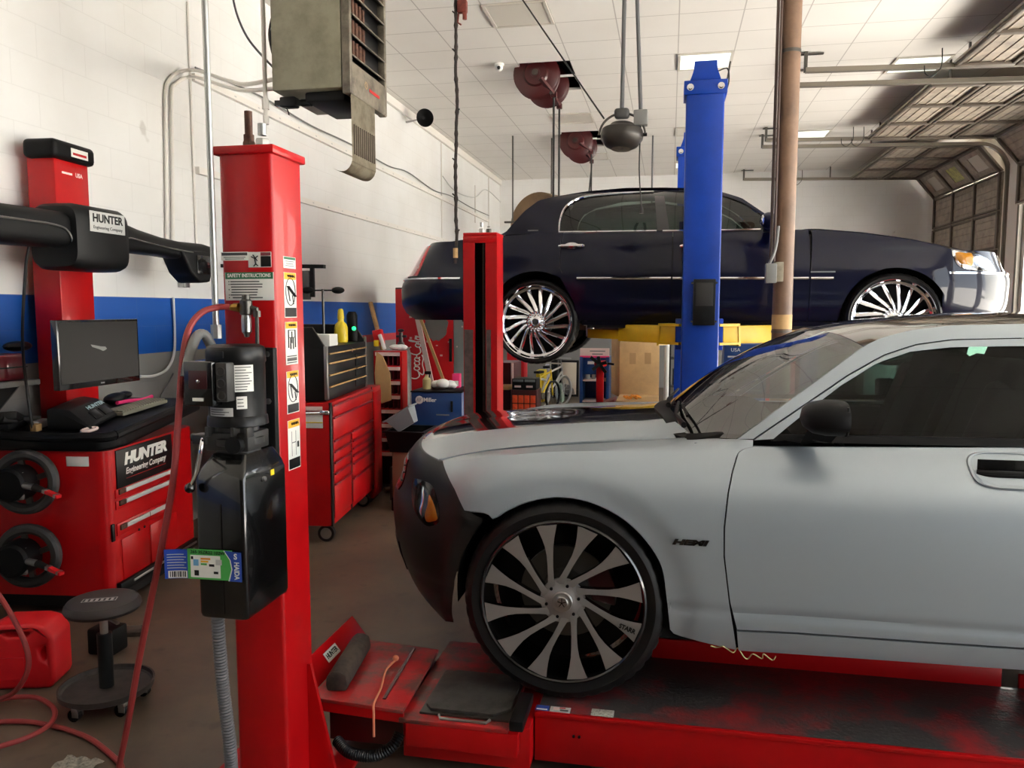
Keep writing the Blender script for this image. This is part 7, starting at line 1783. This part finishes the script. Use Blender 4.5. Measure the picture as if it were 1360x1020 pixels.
# horn speaker and camera
sp_ = at(563, 157, X=XL+.30); hs = thing('horn_speaker', 'round black horn speaker high on the left wall', 'speaker', sp_); ax = V((.55, -.85, -.12)).normalized(); part(MB().lathe([(.0, -.10), (.03, -.10), (.035, -.04), (.06, .0), (.11, .05), (.125, .06), (.12, .068), (.105, .056), (.05, .0), (.02, -.02), (.0, -.02)], sp_, ax, 28), 'horn', 'black_plastic', hs); part(MB().bar(sp_-ax*.08, V((XL+.002, sp_.y+.1, sp_.z-.02)), .03, .02), 'bracket', 'light_grey', hs)
cm = at(663, 88, Z=ZC-.03); sc_c = thing('ceiling_camera', 'small white dome camera on the ceiling left of the red hose reels', 'camera', cm); part(MB().lathe([(0, .029), (.055, .029), (.058, .012), (.05, .0)], cm, NZ, 24), 'base', 'white_plastic', sc_c); part(MB().ball(cm+V((0, -.01, -.018)), .045, n=18), 'dome', 'white_plastic', sc_c); part(MB().ball(cm+V((.004, -.042, -.028)), .022, n=14), 'lens', 'black_gloss', sc_c)
# hose reels in the ceiling openings
def reel(cx_, cy_, cz_, label, hose_end, ang):
    r = thing('hose_reel', label, 'hose reel', (cx_, cy_, cz_-.27), 'red hose reels in the ceiling')
    c = V((cx_, cy_, cz_))
    part(MB().lathe([(.0, -.125), (.05, -.125), (.055, -.10), (.13, -.10), (.15, -.075), (.265, -.065), (.272, -.06), (.265, -.055), (.14, -.055)], c, NY, 44), 'front_disc', 'dark_red', r)
    part(MB().lathe([(.0, .125), (.14, .10), (.265, .065), (.272, .06), (.265, .055), (.14, .05)], c, NY, 44), 'rear_disc', 'dark_red', r)
    part(MB().lathe([(.22, -.052), (.235, -.03), (.22, 0), (.235, .025), (.22, .048)], c, NY, 40), 'wound_hose', 'black_rubber', r)
    part(MB().lathe([(0, -.15), (.035, -.148), (.04, -.126)], c, NY, 20), 'hub', 'dark_steel', r)
    part(MB().span((cx_-.03, cy_-.05, cz_+.02), (cx_+.03, cy_+.05, ZC+.60), .004), 'frame', 'dark_red', r)
    a = V((math.cos(ang), 0, math.sin(ang)))
    g = MB(); g.bar(c+a*.10-NY*.14, c+a*.30-NY*.02, .06, .03); g.box(c+a*.31, (.07, .06, .07), .01); part(g, 'hose_guide', 'dark_red', r)
    part(MB().plate(c+V((-.02, -.0775+.01, -.19)), NX, NZ, .12, .014, .001), 'maker_print', 'pink_white', r)
    e = c+a*.31
    part(MB().tube([e, V((e.x, e.y, e.z-.1)), V((e.x+hose_end[0], e.y, hose_end[1]))], .013, 8), 'hanging_hose', 'cable_black', r)
ym = [(HYS[0][0]+.20), (HYS[0][0]+.86)]
x1, x2 = at(713, 100, Y=ym[0]).x, at(727, 114, Y=ym[1]).x
reel(x1, ym[0], at(713, 100, Y=ym[0]).z, 'front red hose reel of the nearer pair in the ceiling', (0, 2.78), -.85)
reel(x2, ym[1], at(727, 113, Y=ym[1]).z, 'rear red hose reel of the nearer pair, partly behind its twin', (0, 2.78), -1.05)
ym = [(HYS[1][0]+.20), (HYS[1][0]+.86)]
reel(at(765, 184, Y=ym[0]).x, ym[0], at(765, 188, Y=ym[0]).z, 'front red hose reel of the farther pair in the ceiling', (0, 3.6), -.6)
reel(at(772, 192, Y=ym[1]).x, ym[1], at(772, 195, Y=ym[1]).z, 'rear red hose reel of the farther pair, partly behind its twin', (-.08, 3.3), -.95)
# round lamp on two conduits
PY_ = 6.6; pc2 = at(826, 180, Y=PY_)
pl_ = thing('hanging_lamp', 'round black lamp hanging on two conduits above the navy sedan', 'lamp', pc2-NZ*.12)
part(MB().lathe([(0, -.115), (.075, -.112), (.13, -.085), (.168, -.03), (.172, .0), (.165, .04), (.155, .048), (.12, .058), (.095, .09), (.05, .10), (0, .10)], pc2, V((.05, .1, 1)), 40), 'housing', 'lamp_dark' if 'lamp_dark' in MAT else 'black_satin', pl_)
part(MB().lathe([(0, -.117), (.075, -.114), (.08, -.112)], pc2, V((.05, .1, 1)), 30), 'lamp_glass', 'heater_front', pl_)
part(MB().tube([pc2+V((.185*math.cos(t), 0, .175*math.sin(t))) for t in [PI*k/20 for k in range(21)]], .010, 6), 'bail', 'dark_steel', pl_)
for s in (-1, 1): part(MB().cyl(pc2+V((s*.165, 0, 0)), pc2+V((s*.20, 0, 0)), .014, n=10), 'pivot_knob', 'black_satin', pl_)
b1_, b2_ = at(826, 151, Y=PY_), at(851, 157, Y=PY_)
part(MB().box(b1_, (.12, .09, .08), .025, seg=3), 'conduit_box', 'dark_grey', pl_); part(MB().box(b2_, (.11, .09, .12), .008), 'junction_box', 'mid_grey', pl_)
t1, t2 = at(830, 0, Y=PY_), at(843, 0, Y=PY_)
part(MB().cyl(b1_+NZ*.03, V((t1.x, PY_, ZC-.002)), .017, n=12), 'conduit', 'conduit_grey', pl_); part(MB().cyl(b2_+NZ*.05, V((t2.x, PY_, ZC-.002)), .016, n=12), 'conduit', 'conduit_grey', pl_)
e_ = at(852, 275, Y=PY_); part(MB().tube(cr([b2_+V((0, 0, -.06)), at(849, 225, Y=PY_), e_], 8), .006, 6), 'pull_cord', 'cable_black', pl_); part(MB().cyl(e_-NZ*.05, e_, .018, .012, n=10), 'cord_plug', 'cable_black', pl_)
a_ = pc2+V((-.146, 0, .140)); c2_ = at(690, -6, Z=ZC-.004); single(MB().tube([a_, c2_], .007, 6), 'stay_cable', 'cable_black', 'thin black cable slanting from the ceiling to the hanging lamp', 'cable')
a_ = at(867, 180, Z=ZC-.002); single(MB().cyl((a_.x, a_.y, 2.75), (a_.x, a_.y, ZC-.002), .014, n=8), 'hanging_conduit', 'conduit_grey', 'thin grey conduit dropping from the ceiling behind the navy roof, right of the lamp', 'conduit')
# old rope with clamp
RY = 6.45; a_ = at(606, 0, Y=RY); zt_ = ZC-.002
rp = thing('hanging_cable', 'frayed dark cable hanging from the ceiling in front of the navy trunk', 'cable', at(605, 352, Y=RY))
pts = [V((a_.x, RY, zt_))]+[at(606+random.uniform(-1.2, 1.2), y, Y=RY) for y in range(0, 346, 24)]+[at(605, 350, Y=RY)]
pr_ = cr(pts, 5); part(MB().tube(pr_, [.013+.006*abs(math.sin(i*1.7))*(i % 3 == 0) for i in range(len(pr_))], 8), 'cable', 'cable_old' if 'cable_old' in MAT else 'cable_black', rp)
for y in (20, 70, 150, 215, 262, 310): q = at(606, y, Y=RY); part(MB().tube([q, q+V((.03*random.choice((-1, 1)), -.01, .03))], .006, 6), 'tie_end', 'cable_black', rp)
q = at(605, 336, Y=RY); part(MB().cyl(q-NZ*.04, q+NZ*.04, .02, n=10), 'end_clamp', 'tan_card', rp)
q = at(614, 9, Y=RY); mb = MB(); mb.box(q, (.08, .06, .10), .012); mb.cyl(q+V((.02, 0, -.10)), q+V((.02, 0, -.04)), .018, n=10); mb.tube([q+V((-.03, 0, -.04)), q+V((-.04, 0, -.12)), q+V((-.01, 0, -.14))], .008, 6); part(mb, 'trolley_clamp', 'rust_red' if 'rust_red' in MAT else 'rust_steel', rp)
# round brown duct drum high up behind the sedan tail
dc_ = at(714, 300, Y=13.2); df = thing('drum_fan', 'large brown round drum fan hung high behind the navy roof', 'fan', dc_-NZ*.5)
ax = V((.45, -1, .05)).normalized(); part(MB().lathe([(.0, .02), (.44, .02), (.50, .0), (.54, -.02), (.555, .0), (.555, .42), (.54, .45), (.50, .45)], dc_, -ax if False else V((.45, 1, 0)).normalized(), 48), 'drum', 'drum_brown' if 'drum_brown' in MAT else 'pole_brown', df)
dd = V((.45, 1, 0)).normalized(); du = NZ.cross(dd).normalized()
for k in range(3): an = math.radians(62-22*k); o_ = dc_+dd*(.20)+(-du*math.cos(an)*.557*-1+NZ*math.sin(an)*.557)*1; part(MB().box(o_, (.10, .16, .012), .003, Matrix((-(NZ.cross(dd))*math.sin(an)*1+NZ*-math.cos(an)*-1, dd, V((0, 0, 1)))).transposed()) if False else MB().ball(o_, .07, (.9, 1.2, .9), 10), 'vent_opening', 'black_satin', df)
r_ = at(681, 230, Y=13.1); part(MB().cyl((r_.x, 13.1, dc_.z+.05), (r_.x, 13.1, ZC-.002), .014, n=8), 'hanger_rod', 'dark_steel', df); part(MB().box((r_.x+.01, 13.1, dc_.z+.06), (.3, .06, .03), .004), 'hanger_foot', 'dark_steel', df); part(MB().cyl((dc_.x+.2, 13.4, dc_.z+.4), (dc_.x+.2, 13.4, ZC-.002), .012, n=8), 'hanger_rod', 'dark_steel', df)
# brown pole with its conduits and box
qx = at(1044, 250, Y=6.4); pr__ = .074
pp_ = thing('steel_pole', 'round brown steel pole from floor to ceiling in front of the navy sedan', 'pole', (qx.x, 6.4, 0))
part(MB().cyl((qx.x, 6.4, .001), (qx.x, 6.4, ZC-.002), pr__, n=32), 'pipe', 'pole_brown', pp_)
part(MB().cyl((qx.x, 6.4, 1.52), (qx.x, 6.4, 1.54), pr__+.004, n=32), 'band', 'door_dark', pp_)
part(MB().cyl((qx.x, 6.4, 1.55), (qx.x, 6.4, 1.66), pr__+.0015, n=32), 'paint_patch', 'tan_card', pp_)
for k, px in enumerate((1031, 1035.5)):
    x = at(px-3, 200, Y=6.36-.03*k).x; zb = at(1030, 350, Y=6.3).z
    part(MB().tube([(x, 6.36-.03*k, zb+.02), (x, 6.36-.03*k, ZC-.002)], .012-.002*k, 8), 'conduit', 'pole_dark' if 'pole_dark' in MAT else 'door_dark', pp_)
a, b = at(1017, 350, Y=6.28), at(1031, 376, Y=6.28); part(MB().span((a.x, 6.26, b.z), (b.x, 6.33, a.z), .006), 'outlet_box', 'mid_grey', pp_)
a, b = at(1029, 348, Y=6.3), at(1040, 374, Y=6.3); part(MB().span((a.x, 6.29, b.z), (b.x, 6.34, a.z), .004), 'outlet_box', 'chute', pp_)
part(MB().tube(cr([at(1034, 300, Y=6.3), at(1030, 330, Y=6.29), at(1022, 350, Y=6.29)], 6), .011, 8), 'flexible_conduit', 'mid_grey', pp_)
for z in (3.6,): part(MB().cyl((qx.x, 6.4, z), (qx.x, 6.4, z+.025), pr__+.003, n=28), 'strap', 'dark_steel', pp_)
# ================================================================ THINGS ALONG THE FAR SIDE OF THE SHOP
def floor_box(x0, x1, y0, Y, dep, name, m, label, cat, z0=0.0, group=None, bev=.006):
    a = at(x0, y0, Y=Y); b = at(x1, y0, Y=Y); return single(MB().span((a.x, Y, z0), (b.x, Y+dep, a.z), bev), name, m, label, cat, group)
# tall cardboard box and flat carton
a, b = at(808, 430, Y=11.8), at(876, 430, Y=11.2)
cb = thing('cardboard_box', 'tall tan cardboard box left of the blue lift column', 'box', ((a.x+b.x)/2, 11.6, 0))
bR = Matrix.Rotation(math.radians(15), 3, 'Z'); bc_ = V(((a.x+b.x)/2+.02, 11.75, 0)); bh = at(840, 428, Y=11.5).z
part(MB().box(bc_+NZ*(bh/2+.22), (.58, .62, bh-.44), .008, bR), 'box', 'tan_card', cb)
for q in (-.1, .12): part(MB().box(bc_+bR @ V((q, -.3115, 1.0)), (.09, .002, .16), 0, bR), 'scuff', 'card_mark' if 'card_mark' in MAT else 'brown_card', cb)
part(MB().box(bc_+NZ*.10, (.9, .9, .20), .01, bR), 'pallet', 'old_wood', cb)
a, b = at(818, 524, Y=10.3), at(874, 524, Y=10.3); fb_ = single(MB().span((a.x, 10.3, .10), (b.x, 11.1, .52), .01), 'flat_carton', 'tan_card', 'low tan carton in front of the tall cardboard box', 'carton')
single(MB().span((a.x+.02, 10.32, 0), (b.x-.02, 11.08, .098), .006), 'pallet', 'old_wood', 'wood pallet under the low tan carton', 'pallet')
mb = MB(); q = V(((a.x+b.x)/2-.08, 10.5, .522))
for k in range(7): mb.tube(cr([q+V((random.uniform(-.13, .13), random.uniform(-.1, .1), .012)), q+V((random.uniform(-.1, .1), random.uniform(-.1, .1), .045)), q+V((random.uniform(-.13, .13), random.uniform(-.1, .1), .012))], 5), .011, 6)
single(mb, 'strap_bundle', 'orange_print', 'loose orange straps on the low tan carton', 'strap')
q = at(884, 524, Y=10.2); mb = MB(); mb.box((q.x, 10.5, .30), (.34, .4, .16), .02); 
for dx in (-.13, .13): mb.cyl((q.x+dx, 10.28, .11), (q.x+dx, 10.32, .11), .11, n=18)
mb.bar((q.x, 10.5, .38), (q.x+.1, 10.5, .6), .04, .03); single(mb, 'floor_jack', 'dark_steel', 'small dark wheeled jack beside the low tan carton', 'jack')
# white pipe, dark shelf and dangling lines left of the blue column
q = at(886, 450, Y=12.6); single(MB().cyl((q.x, 12.6, 0), (q.x, 12.6, 1.35), .04, n=14), 'white_pipe', 'wire_white', 'white upright pipe between the cardboard box and the blue column', 'pipe')
a, b = at(889, 452, Y=12.9), at(905, 452, Y=12.9); ds = thing('shelf_unit', 'dark shelf unit behind the white upright pipe', 'shelf', ((a.x+b.x)/2, 13.1, 0))
for x in (a.x, b.x-.03): part(MB().span((x, 12.9, 0), (x+.03, 13.4, 1.42)), 'side', 'black_satin', ds)
for z in (.02, .45, .9, 1.36): part(MB().span((a.x+.031, 12.9, z), (b.x-.031, 13.4, z+.03)), 'shelf', 'dark_grey', ds)
for z, m_ in ((.05, 'grey_bin'), (.481, 'dark_grey'), (.931, 'light_grey')): single(MB().span((a.x+.06, 13.0, z+.0005), (b.x-.06, 13.3, z+.26), .01), 'storage_bin', m_, {.05: 'pale bin on the bottom of the dark shelf unit', .481: 'dark bin on the middle of the dark shelf unit', .931: 'light grey bin near the top of the dark shelf unit'}[z], 'bin')
q = at(896, 460, Y=11.9); single(MB().tube(cr([(q.x, 11.9, 1.45), (q.x+.02, 11.9, 1.1), (q.x-.02, 11.9, .8), (q.x+.03, 11.9, .5), (q.x, 11.9, .02)], 8), .018, 8), 'hanging_chain', 'steel', 'pale chain hanging beside the left edge of the blue column', 'chain') if False else None
# blue cabinet with sign, red engine stand
a, b = at(770, 474, Y=13.4), at(809, 474, Y=13.4)
bl_ = thing('display_stand', 'blue shop display stand with a pale sign on top, behind the red engine stand', 'display stand', ((a.x+b.x)/2, 13.6, 0))
part(MB().span((a.x, 13.9, 0), (b.x, 13.95, a.z), .003), 'back_panel', 'blue_cabinet', bl_); part(MB().span((a.x, 13.4, 0), (a.x+.05, 13.899, a.z), .003), 'side', 'blue_cabinet', bl_); part(MB().span((b.x-.05, 13.4, 0), (b.x, 13.899, a.z), .003), 'side', 'blue_cabinet', bl_)
part(MB().span((a.x+.051, 13.45, a.z-.30), (b.x-.051, 13.47, a.z), .003), 'header', 'blue_cabinet', bl_)
for z in (.12, .48): part(MB().span((a.x+.051, 13.42, z), (b.x-.051, 13.88, z+.025), .002), 'shelf', 'pink_white', bl_)
s_ = part(MB().span((a.x, 13.42, a.z+.001), (b.x, 13.45, a.z+.15), .003), 'sign', 'pink_white', bl_); part(MB().span((a.x, 13.415, a.z-.012), (b.x, 13.42, a.z+.02), .001), 'sign_edge', 'pink', bl_)
for k in range(2): part(MB().plate(((a.x+b.x)/2+.05, 13.4195, a.z+.10-.05*k), NX, NZ, .26-.08*k, .018, .001), 'sign_print', 'mid_grey', s_)
part(MB().plate(((a.x+b.x)/2-.02, 13.4495, a.z-.10), NX, NZ, .20, .05, .001), 'header_print', 'white_label', bl_)
for k, (dx, m_, r_, h_, nm) in enumerate(((.10, 'yellow_plastic', .035, .16, 'yellow topped can'), (.0, 'white_label', .04, .12, 'white can'), (.20, 'red_plastic', .03, .14, 'red can'))):
    x = a.x+.12+dx; c_ = thing('can', nm+' on the shelf of the blue display stand', 'can', (x, 13.6, .5055)); part(MB().lathe([(0, .001), (r_, .001), (r_, h_*.8), (r_*.8, h_*.9), (0, h_*.9)], (x, 13.6, .5055), NZ, 16), 'body', 'light_grey' if k == 0 else m_, c_); part(MB().lathe([(r_*.8, h_*.9), (r_*.8, h_+.03), (0, h_+.03)], (x, 13.6, .506), NZ, 16), 'cap', m_, c_)
q = at(797, 500, Y=11.2); q.z = 0; es_ = thing('engine_stand', 'red engine stand with black arms in front of the blue display', 'engine stand', (q.x, q.y, 0))
zt_ = at(797, 486, Y=q.y).z; part(MB().span((q.x-.05, q.y-.05, .08), (q.x+.05, q.y+.05, zt_), .006), 'upright', 'red_paint', es_); part(MB().span((q.x-.06, q.y-.07, .03), (q.x+.12, q.y+.05, .0795), .006), 'leg', 'red_paint', es_); part(MB().span((q.x-.06, q.y-.4, .02), (q.x+.04, q.y+.4, .079), .006), 'leg', 'red_paint', es_) if False else None
hp0 = V((q.x, q.y, zt_+.03)); part(MB().cyl(hp0-V((.05, .05, 0)), hp0+V((.06, .08, 0)), .045, n=16), 'head_tube', 'red_paint', es_)
mb = MB()
for s in ((-.13, .10), (.10, .03), (-.10, -.08), (.09, -.12), (-.02, .11)): mb.bar(hp0+V((0, -.07, 0)), hp0+V((s[0], -.10, s[1])), .045, .03, up=NY)
part(mb, 'arms', 'black_satin', es_); part(MB().bar(hp0+V((.05, -.06, .02)), hp0+V((.20, -.08, .0)), .03, .03), 'crank', 'black_paint', es_)
a, b = at(800, 518, Y=12.4), at(819, 518, Y=12.4); single(MB().prism([(0, 0), (b.x-a.x+.3, 0), (b.x-a.x+.3, .30), (.05, .12), (0, .12)], (a.x-.32, 12.7, .02), NX, NZ, .5, .01), 'ramp_box', 'rust_red' if 'rust_red' in MAT else 'rust_steel', 'rust orange wedge shaped box behind the red engine stand', 'box')
# framed board leaning on the far wall
a, b = at(742, 479, Y=15.2), at(768, 479, Y=15.2); zt_ = a.z
wb_ = thing('framed_board', 'black framed whitish board standing on the floor at the far end', 'board', ((a.x+b.x)/2, 15.3, 0)); tl_ = Matrix.Rotation(math.radians(-4), 3, 'X')
c_ = V(((a.x+b.x)/2, 15.3, zt_/2+.005)); w_, h_ = b.x-a.x, zt_
part(MB().box(c_, (w_, .03, h_), .004, tl_), 'frame', 'black_paint', wb_); part(MB().box(c_+tl_ @ V((0, -.0165, 0)), (w_-.09, .004, h_-.09), .001, tl_), 'sheet', 'board_white' if 'board_white' in MAT else 'white_label', wb_)
part(MB().prism([(0, 0), (.26, 0), (.24, .10), (.14, .18), (.03, .20), (0, .16)], c_+tl_ @ V((-w_/2+.05, -.0195, -h_/2+.05)), NX, NZ, .002), 'stain', 'mid_grey', wb_)
a, b = at(730, 478, Y=14.8), at(738, 478, Y=14.8); single(MB().span((a.x, 15.0, 0), (b.x, 15.3, a.z), .006), 'dark_case', 'black_satin', 'tall narrow dark case left of the framed board', 'case')
# orange parts cabinet with grey bins on top
YO = 9.6; a, b = at(679, 524, Y=YO), at(713, 524, Y=YO); 
oc = thing('parts_cabinet', 'bright orange small parts cabinet low behind the silver hood', 'cabinet', ((a.x+b.x)/2, YO+.2, 0)); part(MB().span((a.x, YO, .0), (b.x, YO+.35, a.z+.06), .006), 'body', 'dark_red', oc)
for r in range(5):
    for q in range(4):
        w_ = (b.x-a.x-.02)/4; x0 = a.x+.01+w_*q; z0_ = .10+(a.z-.10)*r/5; d_ = part(MB().span((x0+.006, YO-.012, z0_+.006), (x0+w_-.006, YO-.001, z0_+(a.z-.10)/5-.006), .003), 'drawer', 'orange_bin', oc)
        part(MB().span((x0+.02, YO-.02, z0_+.05), (x0+w_-.02, YO-.0125, z0_+.075), .002), 'drawer_lip', 'orange_bin', d_)
zt_ = a.z+.0605; a2, b2 = at(680, 503, Y=YO), at(712, 503, Y=YO); gb_ = thing('bin_case', 'black case with two pale grey panels on the orange parts cabinet', 'case', ((a2.x+b2.x)/2, YO+.15, zt_)); part(MB().span((a2.x, YO, zt_), (b2.x, YO+.3, a2.z), .004), 'case', 'black_satin', gb_)
xm = (a2.x+b2.x)/2; 
for x0, x1 in ((a2.x+.012, xm-.008), (xm+.008, b2.x-.012)): part(MB().span((x0, YO-.006, zt_+.10), (x1, YO-.0005, a2.z-.008), .002), 'panel', 'grey_bin', gb_); part(MB().span((x0+.02, YO-.004, zt_+.03), (x1-.03, YO-.0005, zt_+.055), .001), 'print', 'pink_white', gb_)
a, b = at(664, 482, Y=10.0), at(681, 482, Y=10.0); rc = thing('red_tool_box', 'dark red cabinet beside the channel post, behind the orange parts cabinet', 'cabinet', ((a.x+b.x)/2, 10.3, 0)); part(MB().span((a.x-.25, 10.05, .0), (b.x, 10.6, a.z), .01), 'body', 'dark_red', rc); part(MB().span((b.x-.03, 10.03, .1), (b.x+.0, 10.049, a.z), .003), 'edge_trim', 'pink_white', rc)
a = at(664, 512, Y=9.85); b = at(679, 515, Y=9.85); part(MB().span((a.x, 9.75, b.z-.02), (b.x, 10.049, a.z-.0), .003), 'side_shelf', 'tan_card', rc)
mb = MB(); q = V((at(684, 490, Y=12.3).x, 12.3, 0)); mb.span((q.x-.05, 11.9, 0), (q.x+.22, 12.2, 1.05), .01); single(mb, 'red_machine', 'red_plastic', 'bright red machine casing partly hidden behind the chrome wheel', 'machine')
# bicycles: two small ones parked side by side
def bike(cx_, cy_, mt, mf, label, s=1.0, yaw=0):
    t = thing('bicycle', label, 'bicycle', (cx_, cy_, 0), 'small bicycles parked behind the hood'); R = Matrix.Rotation(yaw, 3, 'Z'); P = lambda x, z, y=0: V((cx_, cy_, 0))+R @ V((x*s, y, z*s))
    for wx in (-.36, .36):
        w = part(MB().tube([P(wx+.25*math.cos(k*PI/16), .275+.25*math.sin(k*PI/16)) for k in range(32)], .022*s, 8, closed=True), 'wheel', mt, t)
        mb = MB(); 
        for k in range(10): mb.bar(P(wx, .275), P(wx+.24*math.cos(k*PI/5), .275+.24*math.sin(k*PI/5)), .004, .004, up=R @ NY)
        part(mb, 'spokes', 'steel', w)
    for a, b in ((( .30, .62), (-.05, .30)), ((.28, .70), (-.12, .62)), ((-.12, .68), (-.05, .30)), ((-.05, .30), (-.36, .275)), ((-.12, .62), (-.36, .275)), ((.28, .74), (.36, .275))): part(MB().cyl(P(*a), P(*b), .016*s, n=10), 'frame_tube', mf, t)
    part(MB().tube([P(.28, .74, 0), P(.26, .84, 0)], .012, 8), 'stem', 'steel', t); part(MB().cyl(P(.24, .85, -.22*s), P(.24, .85, .22*s), .012, n=8), 'handlebar', 'steel', t); part(MB().box(P(-.14, .72), (.2*s, .11*s, .04), .015, R), 'saddle', 'black_plastic', t); part(MB().cyl(P(-.05, .30, -.04), P(-.05, .30, .04), .06*s, n=16), 'crank', 'dark_steel', t)
q = at(721, 520, Y=12.8); bike(q.x, 12.8, 'black_rubber', 'yellow_plastic', 'yellow small bicycle behind the silver hood', .95, math.radians(70)); q = at(734, 520, Y=13.5); bike(q.x, 13.5, 'wire_white', 'white_plastic', 'white tyred small bicycle farther behind the silver hood', 1.0, math.radians(66))
for k, (x0, x1, y0, Y_, m_, l) in enumerate(((712, 722, 492, 14.3, 'yellow_plastic', 'yellow box behind the bicycles'), (724, 737, 484, 15.75, 'boxes_blue' if 'boxes_blue' in MAT else 'light_grey', 'stacked white and blue cartons behind the bicycles'), (739, 746, 511, 14.2, 'green_box' if 'green_box' in MAT else 'green_print', 'green and white carton right of the bicycles'))):
    floor_box(x0, x1, y0, Y_, .4, 'carton', m_, l, 'carton')
# blue tool chest right of the column
a, b = at(962, 457, Y=8.9+1.6), at(1008, 457, Y=8.9+1.6); YB_ = 10.5
bt_ = thing('blue_tool_chest', 'blue tool chest with white drawer edges right of the blue column', 'tool chest', ((a.x+b.x)/2, YB_+.2, 0)); part(MB().span((a.x, YB_, .08), (b.x+.1, YB_+.45, a.z), .006), 'body', 'blue_cabinet', bt_); part(MB().span((a.x+.03, YB_+.05, .0), (b.x+.05, YB_+.4, .0795)), 'base', 'black_satin', bt_)
tz_ = a.z
for k, dz in enumerate((.17, .25, .34, .46, .60)):
    d_ = part(MB().span((a.x+.04, YB_-.012, tz_-dz-.05), (b.x+.06, YB_-.001, tz_-dz+.02), .003), 'drawer', 'blue_cabinet', bt_); part(MB().span((a.x+.045, YB_-.024, tz_-dz+.0), (b.x+.05, YB_-.0125, tz_-dz+.02), .002), 'drawer_pull', 'light_grey', d_)
text('USA', (at(977, 464, Y=YB_).x, YB_-.001, tz_-.075), NX, NZ, .065, 'white_label', bt_)
floor_box(1000, 1062, 428, 13.0, .4, 'red_cabinet', 'red_plastic', 'red cabinet glimpsed under the navy sedan beside the brown pole', 'cabinet'); floor_box(1064, 1088, 430, 12.2, .4, 'blue_cabinet', 'blue_cabinet', 'blue cabinet glimpsed under the navy sedan right of the brown pole', 'cabinet')
# seen through the silver sedan's side window, by the far right corner
a, b = at(1148, 478, Y=16.6), at(1190, 478, Y=16.6); single(MB().span((a.x, 16.6, 0), (b.x, 17.2, a.z), .01), 'white_fridge', 'white_plastic', 'white low cabinet at the far right corner, seen through the silver sedan window', 'cabinet')
a, b = at(1166, 507, Y=15.6), at(1190, 507, Y=15.6); q = at(1178, 520, Y=15.6); mb = MB(); mb.box(((a.x+b.x)/2, 15.7, .25), (b.x-a.x, .3, .34), .05); mb.box(((a.x+b.x)/2, 15.7, .04), (.3, .25, .07), .01); single(mb, 'shop_vacuum', 'black_plastic', 'dark rounded shop vacuum before the white low cabinet', 'vacuum')
for x0, x1, y0, m_, l, nm in ((1194, 1204, 466, 'door_dark', 'dark brown post against the right wall near the far corner', 'post'), (1207, 1217, 466, 'red_trim', 'red post against the right wall near the far corner', 'post'), (1219, 1240, 470, 'tan_panel', 'tan board against the right wall near the far corner', 'board')):
    a, b = at(x0, y0, X=XR-.06), at(x1, y0, X=XR-.06); single(MB().span((XR-.08, min(a.y, b.y), .001), (XR-.02, max(a.y, b.y), min(1.25, a.z)), .004), nm, m_, l, nm)
# shelf with a red tool case behind the console, far left
a, b = at(-40, 512, X=-3.55), at(44, 512, X=-3.55); sh_ = thing('wall_shelf', 'grey wall shelf behind the console at the far left edge', 'shelf', (XL+.14, (a.y+b.y)/2, a.z-.03)); part(MB().span((XL+.002, a.y, a.z-.03), (-3.50, b.y, a.z), .003), 'board', 'mid_grey', sh_)
for y in (a.y+.05, b.y-.08): part(MB().prism([(0, 0), (.2, 0), (0, -.2)], (XL+.002, y, a.z-.031), NX, NZ, .01), 'bracket', 'dark_grey', sh_)
c0, c1 = at(-40, 474, X=-3.52), at(40, 474, X=-3.52); rt = thing('red_tool_case', 'dark red tool case on the wall shelf at the far left edge', 'tool case', (XL+.13, (c0.y+c1.y)/2, a.z+.0005)); part(MB().span((XL+.03, c0.y, a.z+.0005), (-3.53, c1.y-.02, c0.z), .02), 'case', 'maroon', rt); part(MB().span((XL+.02, c0.y-.004, (a.z+c0.z)/2-.004), (-3.524, c1.y-.016, (a.z+c0.z)/2+.004), .002), 'seam', 'black_paint', rt)
mb = MB(); q = at(28, 470, X=-3.6); mb.ball((-3.62, q.y, c0.z+.035), .06, (.9, 1.5, .5), 12); single(mb, 'work_glove', 'black_rubber', 'black glove lying on the dark red tool case', 'glove')
